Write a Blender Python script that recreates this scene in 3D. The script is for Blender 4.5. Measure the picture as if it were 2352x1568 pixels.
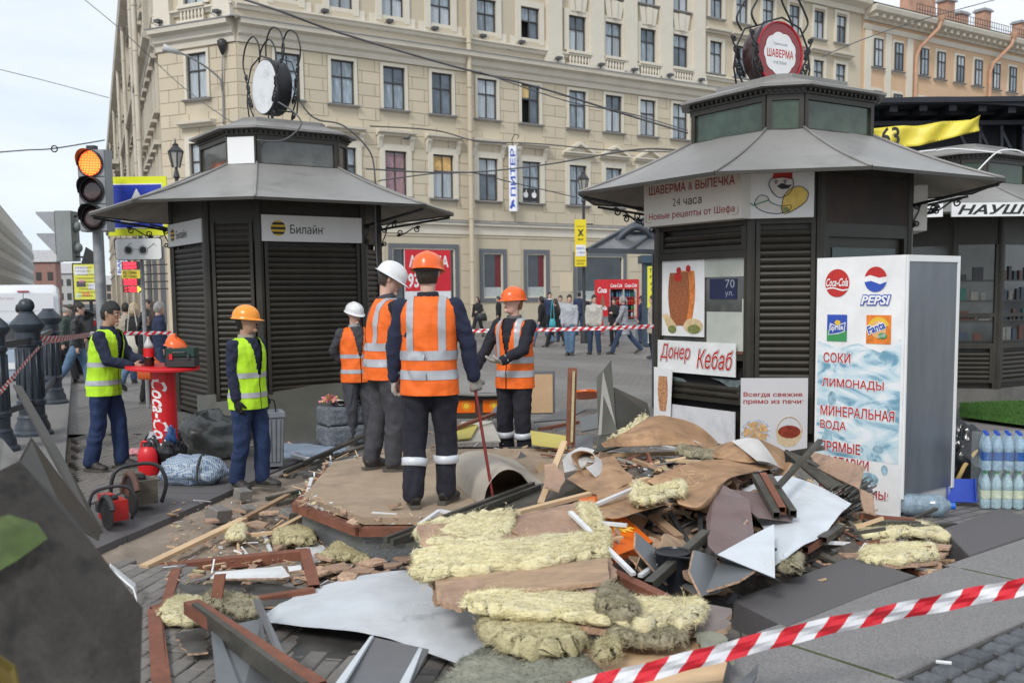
import bpy,math,random
import numpy as np
from mathutils import Vector,Matrix,noise
from mathutils.geometry import delaunay_2d_cdt
R=math.radians
rnd=random.Random(7)
scene=bpy.context.scene
for o in list(bpy.data.objects):bpy.data.objects.remove(o)
PT,RL,CZ,FPX=math.atan(209/2287),.011,1.8,2287.0
cam_d=bpy.data.cameras.new('camera');cam=bpy.data.objects.new('camera',cam_d)
scene.collection.objects.link(cam);scene.camera=cam
_F=Vector((0,math.cos(PT),-math.sin(PT)));_R=Vector((1,0,0));_U=Vector((0,math.sin(PT),math.cos(PT)))
_r2=_R*math.cos(RL)-_U*math.sin(RL);_u2=_R*math.sin(RL)+_U*math.cos(RL)
_m=Matrix((_r2,_u2,-_F)).transposed().to_4x4();_m.translation=(0,0,CZ)
cam.matrix_world=_m
cam_d.sensor_width=36;cam_d.lens=36*FPX/2352;cam_d.shift_y=100/2352
cam_d.clip_start=.05;cam_d.clip_end=1500
cam_d.dof.use_dof=True;cam_d.dof.focus_distance=8.6;cam_d.dof.aperture_fstop=3.4
world=bpy.data.worlds.new('World');scene.world=world;world.use_nodes=True
nt=world.node_tree;nt.nodes.clear()
N=nt.nodes.new;L=nt.links.new
sky=N('ShaderNodeTexSky');sky.sky_type='NISHITA';sky.sun_disc=False
SUN_EL,SUN_AZ=R(42),R(205)
sky.sun_elevation=SUN_EL;sky.sun_rotation=SUN_AZ
tc=N('ShaderNodeTexCoord');mp=N('ShaderNodeMapping');mp.inputs['Scale'].default_value=(1.2,1.2,4.2)
mp.inputs['Rotation'].default_value=(0,.12,.3)
nz=N('ShaderNodeTexNoise');nz.inputs['Scale'].default_value=1.9;nz.inputs['Detail'].default_value=7;nz.inputs['Roughness'].default_value=.55
cr=N('ShaderNodeValToRGB');cr.color_ramp.elements[0].position=.34;cr.color_ramp.elements[1].position=.66
cr.color_ramp.elements[0].color=(5.0,5.7,6.4,1);cr.color_ramp.elements[1].color=(7.0,7.25,7.5,1)
mx=N('ShaderNodeMixRGB');mx.inputs[0].default_value=.9
bg=N('ShaderNodeBackground');bg.inputs[1].default_value=.1;wo=N('ShaderNodeOutputWorld')
L(tc.outputs['Generated'],mp.inputs['Vector']);L(mp.outputs[0],nz.inputs['Vector']);L(nz.outputs['Fac'],cr.inputs[0])
L(sky.outputs[0],mx.inputs[1]);L(cr.outputs[0],mx.inputs[2]);L(mx.outputs[0],bg.inputs[0]);L(bg.outputs[0],wo.inputs[0])
sd=bpy.data.lights.new('sun','SUN');sd.energy=1.35;sd.angle=R(14);sd.color=(1,.97,.93)
so=bpy.data.objects.new('sun',sd);scene.collection.objects.link(so)
_sv=Vector((math.sin(SUN_AZ)*math.cos(SUN_EL),math.cos(SUN_AZ)*math.cos(SUN_EL),math.sin(SUN_EL)))
so.rotation_euler=_sv.to_track_quat('Z','Y').to_euler()
scene.view_settings.view_transform='Standard';scene.view_settings.look='None'
scene.view_settings.gamma=1;scene.view_settings.exposure=.62
scene.view_settings.use_curve_mapping=False
COL=scene.collection
def ray(px,py):
 u,w=px-1176,py-884
 a=(u*math.cos(RL)-w*math.sin(RL))/FPX;b=-(u*math.sin(RL)+w*math.cos(RL))/FPX
 return Vector((a,math.cos(PT)+b*math.sin(PT),-math.sin(PT)+b*math.cos(PT)))
def at(px,py,Y):
 r=ray(px,py);return Vector((0,0,CZ))+r*(Y/r.y)
def gr(px,py,z=0.):
 r=ray(px,py);return Vector((0,0,CZ))+r*((z-CZ)/r.z)
_mc={}
def MT(name,col,rough=.7,metal=0.,var=.12,vs=3.,bump=0.,bs=40.,rand=0.,dirt=0.,dcol=None,ds=.8,emit=0.,alpha=1.,spec=.5,stretch=None,trans=0.,sheen=0.):
 """procedural material: colour varied by two noises, optional dirt patches, grain bump, per-object variation"""
 if name in _mc:return _mc[name]
 m=bpy.data.materials.new(name);m.use_nodes=True;t=m.node_tree;n=t.nodes.new;l=t.links.new
 b=t.nodes['Principled BSDF'];b.inputs['Roughness'].default_value=rough;b.inputs['Metallic'].default_value=metal
 b.inputs['Specular IOR Level'].default_value=spec
 tc=n('ShaderNodeTexCoord');src=tc.outputs['Object']
 if stretch:
  mpn=n('ShaderNodeMapping');mpn.inputs['Scale'].default_value=stretch;l(src,mpn.inputs[0]);src=mpn.outputs[0]
 c1=n('ShaderNodeTexNoise');c1.inputs['Scale'].default_value=vs;c1.inputs['Detail'].default_value=6;c1.inputs['Roughness'].default_value=.65
 l(src,c1.inputs['Vector'])
 rp=n('ShaderNodeValToRGB');rp.color_ramp.elements[0].position=.3;rp.color_ramp.elements[1].position=.72
 lo=[c*(1-var)for c in col];hi=[min(1,c*(1+var))for c in col]
 rp.color_ramp.elements[0].color=(*lo,1);rp.color_ramp.elements[1].color=(*hi,1)
 l(c1.outputs['Fac'],rp.inputs[0]);out=rp.outputs[0]
 if dirt:
  d=n('ShaderNodeTexNoise');d.inputs['Scale'].default_value=ds;d.inputs['Detail'].default_value=8;d.inputs['Roughness'].default_value=.7
  l(src,d.inputs['Vector'])
  dr=n('ShaderNodeValToRGB');dr.color_ramp.elements[0].position=.48;dr.color_ramp.elements[1].position=.68
  l(d.outputs['Fac'],dr.inputs[0])
  k=n('ShaderNodeMath');k.operation='MULTIPLY';k.inputs[1].default_value=dirt;l(dr.outputs[0],k.inputs[0])
  x=n('ShaderNodeMixRGB');x.inputs[2].default_value=(*(dcol or [c*.35 for c in col]),1)
  l(k.outputs[0],x.inputs[0]);l(out,x.inputs[1]);out=x.outputs[0]
 if rand:
  oi=n('ShaderNodeObjectInfo');mr=n('ShaderNodeMapRange');mr.inputs[3].default_value=1-rand;mr.inputs[4].default_value=1+rand
  l(oi.outputs['Random'],mr.inputs[0]);hs=n('ShaderNodeHueSaturation');l(mr.outputs[0],hs.inputs['Value']);l(out,hs.inputs['Color']);out=hs.outputs[0]
 l(out,b.inputs['Base Color'])
 if rough>.15:
  rr=n('ShaderNodeMapRange');rr.inputs[3].default_value=max(.05,rough-.12);rr.inputs[4].default_value=min(1,rough+.12)
  l(c1.outputs['Fac'],rr.inputs[0]);l(rr.outputs[0],b.inputs['Roughness'])
 if bump:
  g=n('ShaderNodeTexNoise');g.inputs['Scale'].default_value=bs;g.inputs['Detail'].default_value=5;l(src,g.inputs['Vector'])
  bp=n('ShaderNodeBump');bp.inputs['Strength'].default_value=min(1,bump);bp.inputs['Distance'].default_value=.01*max(1,bump)
  l(g.outputs['Fac'],bp.inputs['Height']);l(bp.outputs[0],b.inputs['Normal'])
 if emit:
  b.inputs['Emission Color'].default_value=(*col,1);b.inputs['Emission Strength'].default_value=emit
 if alpha<1:b.inputs['Alpha'].default_value=alpha
 if trans:b.inputs['Transmission Weight'].default_value=trans
 if sheen:b.inputs['Sheen Weight'].default_value=sheen
 m['_']=1
 _mc[name]=m
 return m
class MB:
 """collects faces in world coordinates; build() links them as ONE mesh object"""
 def __init__(s):s.v=[];s.f=[];s.m=[]
 def add(s,vs,fs,mi=0):
  b=len(s.v);s.v+= [tuple(v)for v in vs];s.f+= [tuple(i+b for i in f)for f in fs];s.m+= [mi]*len(fs);return s
 def box(s,c,d,M=None,mi=0):
  hx,hy,hz=d[0]/2,d[1]/2,d[2]/2
  vs=[Vector((x,y,z))for x in (-hx,hx)for y in (-hy,hy)for z in (-hz,hz)]
  if M is not None:vs=[M@v for v in vs]
  vs=[v+Vector(c)for v in vs]
  return s.add(vs,[(0,1,3,2),(4,6,7,5),(0,4,5,1),(2,3,7,6),(0,2,6,4),(1,5,7,3)],mi)
 def beam(s,p0,p1,w,h,up=(0,0,1),mi=0):
  p0=Vector(p0);p1=Vector(p1);d=(p1-p0);Ln=d.length;d.normalize();up=Vector(up)
  if abs(d.dot(up))>.98:up=Vector((0,1,0))
  x=d.cross(up).normalized();z=x.cross(d).normalized()
  return s.box((p0+p1)/2,(w,Ln,h),Matrix((x,d,z)).transposed(),mi)
 def tube(s,pts,r,n=8,cap=True,mi=0):
  pts=[Vector(p)for p in pts];k=len(pts);rs=r if isinstance(r,(list,tuple))else [r]*k
  rings=[];prev=None
  for i,p in enumerate(pts):
   t=(pts[min(i+1,k-1)]-pts[max(i-1,0)]).normalized()
   if prev is None:a=t.orthogonal().normalized()
   else:
    a=prev-t*prev.dot(t);a=a.normalized()if a.length>1e-6 else t.orthogonal().normalized()
   prev=a;b=t.cross(a)
   rings.append([p+(a*math.cos(2*math.pi*j/n)+b*math.sin(2*math.pi*j/n))*rs[i]for j in range(n)])
  vs=[v for q in rings for v in q];fs=[]
  for i in range(k-1):
   for j in range(n):fs.append((i*n+j,i*n+(j+1)%n,(i+1)*n+(j+1)%n,(i+1)*n+j))
  if cap:fs.append(tuple(range(n-1,-1,-1)));fs.append(tuple((k-1)*n+j for j in range(n)))
  return s.add(vs,fs,mi)
 def lathe(s,prof,c=(0,0,0),n=24,M=None,mi=0,cap=True):
  vs=[];fs=[];k=len(prof)
  for (r,z)in prof:
   for j in range(n):
    v=Vector((r*math.cos(2*math.pi*j/n),r*math.sin(2*math.pi*j/n),z))
    if M is not None:v=M@v
    vs.append(v+Vector(c))
  for i in range(k-1):
   for j in range(n):fs.append((i*n+j,i*n+(j+1)%n,(i+1)*n+(j+1)%n,(i+1)*n+j))
  if cap and prof[0][0]>1e-4:fs.append(tuple(range(n-1,-1,-1)))
  if cap and prof[-1][0]>1e-4:fs.append(tuple((k-1)*n+j for j in range(n)))
  return s.add(vs,fs,mi)
 def prism(s,poly,off,mi=0):
  n=len(poly);off=Vector(off);a=[Vector(p)for p in poly];b=[p+off for p in a]
  return s.add(a+b,[tuple(range(n-1,-1,-1)),tuple(range(n,2*n))]+[(i,(i+1)%n,n+(i+1)%n,n+i)for i in range(n)],mi)
 def grid(s,fn,nu,nv,th=0.,mi=0,mib=None,edge=0):
  P=[[Vector(fn(i/nu,j/nv))for j in range(nv+1)]for i in range(nu+1)]
  vs=[p for q in P for p in q];W=nv+1;fs=[(i*W+j,(i+1)*W+j,(i+1)*W+j+1,i*W+j+1)for i in range(nu)for j in range(nv)]
  if not th:return s.add(vs,fs,mi)
  Nn=[]
  for i in range(nu+1):
   for j in range(nv+1):
    du=P[min(i+1,nu)][j]-P[max(i-1,0)][j];dv=P[i][min(j+1,nv)]-P[i][max(j-1,0)]
    q=du.cross(dv);Nn.append(q.normalized()if q.length>1e-9 else Vector((0,0,1)))
  K=len(vs);bk=[v-n_*th for v,n_ in zip(vs,Nn)]
  b0=len(s.v);s.add(vs+bk,fs,mi)
  s.f+= [tuple(b0+K+i for i in reversed(f))for f in fs];s.m+= [mi if mib is None else mib]*len(fs)
  rim=[i*W for i in range(nu+1)]+[nu*W+j for j in range(1,W)]+[i*W+nv for i in range(nu-1,-1,-1)]+[j for j in range(nv-1,0,-1)]
  for q in range(len(rim)):
   a,b=rim[q],rim[(q+1)%len(rim)];s.f.append((b0+b,b0+a,b0+K+a,b0+K+b));s.m.append(mi if mib is None else mib)
  return s
 def merge(s,o,M=None):
  return s.add([(M@Vector(v))if M else v for v in o.v],o.f,0)
 def build(s,name,mat,parent=None,smooth=False,label=None,mesh_only=False,origin=None):
  me=bpy.data.meshes.new(name)
  W=WM.get(parent.name)if parent is not None else None
  vs=s.v
  if W is not None:I=W.inverted();vs=[tuple(I@Vector(v))for v in vs]
  elif origin is not None:
   o_=Vector(origin);vs=[tuple(Vector(v)-o_)for v in vs]
  me.from_pydata(vs,[],s.f);mats=mat if isinstance(mat,(list,tuple))else [mat]
  for q in mats:me.materials.append(q)
  if len(mats)>1:me.polygons.foreach_set('material_index',s.m)
  if smooth:
   me.polygons.foreach_set('use_smooth',[True]*len(me.polygons))
   if smooth is not True:me.set_sharp_from_angle(angle=R(smooth))
  me.update()
  if mesh_only:return me
  o=bpy.data.objects.new(name,me);COL.objects.link(o)
  if parent is not None:o.parent=parent;WM[o.name]=W if W is not None else Matrix()
  elif origin is not None:o.location=origin;WM[o.name]=Matrix.Translation(origin)
  else:WM[o.name]=Matrix()
  if label:o['label']=label
  return o
WM={}
def thing(name,label,cat,loc=(0,0,0),rz=0.,group=None):
 o=bpy.data.objects.new(name,None);COL.objects.link(o);o.empty_display_size=.1
 o.location=loc;o.rotation_euler=(0,0,rz);WM[o.name]=Matrix.Translation(Vector(loc))@ Matrix.Rotation(rz,4,'Z')
 o['label']=label;o['category']=cat
 if group:o['group']=group
 return o
def solo(mb,name,mat,label,cat,group=None,smooth=False,kind=None,mods=None):
 n=len(mb.v);c=Vector((sum(v[0]for v in mb.v)/n,sum(v[1]for v in mb.v)/n,min(v[2]for v in mb.v)))
 o=mb.build(name,mat,None,smooth,origin=c);o['label']=label;o['category']=cat
 if group:o['group']=group
 if kind:o['kind']=kind
 return o
def struct(name,mb,mat,parent=None,smooth=False):
 o=mb.build(name,mat,parent,smooth);o['kind']='structure';return o
def dup(o,M,label=None,group=None):
 """copy of a thing with its parts and sub-parts (shared meshes); M = world matrix"""
 c=o.copy();COL.objects.link(c);c.matrix_world=M
 def rec(a,b):
  for ch in a.children:
   d=ch.copy();COL.objects.link(d);d.parent=b;rec(ch,d)
 rec(o,c)
 if label:c['label']=label
 if group:c['group']=group
 return c
class Frame:
 """a plane in space: u along dx, v up, n outwards"""
 def __init__(s,o,dx,up=(0,0,1)):
  s.o=Vector(o);s.x=Vector(dx).normalized();up=Vector(up);s.y=(up-s.x*up.dot(s.x)).normalized();s.n=s.x.cross(s.y)
 def p(s,u,v,n=0.):return s.o+s.x*u+s.y*v+s.n*n
 def slab(s,mb,u0,v0,u1,v1,n0,n1,mi=0):
  vs=[s.p(u,v,n)for u in (u0,u1)for v in (v0,v1)for n in (n0,n1)]
  return mb.add(vs,[(0,1,3,2),(4,6,7,5),(0,4,5,1),(2,3,7,6),(0,2,6,4),(1,5,7,3)],mi)
 def poly(s,mb,pts,n,mi=0):return mb.add([s.p(u,v,n)for u,v in pts],[tuple(range(len(pts)))],mi)
 def disc(s,mb,u,v,ru,rv,n,k=20,mi=0,a0=0,a1=360):
  return s.poly(mb,[(u+ru*math.cos(R(a0+(a1-a0)*i/k)),v+rv*math.sin(R(a0+(a1-a0)*i/k)))for i in range(k if a1-a0==360 else k+1)],n,mi)
_tc={}
def text_geo(s,bold=0.,shear=0.,sp=1.):
 key=(s,bold,shear,sp)
 if key in _tc:return _tc[key]
 cu=bpy.data.curves.new('t','FONT');cu.body=s;cu.size=1;cu.offset=bold;cu.shear=shear;cu.space_character=sp;cu.resolution_u=2;cu.fill_mode='NONE'
 ob=bpy.data.objects.new('t',cu);COL.objects.link(ob)
 me=bpy.data.meshes.new_from_object(ob)
 v2=[(v.co.x,v.co.y)for v in me.vertices];adj={}
 for e in me.edges:p,q=e.vertices;adj.setdefault(p,[]).append(q);adj.setdefault(q,[]).append(p)
 bpy.data.objects.remove(ob);bpy.data.curves.remove(cu);bpy.data.meshes.remove(me)
 seen=set();E_=[];LP=[]
 for st in range(len(v2)):
  if st in seen or st not in adj:continue
  c_=st;pr=-1;loop=[st];seen.add(st)
  while True:
   nx=[q for q in sorted(adj[c_],key=lambda q:(q !=c_+1,q))if q not in seen]
   if not nx:break
   c_=nx[0];seen.add(c_);loop.append(c_)
  E_+= list(zip(loop,loop[1:]+loop[:1]));LP.append(loop)
 if not E_:return ([],[])
 if bold:
  ar=[sum(v2[a][0]*v2[b][1]-v2[b][0]*v2[a][1]for a,b in zip(l,l[1:]+l[:1]))for l in LP];sg=1 if max(ar,key=abs)>0 else -1;o2=list(v2)
  for l in LP:
   k=len(l)
   for i in range(k):
    a,b,c=v2[l[i-1]],v2[l[i]],v2[l[(i+1)%k]];d1=Vector((b[0]-a[0],b[1]-a[1]));d2=Vector((c[0]-b[0],c[1]-b[1]))
    if d1.length<1e-6:d1=d2.copy()
    if d2.length<1e-6:d2=d1.copy()
    d1.normalize();d2.normalize();n1=Vector((d1.y,-d1.x))*sg;n2=Vector((d2.y,-d2.x))*sg;q=n1+n2;q=q/max(.35,q.length_squared/2)if q.length>1e-3 else n1;o2[l[i]]=(b[0]+q.x*bold,b[1]+q.y*bold)
  v2=o2
 r_=delaunay_2d_cdt([Vector(v)for v in v2],E_,[],0,1e-5);P_=r_[0];T_=r_[2]
 A_=np.array([v2[p]for p,q in E_]);B_=np.array([v2[q]for p,q in E_]);fs=[]
 for t_ in T_:
  cx=sum(P_[i][0]for i in t_)/3;cy=sum(P_[i][1]for i in t_)/3
  up=(A_[:,1]<= cy)& (B_[:,1]>cy);dn=(A_[:,1]>cy)& (B_[:,1]<= cy);dy=np.where(B_[:,1]==A_[:,1],1,B_[:,1]-A_[:,1]);xi=A_[:,0]+(cy-A_[:,1])/dy*(B_[:,0]-A_[:,0])
  if int((up & (xi>cx)).sum())-int((dn & (xi>cx)).sum()):fs.append(tuple(t_))
 vs=[(p[0],p[1],0.)for p in P_]
 _tc[key]=(vs,fs);return _tc[key]
def text(mb,fr,s,u0,v0,u1,v1,n,mi=0,bold=0.,shear=0.,sp=1.,rot=0.,arc=0.):
 """lettering fitted to the rectangle u0..u1, v0..v1 of frame fr (u1 None keeps proportions)"""
 vs,fs=text_geo(s,bold,shear,sp)
 if not vs:return mb
 x0=min(v[0]for v in vs);x1=max(v[0]for v in vs);y0=min(v[1]for v in vs);y1=max(v[1]for v in vs)
 sy=(v1-v0)/(y1-y0);sx=sy if u1 is None else (u1-u0)/(x1-x0);w=(x1-x0)*sx
 c,q=math.cos(rot),math.sin(rot);out=[]
 for v in vs:
  a=(v[0]-x0)*sx;b=(v[1]-y0)*sy
  if arc:b+= arc*(1-((a-w/2)/(w/2))**2)
  out.append(fr.p(u0+a*c-b*q,v0+a*q+b*c,n))
 return mb.add(out,fs,mi)
def fbm(p,sc=1.,o=3):
 return noise.fractal(Vector(p)*sc,1.,2.,o)
# ================================================================ GROUND
m_asph=MT('asphalt',(.075,.075,.08),.9,var=.25,vs=1.5,bump=.4,bs=90,dirt=.4,ds=.3,dcol=(.12,.115,.11))
m_sand=MT('dirty_sand',(.27,.215,.165),.95,var=.3,vs=5,bump=1,bs=60,dirt=.6,ds=2.5,dcol=(.13,.11,.095))
m_gran=MT('granite_slab',(.105,.098,.10),.75,var=.22,vs=90,bump=.15,bs=150,dirt=.5,ds=1.6,dcol=(.10,.093,.09))
m_gran2=MT('speckled_granite',(.205,.196,.192),.8,var=.45,vs=110,bump=.25,bs=160,dirt=.35,ds=1.2,dcol=(.15,.14,.135))
m_pav=MT('paver',(.19,.175,.16),.85,var=.22,vs=14,bump=.35,bs=90,rand=.16,dirt=.5,ds=.7,dcol=(.11,.10,.09))
m_cob=MT('cobble',(.10,.105,.115),.6,var=.3,vs=30,bump=.4,bs=60,rand=.18)
m_moss=MT('moss',(.06,.08,.02),.95,var=.4,vs=25,bump=.6)
g=MB();g.add([(-420,-20,-.2),(420,-20,-.2),(420,620,-.2),(-420,620,-.2)],[(0,1,2,3)])
struct('ground',g,m_asph)
g=MB();g.add([(-4.75+.05,4,-.055),(-4.7,4,-.055),(12,2,-.055),(12,14.5,-.055),(-7,14.5,-.055),(-6.2,9.6,-.055)][1:],[(0,1,2,3,4)])
bed=struct('bedding_sand',g,m_sand)
m_plz=bpy.data.materials.new('plaza_paving');m_plz.use_nodes=True;t=m_plz.node_tree;b=t.nodes['Principled BSDF'];n=t.nodes.new;l=t.links.new
tc=n('ShaderNodeTexCoord');mp=n('ShaderNodeMapping');mp.inputs['Rotation'].default_value=(0,0,R(-35));l(tc.outputs['Object'],mp.inputs[0])
br=n('ShaderNodeTexBrick');br.inputs['Scale'].default_value=1;br.inputs['Brick Width'].default_value=.62;br.inputs['Row Height'].default_value=.62;br.inputs['Mortar Size'].default_value=.012;br.offset=.5
br.inputs['Color1'].default_value=(.195,.183,.172,1);br.inputs['Color2'].default_value=(.22,.207,.197,1);br.inputs['Mortar'].default_value=(.09,.085,.08,1);l(mp.outputs[0],br.inputs[0])
b2=n('ShaderNodeTexBrick');b2.inputs['Scale'].default_value=1;b2.inputs['Brick Width'].default_value=.2;b2.inputs['Row Height'].default_value=.1;b2.inputs['Mortar Size'].default_value=.008
b2.inputs['Color1'].default_value=(.18,.168,.158,1);b2.inputs['Color2'].default_value=(.21,.195,.18,1);b2.inputs['Mortar'].default_value=(.07,.065,.06,1);l(mp.outputs[0],b2.inputs[0])
wv=n('ShaderNodeTexWave');wv.inputs['Scale'].default_value=.09;wv.wave_type='BANDS';l(mp.outputs[0],wv.inputs[0])
gt=n('ShaderNodeMath');gt.operation='GREATER_THAN';gt.inputs[1].default_value=.62;l(wv.outputs['Fac'],gt.inputs[0])
mx=n('ShaderNodeMixRGB');l(gt.outputs[0],mx.inputs[0]);l(b2.outputs[0],mx.inputs[1]);l(br.outputs[0],mx.inputs[2])
nz=n('ShaderNodeTexNoise');nz.inputs['Scale'].default_value=.45;nz.inputs['Detail'].default_value=8;nz.inputs['Roughness'].default_value=.7;l(tc.outputs['Object'],nz.inputs[0])
mr=n('ShaderNodeMapRange');mr.inputs[3].default_value=.55;mr.inputs[4].default_value=1.35;l(nz.outputs['Fac'],mr.inputs[0])
hs=n('ShaderNodeHueSaturation');l(mx.outputs[0],hs.inputs['Color']);l(mr.outputs[0],hs.inputs['Value']);l(hs.outputs[0],b.inputs['Base Color']);b.inputs['Roughness'].default_value=.62
g=MB();g.add([(-60,150,-.004),(-9.2,20.5,-.004),(-6.25,13.2,-.004),(-1.5,13.2,-.004),(-1.5,11.2,-.004),(14,11.2,-.004),(90,11,-.004),(160,150,-.004)],[(0,1,2,3,4,5,6,7)])
g.add([(2.2,7.3,-.006),(14,3,-.006),(14,11.19,-.006),(2.2,11.19,-.006)],[(0,1,2,3)])
plaza=struct('plaza',g,m_plz)
STD=Vector((math.sin(R(10)),math.cos(R(10)),0));STX=Vector((math.cos(R(10)),-math.sin(R(10)),0));STO=Vector((-2.85,7.85,0))
def su(p):d=Vector(p)-STO;return d.dot(STX),d.dot(STD)
def in_pit(p):
 a,s=su(p);e=.12*math.sin(s*3.1)+.06*math.sin(s*9)
 return 0.<a<1.6+e and -1.3+.25*math.sin(a*3)<s<2.15+.15*math.sin(a*5)
pits=[]
for i in range(-42,64):
 for j in range(-24,46):
  c=STO+STX*(i*.1035+.06)+STD*(j*.2045+(.102 if i %2 else 0))
  a,s=su(c)
  if c.y<4.35 or c.y>13.15 or c.x>3.2 or c.x<-4.39-(c.y-9.63)*.433+.12:continue
  if -1.03<a<.045:continue
  if in_pit(c):continue
  if (c-Vector((-.2,8.2,0))).length<1.35:continue
  pits.append(c)
pits.sort(key=lambda c:c.length +(3.5 if c.x>.3 else 0)+(2 if c.x>-.4 else 0))
def paver_mb(c,w=.1,d=.2,h=.06,ja=0.,dz=0.,tx=0.,ty=0.):
 m=MB();Mx=Matrix.Rotation(R(-10)+ja,3,'Z')@ Matrix.Rotation(tx,3,'X')@ Matrix.Rotation(ty,3,'Y')
 vs=[]
 for (k,z)in ((0,-h),(0,-.006),(.006,0)):
  for (sx,sy)in ((-1,-1),(1,-1),(1,1),(-1,1)):vs.append(Mx@Vector((sx*(w/2-k),sy*(d/2-k),z))+Vector(c)+Vector((0,0,dz)))
 fs=[(8,9,10,11)]+[(r*4+q,r*4+(q+1)%4,r*4+4+(q+1)%4,r*4+4+q)for r in (0,1)for q in range(4)]
 return m.add(vs,fs)
base_pv=paver_mb((0,0,0)).build('paver',m_pav,mesh_only=True)
for k,c in enumerate(pits[:300]):
 o=bpy.data.objects.new('paver',base_pv);COL.objects.link(o);o.parent=bed
 o.location=(c.x,c.y,rnd.uniform(-.006,.002));o.rotation_euler=(rnd.uniform(-.02,.02),rnd.uniform(-.025,.025),rnd.uniform(-.012,.012));o.scale=(rnd.uniform(.96,1.0),rnd.uniform(.97,1.0),1)
g=MB()
for c in pits[300:]:g.merge(paver_mb(c,ja=rnd.uniform(-.01,.01),dz=rnd.uniform(-.005,.002),tx=rnd.uniform(-.015,.015),ty=rnd.uniform(-.02,.02)))
o=g.build('paver_field',m_pav,bed);o['kind']='stuff'
def pit_fn(u,v):
 p=STO+STX*(-.02+u*1.9)+STD*(-1.5+v*4.0);h=-.045+.035*fbm(p,2.2)+.02*fbm(p,9)
 e=min(u,1-u,v,1-v);h-= .02*(1-min(1,e*12));return (p.x,p.y,h)
g=MB();g.grid(pit_fn,60,110);o=g.build('dug_up_dirt',m_sand,bed,smooth=True);o['kind']='stuff'
s0=-3.6
for Ln in (1.5,1.7,1.6,1.8,1.6,1.5):
 g=MB();c0=STO+STD*(s0+Ln/2)-STX*.5;Mx=Matrix.Rotation(R(-10),3,'Z')
 g.box(c0+Vector((0,0,-.1+rnd.uniform(-.003,.003))),(.94,Ln-.012,.2),Mx);g.build('granite_slab',m_gran,bed);s0+= Ln
KD=Vector((-.398,.917,0));KX=Vector((.917,.398,0));KO=Vector((-4.39,9.63,0))
g=MB()
for (a0,a1,zt)in ((-4.6,-.62,.10),):
 P=[KO+KX*a0-KD*7,KO+KX*a1-KD*7,KO+KX*a1+KD*70,KO+KX*a0+KD*70];g.prism([(p.x,p.y,-.15)for p in P],(0,0,.15+zt))
kerb=struct('raised_pavement',g,MT('raised_paving',(.2,.19,.185),.85,var=.2,vs=2,dirt=.5,ds=.5,bump=.2,bs=60))
s0=-7
for k in range(16):
 Ln=rnd.uniform(1.3,1.9);g=MB();a=KO+KX*-.3+KD*(s0+Ln/2)
 g.box(a+Vector((0,0,-.01)),(.6,Ln-.015,.29),Matrix.Rotation(R(23.4),3,'Z'));g.build('kerb_stone',m_gran2,kerb);s0+= Ln
SD=Vector((math.sin(R(52)),math.cos(R(52)),0));SN=Vector((SD.y,-SD.x,0))
ZS=.15
def slab(a0,a1,b0,b1,zt,name,mat,parent,h=.16,jit=.0):
 """a granite slab: a = along the steps, b = towards the camera"""
 m=MB();O=gr(2056,1555,ZS);P=[O+SD*a0+SN*b0,O+SD*a1+SN*b0,O+SD*a1+SN*b1,O+SD*a0+SN*b1]
 q=.008;C=sum(P,Vector())/4
 lo=[Vector((p.x,p.y,zt-h))for p in P];mi=[Vector((p.x,p.y,zt-q))for p in P];hi=[Vector((p.x,p.y,zt))+(C-p).normalized()*q*1.2*Vector((1,1,0)).length for p in P]
 for p in hi:p.z=zt
 m.add(lo+mi+hi,[(8,9,10,11)]+[(r*4+i,r*4+(i+1)%4,r*4+4+(i+1)%4,r*4+4+i)for r in (0,1)for i in range(4)])
 return m.build(name,mat,parent)
steps=thing('granite_steps','broad grey granite slabs laid as low steps across the front right corner','steps',gr(2056,1555,0))
slab(-2.4,-.01,-.63,1.3,ZS,'slab',m_gran2,steps);slab(.01,1.84,-.745,.0,ZS,'slab',m_gran2,steps);slab(1.86,3.7,-.775,.0,ZS,'slab',m_gran2,steps);slab(3.72,5.6,-.79,.0,ZS,'slab',m_gran2,steps)
g=MB();O_=gr(2056,1555,ZS);O_.z=0
for (a,b)in ((0,-.32),(1.85,-.37)):g=MB();g.box(O_+SD*a+SN*b+Vector((0,0,ZS-.03)),(.62,.016,.055),Matrix.Rotation(math.atan2(SN.y,SN.x),3,'Z'));g.build('moss_joint',m_moss,steps)
cob_bed=MB();cob_bed.prism([O_+SD*.0+SN*.0,O_+SD*6+SN*.0,O_+SD*6+SN*3,O_+SD*.0+SN*3],(0,0,ZS-.028));cob_bed=struct('cobble_bed',cob_bed,MT('cobble_grout',(.04,.04,.034),.95,var=.3,vs=20,bump=.5))
cbm=[]
for q in range(4):
 m=MB();rr=random.Random(q);n8=4
 def cf(u,v,rr=rr,q=q):
  x=(u-.5)*.13;y=(v-.5)*.115;e=min(1,min(u,1-u,v,1-v)*9);
  return (x*(1-.10*(1-e)),y*(1-.10*(1-e)),-.04*(1-math.sqrt(max(0,1-(1-e)**2)))+.006*fbm((x+q,y,0),25))
 m.grid(cf,10,10);cbm.append(m.build('cobblestone',m_cob,smooth=True,mesh_only=True))
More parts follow.
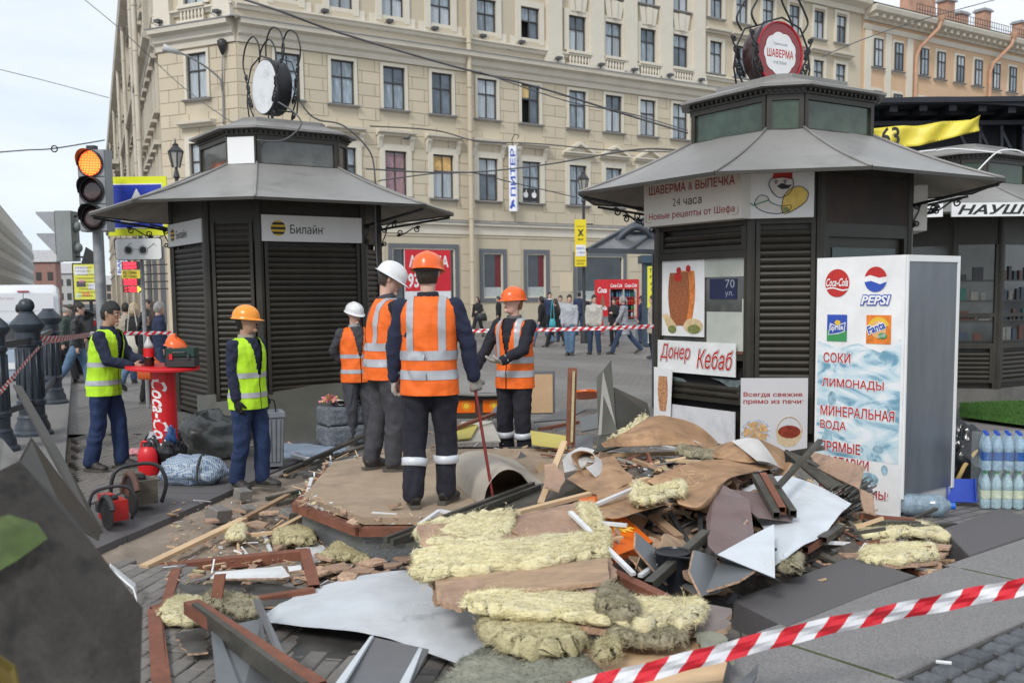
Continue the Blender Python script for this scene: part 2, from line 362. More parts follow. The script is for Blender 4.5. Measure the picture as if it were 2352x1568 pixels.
for i in range(0,26):
 for j in range(0,9):
  c=O_+SD*(i*.143+(.07 if j %2 else 0)+rnd.uniform(-.008,.008))+SN*(.075+j*.128+rnd.uniform(-.006,.006))
  if c.y<3.6 or c.x>c.y*.53+.3:continue
  o=bpy.data.objects.new('cobblestone',rnd.choice(cbm));COL.objects.link(o);o.parent=cob_bed
  o.location=(c.x,c.y,ZS-.005+rnd.uniform(-.008,.006));o.rotation_euler=(rnd.uniform(-.05,.05),rnd.uniform(-.05,.05),math.atan2(SD.y,SD.x)+rnd.uniform(-.06,.06)+rnd.choice((0,math.pi)))
def pslab(label,P,z,h,mat=m_gran):
 Q=[gr(x,y,z)for x,y in P];t=thing('loose_granite_slab',label,'slab',(sum(Q,Vector())/len(Q))*Vector((1,1,0)));C=sum(Q,Vector())/len(Q);n=len(Q);q=.008
 m=MB();m.add([p-Vector((0,0,h))for p in Q]+[p-Vector((0,0,q))for p in Q]+[p+(C-p).normalized()*q*1.5 for p in Q],[tuple(range(2*n,3*n))]+[(r*n+i,r*n+(i+1)%n,r*n+n+(i+1)%n,r*n+n+i)for r in (0,1)for i in range(n)]);m.build('slab_body',mat,t)
pslab('large smooth dark granite slab with its thick left end exposed, right of the rubble',[(1806,1438),(2103,1320),(1961,1276),(1684,1376)],ZS+.004,.30)
pslab('smooth dark granite slab beyond the hole, in front of the water bottles',[(2226,1275),(2420,1208),(2300,1166),(2165,1213)],ZS+.004,.16)
pslab('dark granite slab sunk lower than its neighbour, partly under the rubble',[(1545,1352),(1684,1425),(1800,1345),(1736,1310)],.03,.05)
# ================================================================ BUILDINGS
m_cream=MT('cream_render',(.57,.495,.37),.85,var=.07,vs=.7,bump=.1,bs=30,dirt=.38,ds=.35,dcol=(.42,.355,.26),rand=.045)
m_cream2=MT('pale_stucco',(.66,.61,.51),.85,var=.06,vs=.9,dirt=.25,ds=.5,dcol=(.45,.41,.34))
m_creamL=MT('shaded_sooty_cream_render',(.47,.40,.30),.85,var=.12,vs=.7,dirt=.5,ds=.3,dcol=(.27,.23,.18))  # street side: its darker shading is put into the cream colour, plus soot patches
m_creamL2=MT('shaded_sooty_stucco',(.60,.55,.46),.85,var=.12,vs=.9,dirt=.5,ds=.5,dcol=(.33,.29,.24))  # street side trim: shading in the base colour, soot patches on top
m_tin=MT('grey_tin',(.33,.33,.34),.5,.4,var=.25,vs=2)
m_dkf=MT('dark_window_frame',(.055,.05,.05),.6)
m_glass=[MT('window_glass',(.10,.13,.16),.06,var=.5,vs=1.2,rand=.25,spec=.9),MT('window_glass_curtain',(.38,.42,.45),.12,var=.45,vs=3,rand=.25,spec=.8,stretch=(6,.4,1)),MT('window_glass_pale',(.24,.29,.33),.1,var=.5,vs=2,rand=.3,spec=.9,stretch=(3,.8,1))]
m_dark=MT('dark_void',(.012,.012,.013),.9)
m_peach=MT('peach_render',(.60,.41,.26),.88,var=.08,vs=.6,dirt=.3,ds=.3,dcol=(.5,.36,.27))
m_rust=MT('painted_downpipe',(.50,.29,.19),.7,var=.2,vs=2)
m_brickr=MT('red_brick',(.33,.19,.16),.9,var=.25,vs=2,bump=.3)
def fmat(fr,u=0,v=0,n=0):
 m=Matrix((fr.x,fr.y,fr.n)).transposed().to_4x4();m.translation=fr.p(u,v,n);return m
def put(mesh,name,parent,fr,u,v,n=0.,sx=1.,sy=1.,label=None,mat=None):
 o=bpy.data.objects.new(name,mesh);COL.objects.link(o);o.parent=parent
 Mx=fmat(fr,u,v,n)@ Matrix.Diagonal((sx,sy,1,1))
 o.matrix_basis=WM[parent.name].inverted()@ Mx;WM[o.name]=Mx
 if label:o['label']=label
 return o
ID=Frame((0,0,0),(1,0,0));ID.x=Vector((1,0,0));ID.y=Vector((0,1,0));ID.n=Vector((0,0,1))
def wall_holes(mb,fr,u0,u1,v0,v1,holes,n=0.,dep=.22,mi=0):
 us=sorted({u0,u1,*[h[0]for h in holes],*[h[1]for h in holes]});vs=sorted({v0,v1,*[h[2]for h in holes],*[h[3]for h in holes]})
 for a,b in zip(us,us[1:]):
  for c,d in zip(vs,vs[1:]):
   x,y=(a+b)/2,(c+d)/2
   if any(h[0]<x<h[1]and h[2]<y<h[3]for h in holes):continue
   if b-a>1e-4 and d-c>1e-4 and u0 <= x <= u1 and v0 <= y <= v1:mb.add([fr.p(a,c,n),fr.p(b,c,n),fr.p(b,d,n),fr.p(a,d,n)],[(0,1,2,3)],mi)
 for (a,b,c,d)in holes:
  for (p,q)in (((a,c),(b,c)),((b,c),(b,d)),((b,d),(a,d)),((a,d),(a,c))):
   mb.add([fr.p(*p,n),fr.p(*q,n),fr.p(*q,n-dep),fr.p(*p,n-dep)],[(3,2,1,0)],mi)
def window_meshes(w,h,split=.62,fw=.06,tag_=''):
 m=MB()
 for (a,b,c,d)in ((0,fw,0,h),(w-fw,w,0,h),(fw,w-fw,0,fw),(fw,w-fw,h-fw,h),(fw,w-fw,h*split-fw/2,h*split+fw/2)):ID.slab(m,a,c,b,d,-.14,-.04)
 ID.slab(m,w/2-fw*.45,fw,w/2+fw*.45,h*split-fw/2,-.135,-.05);ID.slab(m,w/2-.018,h*split+fw/2,w/2+.018,h-fw,-.135,-.05)
 fm=m.build('window',m_dkf,mesh_only=True);pn=[]
 for gm in m_glass:
  row=[]
  for (a,b,c,d)in ((fw,w/2-fw*.45,fw,h*split-fw/2),(w/2+fw*.45,w-fw,fw,h*split-fw/2),(fw,w/2-.018,h*split+fw/2,h-fw),(w/2+.018,w-fw,h*split+fw/2,h-fw)):
   m=MB();ID.slab(m,a,c,b,d,-.115,-.095);row.append(m.build('pane',gm,mesh_only=True))
  pn.append(row)
 return fm,pn
def add_window(parent,fr,u,v,WMs,label=None,panes=True,kinds=None):
 fm,pn=WMs;o=put(fm,'window',parent,fr,u,v,0,label=label)
 lowk=rnd.choice((0,1,1,2));upk=rnd.choice((0,2,2,1))
 for q in range(4):
  k=kinds[q]if kinds else (lowk if q<2 else upk)
  if k==3:continue
  c=bpy.data.objects.new('pane',pn[k][q]);COL.objects.link(c);c.parent=o
 return o
def profile(mb,fr,u0,u1,prof,mi=0):
 k=len(prof);vs=[fr.p(u0,v,n)for n,v in prof]+[fr.p(u1,v,n)for n,v in prof]
 return mb.add(vs,[tuple(range(k)),tuple(range(2*k-1,k-1,-1))]+[(i,k+i,k+(i+1)%k,(i+1)%k)for i in range(k)],mi)
TH=R(56.26);KX0,KY0=-11.561,43.54
FM_=Frame((KX0,KY0,0),(math.sin(TH),math.cos(TH),0))
T3=math.atan(4792/2287);FC=Frame((KX0,KY0,0),(math.sin(T3),-math.cos(T3),0))
Lend=FC.p(-4.45,0)
FL=Frame(Lend,(.385,-.923,0))
bld=thing('corner_building','large cream classical corner building with rusticated walls, cornices and tall dark-framed windows','building',(KX0,KY0,0))
COR=[(0,12.62),(.12,12.62),(.16,12.85),(.3,12.95),(.34,13.2),(.62,13.28),(.66,13.48),(0,13.62)]
BAND=[(0,4.75),(.06,4.75),(.06,5.12),(.2,5.2),(.2,5.32),(0,5.4)]
STR=[(0,14.0),(.1,14.0),(.14,14.12),(.26,14.16),(.26,14.24),(0,14.28)]
EAV=[(0,19.6),(.2,19.6),(.25,19.9),(.8,20.1),(.9,20.4),(0,20.6)]
bays=[2.23,4.83,7.43,10.0,12.58,15.2,18.22,20.67,23.12,25.55,28.35,30.45,32.7,35.05,37.35,39.5]
holes=[];wins=[]
for i,u in enumerate(bays):
 w=1.14 if u<26 else 1.0;rows=[(6.46,8.54),(10.47,12.4),(14.42,16.22),(17.55,19.25)]
 for r,(a,b)in enumerate(rows):
  holes.append((u-w/2,u+w/2,a,b));wins.append((u-w/2,a,w,b-a,r,i))
shops=[(6.95,10.81,.5,4.25),(12.03,13.63,1.4,4.07),(14.7,16.32,1.4,4.07),(17.92,21.59,1.16,4.0),(2.2,4.6,.9,4.0),(24.2,27.0,1.1,4.0),(29,32,1.1,4),(34,37,1.1,4)]
g=MB();wall_holes(g,FM_,0,41.6,0,20.4,holes+shops,0)
hC=[(-2.79,-1.65,10.45,12.38),(-2.79,-1.65,6.46,8.54),(-2.79,-1.65,14.42,16.22),(-2.79,-1.65,17.55,19.25),(-3.2,-1.2,.9,4.0)]
wall_holes(g,FC,-4.45,0,0,20.4,hC,0)
g.build('wall',m_cream,bld)
g=MB()
P=[FM_.p(.3,0,-.3),FM_.p(41.5,0,-.3),FM_.p(41.5,0,-14),FL.p(-150,0,-12),FL.p(-150,0,-.35),FL.p(-.3,0,-.35),FC.p(-4.2,0,-.3)]
g.prism(P,(0,0,20.3));g.build('core',m_dark,bld)
g=MB();g.prism([FM_.p(0,20.45,.4),FM_.p(41.6,20.45,.4),FM_.p(41.5,20.45,-14),FL.p(-150,20.45,-12),FL.p(-150,20.45,.4),FL.p(0,20.45,.4)],(0,0,.3));g.build('roof',m_tin,bld)
wm={}
shopfr=MT('shop_frame_grey',(.13,.14,.155),.55)
for (u,v,w,h,r,i)in wins:
 k=(round(w,2),round(h,2))
 if k not in wm:wm[k]=window_meshes(w,h)
 kinds=None;lb=None
 if r==1 and i==3:kinds=(0,0,0,0)
 if r==2 and i==5:kinds=(3,0,2,2);lb='window with its left casement standing open and dark'
 if r==1 and i==5:kinds=(3,0,0,0);lb='window with one dark open casement'
 add_window(bld,FM_,u,v,wm[k],lb,kinds=kinds)
for (a,b,c,d)in hC[:4]:
 k=(round(b-a,2),round(d-c,2))
 if k not in wm:wm[k]=window_meshes(b-a,d-c)
 add_window(bld,FC,a,c,wm[k])
def blocks(fr,u0,u1,v0,v1,hol,rh,bw,fat=.05):
 out=[];r=0;v=v0
 while v<v1-.1:
  top=min(v+rh,v1);hs=sorted([(h[0]-.17,h[1]+.17)for h in hol if h[2]-.2<top and h[3]+.16>v])
  u=u0-(bw/2 if r %2 else 0)
  while u<u1:
   segs=[(max(u,u0),min(u+bw,u1))]
   for (a,b)in hs:
    ns=[]
    for (p,q)in segs:
     if b <= p or a >=q:ns.append((p,q));continue
     if p<a:ns.append((p,a))
     if q>b:ns.append((b,q))
    segs=ns
   for (p,q)in segs:
    if q-p>.12:out.append((fr,p,q,v,top))
   u+= bw
  v+= rh;r+= 1
 return out
BL=blocks(FM_,.0,41.6,5.45,12.6,holes,.55,1.29)+blocks(FC,-4.45,0,5.45,12.6,hC,.55,1.12)
BL+= blocks(FM_,0,41.6,.5,4.7,shops,.82,9.)
BL.sort(key=lambda q:-(q[2]-q[1])*(q[4]-q[3])/q[0].p(q[1],q[3]).length**2+(0 if q[0].p(q[1],q[3]).x/q[0].p(q[1],q[3]).y<.3 else 9))
rest=MB();J=.028
bunit=MB();
ID.slab(bunit,0,0,1,1,0,1);bmesh_unit=bunit.build('stone_block',m_cream,mesh_only=True)
for q,(fr,a,b,c,d)in enumerate(BL):
 if q<300:
  o=put(bmesh_unit,'stone_block',bld,fr,a+J/2,c+J/2,.0015,b-a-J,d-c-J);o.matrix_basis=o.matrix_basis @ Matrix.Diagonal((1,1,.035,1))
 else:fr.slab(rest,a+J/2,c+J/2,b-J/2,d-J/2,-.01,.035)
o=rest.build('stone_blocks_beyond',m_cream,bld);o['kind']='stuff'
def surround(w,h,t,dep=.09,top=None):
 m=MB();top=top or t
 ID.slab(m,-t,0,0,h+top,-.02,dep);ID.slab(m,w,0,w+t,h+top,-.02,dep);ID.slab(m,0,h,w,h+top,-.02,dep)
 return m.build('window_surround',m_cream2,mesh_only=True)
def sill(w,e=.22):
 m=MB();profile(m,ID,-e,w+e,[(0,-.02),(.0,-.13),(.12,-.12),(.22,-.06),(.22,-.035)]);return m.build('sill',m_tin,mesh_only=True)
m=MB();profile(m,ID,-.42,1.56,[(0,.78),(.16,.78),(.2,.86),(.42,.9),(.44,1.0),(0,1.06)]);hood=m.build('window_hood',m_cream2,mesh_only=True)
m=MB()
for x in (-.36,1.28):profile(m,ID,x,x+.22,[(0,.2),(.1,.16),(.13,.3),(.2,.55),(.3,.7),(.3,.78),(0,.78)])
brk=m
m=MB();profile(m,ID,0,.22,[(0,.2),(.1,.16),(.13,.3),(.2,.55),(.3,.7),(.3,.775),(0,.775)]);brk=m.build('bracket',m_cream2,mesh_only=True)
m=MB();profile(m,ID,-.46,1.6,[(0,.62),(.14,.62),(.2,.72),(.36,.74),(.36,.8),(0,.8)])
for s in (-1,1):
 c=.57;P=[(c+s*1.03,.805),(c,1.36),(c,1.2),(c+s*.82,.805)]
 m.prism([(x,y,0)for x,y in (P if s>0 else P[::-1])],(0,0,.36))
m.prism([(-.25,.803,0),(1.39,.803,0),(.57,1.2,0)],(0,0,.08));ped=m.build('pediment',m_cream2,mesh_only=True)
m=MB();ID.slab(m,-.62,-1.02,1.76,-.28,.0,.05);ID.slab(m,-.32,-.88,1.46,-.42,.05,.075);apron_o=m.build('apron_panel',m_cream2,mesh_only=True)
m=MB();ID.slab(m,-.22,-.85,1.36,-.45,.076,.085);apron_i=m.build('apron_field',m_cream,mesh_only=True)
m=MB()
for (v,wt,wb)in ((.3,.5,.3),):
 for s in (-1,0,1):
  c=.57+s*.33;m.prism([(c-.14+s*.0,.2,0),(c+.14,.2,0),(c+.2+s*.14,1.12,0),(c-.2+s*.14,1.12,0)],(0,0,.14 if s else .22))
key=m.build('keystone',m_cream2,mesh_only=True)
s1={1:sill(1.14),2:sill(1.0)}
sur3={1:surround(1.14,1.93,.14),2:surround(1.0,1.93,.14)}
sur4={1:surround(1.14,1.8,.3,.1),2:surround(1.0,1.8,.2)}
sur2={1:surround(1.14,2.08,.26,.1,.3),2:surround(1.0,2.08,.26,.1,.3)}
for (u,v,w,h,r,i)in wins:
 k=1 if w>1.1 else 2
 put({0:sur2,1:sur3,2:sur4,3:sur4}[r][k],'window_surround',bld,FM_,u,v);
 if r !=2 or i>9:put(s1[k],'sill',bld,FM_,u,v)
 if r==0:
  if i<6:
   put(hood,'window_hood',bld,FM_,u,v+h-.1)
   for x in (-.36,1.28):put(brk,'bracket',bld,FM_,u+x,v+h-.1)
  else:put(ped,'pediment',bld,FM_,u,v+h-.15)
 if r==2 and i<6:put(apron_o,'apron_panel',bld,FM_,u,14.98);put(apron_i,'apron_field',bld,FM_,u,14.98)
 if r==2 and 6 <= i<10:put(key,'keystone',bld,FM_,u,v+h)
 if r==2 and i >=10:put(hood,'window_hood',bld,FM_,u-.07,v+h-.35)
for (a,b,c,d),t in zip(hC[:4],(sur3,sur2,sur4,sur4)):put(t[1],'window_surround',bld,FC,a,c);put(s1[1],'sill',bld,FC,a,c)
put(hood,'window_hood',bld,FC,hC[1][0],8.44)
for nm,pr,mt in (('cornice',COR,m_cream2),('string_course',BAND,m_cream2),('string_course',STR,m_cream2),('eaves_cornice',EAV,m_cream2)):
 m=MB();profile(m,FM_,0.0,41.6 if pr is not COR else 41.55,pr);profile(m,FC,-4.45,0.0,pr);m.build(nm,mt,bld)
m=MB();profile(m,FM_,-.35,41.6,[(.6,13.485),(.7,13.485),(.7,13.52),(.1,13.66),(.1,13.63)]);profile(m,FC,-4.6,.3,[(.6,13.485),(.7,13.485),(.7,13.52),(.1,13.66),(.1,13.63)]);m.build('cornice_flashing',m_tin,bld)
m=MB();profile(m,FM_,0,41.6,[(.19,5.325),(.24,5.325),(.24,5.35),(.02,5.43)]);m.build('band_flashing',m_tin,bld)
m=MB();ID.slab(m,0,0,.88,6.0,0,.28);ID.slab(m,-.1,-.25,.98,0,0,.34);ID.slab(m,-.06,-.0,.94,.22,0,.31);pil=m.build('pilaster',m_cream2,mesh_only=True)
for u in (16.2,18.98,21.3,23.9,26.4):put(pil,'pilaster',bld,FM_,u,13.88)
for u in (-4.35,-1.0):put(pil,'pilaster',bld,FC,u,13.88)
bal=MB();bal.lathe([(.045,0),(.05,.03),(.035,.07),(.075,.2),(.06,.3),(.035,.42),(.05,.48),(.05,.52)],n=8,M=Matrix(((1,0,0),(0,0,1),(0,1,0))));bal=bal.build('baluster',m_cream2,mesh_only=True,smooth=True)
m=MB();ID.slab(m,0,.52,1.5,.66,-.02,.24);ID.slab(m,0,-.12,1.5,0,-.02,.24);brail=m.build('balustrade',m_cream2,mesh_only=True)
for fr,u in [(FM_,17.48),(FM_,19.95),(FM_,22.4),(FM_,24.82),(FC,-2.97)]:
 o=put(brail,'balustrade',bld,fr,u,13.73,.1)
 for q in range(7):
  c=bpy.data.objects.new('baluster',bal);COL.objects.link(c);c.parent=o;c.location=(.16+q*.2,0,.11)
m=MB();ID.slab(m,-.14,.14,.14,.26,.3,.62);m.tube([(0,.14,.4),(0,0,.4)],.02,6);m.tube([(-.25,.1,.1),(-.2,.1,.7),(.2,.1,.7)],.012,5);fl=m.build('cornice_floodlight',MT('dark_lamp_metal',(.08,.08,.09),.5),mesh_only=True)
for u in (16.7,19.5,21.8,24.4,26.8):put(fl,'cornice_floodlight',bld,FM_,u,13.62)
for u in (4,7.2,9.6,12.3,14.6):put(fl,'cornice_floodlight',bld,FM_,u,14.22,-.3)
for u in (-3.9,-.6):put(fl,'cornice_floodlight',bld,FC,u,13.62)
def pipe(mb,fr,u,v0,v1,n=.2,r=.09):
 mb.tube([fr.p(u,v0,n),fr.p(u,v1,n)],r,12)
 v=v0+1
 while v<v1:mb.tube([fr.p(u,v,n),fr.p(u,v+.06,n)],r*1.25,12);v+= 2.1
m=MB();pipe(m,FM_,11.33,.3,20,.42,.12);m.build('downpipe',m_cream,bld,smooth=40)
def shopwin(a,b,c,d,split=None,fr=FM_):
 w,h=b-a,d-c;m=MB();t=.2
 for q in ((0,t,0,h),(w-t,w,0,h),(t,w-t,0,t),(t,w-t,h-t,h)):fr.slab(m,a+q[0],c+q[2],a+q[1],c+q[3],-.08,.06)
 o=m.build('shop_window',shopfr,bld);m=MB();t=.27
 for q in ((.2,t,.2,h-.2),(w-t,w-.2,.2,h-.2),(t,w-t,.2,t),(t,w-t,h-t,h-.2)):fr.slab(m,a+q[0],c+q[2],a+q[1],c+q[3],-.1,.0)
 m.build('inner_frame',m_cream2,o)
 m=MB();fr.slab(m,a+t,c+t,b-t,d-t,-.13,-.1);m.build('pane',MT('shop_glass',(.035,.045,.055),.04,var=.6,vs=.8,spec=.9),o)
 if w<3:m=MB();fr.slab(m,b-.62,c+t,b-.3,d-t,-.1,-.094);m.build('red_strip',MT('red_film',(.15,.012,.018),.3),o)
 m=MB();fr.slab(m,a+t,c+t,b-t,c+.75,-.1,-.09);m.build('frosted_strip',MT('frosted_film',(.42,.45,.44),.4),o)
 return o
for q,s in enumerate(shops):
 w_=shopwin(*s)
 if q==0:
  m=MB();FM_.slab(m,7.8,1.42,10.32,3.96,-.05,.05);m.build('banner_board',MT('banner_white',(.75,.76,.78),.5),w_)
  m=MB();FM_.slab(m,7.8,1.98,10.32,3.96,.0502,.054);m.build('banner_red',MT('banner_red',(.62,.015,.03),.5),w_)
  m=MB();text(m,FM_,'АРЕНДА',8.02,3.02,10.2,3.7,.058,bold=.03);text(m,FM_,'939',7.95,2.14,8.9,2.84,.058,bold=.03);m.build('lettering',MT('print_white',(.8,.8,.8),.5),w_)
m=MB();FM_.slab(m,0,0,41.6,.45,-.01,.12);m.build('plinth',MT('stone_plinth',(.33,.30,.26),.85,var=.2,vs=2,dirt=.5),bld)
m=MB();FM_.slab(m,17.0,1.9,17.85,2.9,.036,.042);m.build('fresh_paint_patch',MT('fresh_paint',(.66,.56,.40),.8,var=.03),bld)
m=MB();FM_.slab(m,bays[5]-.5,11.75,bays[5],12.33,-.09,-.08);m.build('boarded_pane',MT('yellow_board',(.70,.50,.22),.7),bld)
m=MB();FM_.slab(m,bays[3]-.5,7.8,bays[3]+.5,8.45,-.09,-.08);m.build('poster',MT('orange_poster',(.66,.42,.16),.6,var=.35,vs=4),bld)
m=MB();FM_.slab(m,bays[2]-.5,6.5,bays[2]+.5,8.45,-.094,-.088);m.build('red_curtain',MT('pink_curtain',(.33,.20,.22),.3,var=.4,vs=3,stretch=(4,.5,1)),bld)
for s in (-.26,.26):
 m=MB();c0=bays[5]+s;FM_.slab(m,c0-.22,6.55,c0+.22,7.2,-.09,-.082);m.build('window_poster',MT('black_print',(.02,.02,.022),.4),bld)
 m=MB()
 for (du,dv,ru,rv)in ((-.05,.0,.1,.14),(.05,.0,.1,.14),(.0,-.04,.13,.1),(.03,.2,.03,.06)):FM_.disc(m,c0+du,6.87+dv,ru,rv,-.08+.001*du,14)
 m.build('apple_emblem',MT('print_white',(.8,.8,.8),.5),bld)
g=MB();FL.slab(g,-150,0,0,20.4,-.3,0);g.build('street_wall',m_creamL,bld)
m=MB();ID.slab(m,0,0,1.15,1.9,0,.03);dk=m.build('street_window',[m_glass[0]],mesh_only=True)
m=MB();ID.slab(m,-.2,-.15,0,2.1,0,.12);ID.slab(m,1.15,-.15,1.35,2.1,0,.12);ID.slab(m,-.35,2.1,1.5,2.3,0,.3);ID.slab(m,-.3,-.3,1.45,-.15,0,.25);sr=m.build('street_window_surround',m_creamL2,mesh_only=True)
u=-1.9;q=0
while u>-148:
 for v in (6.6,10.4,14.4,17.4):put(dk,'street_window',bld,FL,u,v,.01);put(sr,'street_window_surround',bld,FL,u,v,.005)
 u-= 2.6 if q<24 else 5.2;q+= 1
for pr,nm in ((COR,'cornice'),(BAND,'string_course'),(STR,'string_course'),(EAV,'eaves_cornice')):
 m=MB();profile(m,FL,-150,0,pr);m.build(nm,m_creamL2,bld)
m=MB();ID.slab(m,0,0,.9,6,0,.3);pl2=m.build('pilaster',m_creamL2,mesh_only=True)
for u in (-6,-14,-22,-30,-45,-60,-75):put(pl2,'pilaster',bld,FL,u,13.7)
for u in (-4.2,-13,-26,-40,-58,-80):m=MB();pipe(m,FL,u,0,20.2,.75 if u>-5 else .55,.13);m.build('downpipe',m_creamL2,bld,smooth=40)
for (u,vs_)in ((-47,(6,9.7,13.6)),(-33,(9.8,))):
 for v in vs_:
  m=MB();FL.slab(m,u-2.2,v-.35,u+2.2,v,0,1.3);FL.slab(m,u-1.8,v-.9,u-1.4,v-.35,0,.9);FL.slab(m,u+1.4,v-.9,u+1.8,v-.35,0,.9)
  o=m.build('balcony',m_creamL2,bld);m=MB()
  for k in range(14):m.tube([FL.p(u-2.1+k*.32,v,1.22),FL.p(u-2.1+k*.32,v+.9,1.22)],.025,4)
  FL.slab(m,u-2.15,v+.9,u+2.15,v+.97,1.18,1.26);m.build('railing',m_dkf,o)
for u in (-3,-9.5,-15,-21):
 m=MB();FL.slab(m,u-1.6,.6,u+1.6,4.2,0,.05);m.build('shop_opening',shopfr,bld)
ob=thing('peach_building','peach and white terrace building with rusty downpipes beyond the cream building','building',FM_.p(42,0,0))
g=MB();FM_.slab(g,41.62,0,95,20,-14,.05);g.build('wall',m_peach,ob)
m=MB();profile(m,FM_,41.65,95,[(.05,19.3),(.25,19.3),(.3,19.55),(1.0,19.75),(1.1,20.0),(1.1,20.08),(.05,20.2)]);m.build('eaves_cornice',m_cream2,ob)
m=MB();profile(m,FM_,41.65,95,[(.05,18.75),(.12,18.75),(.2,19.0),(.2,19.06),(.05,19.1)]);m.build('frieze',m_cream2,ob)
m=MB();ID.slab(m,0,0,.28,.22,0,.62);dent=m.build('dentil',m_cream2,mesh_only=True)
for k in range(60):put(dent,'dentil',ob,FM_,41.9+k*.75,19.42,.2)
m=MB();ID.slab(m,-.18,-.18,1.03,2.0,0,.07);sq=m.build('window_surround',m_cream2,mesh_only=True)
wo=window_meshes(.85,1.8)
for i,u in enumerate((42.7,44.9,47.75,49.7,52.0,54.25,56.55,58.75,61,63.2,65.5)):
 for v in (16.45,13.1,9.8,6.5):
  put(sq,'window_surround',ob,FM_,u,v,.05);put(s1[2],'sill',ob,FM_,u-.07,v,.06);add_window(ob,FM_,u,v,wo).matrix_basis.translation+= FM_.n*.28
m=MB();ID.slab(m,0,0,.62,18.7,0,.1);pw=m.build('pilaster',m_cream2,mesh_only=True)
for u in (41.85,43.95,46.3):put(pw,'pilaster',ob,FM_,u,0,.05)
for u in (47.15,56.05):
 m=MB();m.tube([FM_.p(u,3,.25),FM_.p(u,17.6,.25),FM_.p(u+.25,18.2,.35),FM_.p(u+1.1,19.4,1.15),FM_.p(u+1.3,19.9,1.2)],.13,10);m.lathe([(.15,0),(.3,.35),(.3,.45)],FM_.p(u+1.3,19.85,1.2),10);m.build('downpipe',m_rust,ob,smooth=40)
m=MB();m.prism([FM_.p(41.6,20.2,1.0),FM_.p(41.6,23,-6),FM_.p(41.6,20.2,-13)],FM_.x*53);m.build('roof',m_tin,ob)
for (px,py0,py1,w,Yd)in ((2108,-60,10,3.2,79),(2172,7,60,1.0,82),(2203,37,66,1.1,84),(2256,30,90,1.0,88),(2344,58,110,1.5,94)):
 c=at(px,py1,Yd);t=at(px,py0,Yd);m=MB();Mx=Matrix.Rotation(math.pi/2-TH,3,'Z')
 m.box((c.x,c.y,(c.z+t.z)/2-.6),(w,.9,t.z-c.z+1.2),Mx);o=m.build('chimney',MT('chimney_render',(.47,.27,.19),.9,var=.2,vs=2,dirt=.3),ob)
 m=MB();m.box((c.x,c.y,t.z+.08),(w+.3,1.2,.14),Mx);m.box((c.x,c.y,t.z+.2),(w+.1,1.0,.12),Mx);m.build('chimney_cap',m_tin,o)
m=MB()
for k in range(150):m.box(FM_.p(47+k*.3,20.6,.3),(.03,.03,.9))
for v in (20.7,21.05):m.beam(FM_.p(47,v,.3),FM_.p(92,v,.3),.03,.03)
o=m.build('roof_railing',m_dkf,ob);o['kind']='stuff'
FW=Frame((-118,250,0),(.398,-.917,0));FW=Frame(at(78,640,235)*Vector((1,1,0))if False else (at(78,640,235).x,235,0),(.398,-.917,0));FW.n=-FW.n
m_wb=MT('white_modern_render',(.62,.61,.58),.8,var=.05,vs=.2)
wb=thing('white_department_block','long white modern block with ribbed window bands on the far left of the street','building',FW.o)
nrm=Vector((.917,.398,0));xd=Vector((.398,-.917,0))
def FWp(u,v,n):return FW.o+xd*u+nrm*n+Vector((0,0,v))
def fwslab(mb,u0,v0,u1,v1,n0,n1):mb.add([FWp(u,v,n)for u in (u0,u1)for v in (v0,v1)for n in (n0,n1)],[(0,1,3,2),(4,6,7,5),(0,4,5,1),(2,3,7,6),(0,2,6,4),(1,5,7,3)])
TOPZ=at(78,562,235).z
g=MB();fwslab(g,0,0,200,TOPZ,-30,0);g.build('wall',m_wb,wb)
for k in range(5):
 m=MB();v=TOPZ*(.10+.165*k);fwslab(m,.5,v,199,v+TOPZ*.075,.0,.05);o=m.build('window_band',MT('ribbed_glass',(.30,.32,.33),.3,var=.3,vs=6),wb)
 m=MB()
 for q in range(150):fwslab(m,1+q*1.3,v-.1,1.25+q*1.3,v+TOPZ*.075+.1,.05,.3)
 o2=m.build('window_fins',m_wb,o);o2['kind']='stuff'
m=MB();fwslab(m,20,TOPZ,200,TOPZ+1.6,-12,-1);m.build('roof_plant',m_dkf,wb)
for (nm,lb,x0,x1,ytop,Yd,mt,st)in (('brick_house','dark red brick house far down the street past the white block',78,131,602,250,m_brickr,4),('pale_house','pale grey house closing the far end of the street',131,168,628,300,MT('pale_far_render',(.45,.45,.43),.9),4),('tan_house','sand coloured house with small windows at the far end of the street',150,262,655,330,MT('tan_far_render',(.50,.42,.33),.9),3)):
 a=at(x0,686,Yd);b=at(x1,686,Yd);zt=at(x0,ytop,Yd).z
 t=thing(nm,lb,'building',(a.x,Yd,0));fr=Frame((a.x,Yd,0),(1,0,0));W=b.x-a.x
 g=MB();fr.slab(g,0,0,W,zt,-3,0);g.build('wall',mt,t)
 m=MB();m.prism([fr.p(-.5,zt,.5),fr.p(-.5,zt+3,-1.5),fr.p(-.5,zt,-3.5)],(W+1,0,0));m.build('roof',m_tin,t)
 m=MB();ID.slab(m,0,0,1.3,2,0,.1);wmsh=m.build('window',m_dkf,mesh_only=True)
 fl_=max(2,int(zt/4));nw=max(2,int(W/3.2))
 for k in range(nw):
  for r in range(fl_):put(wmsh,'window',t,fr,(k+.3)*W/nw,1.5+r*(zt-1)/fl_,.02)
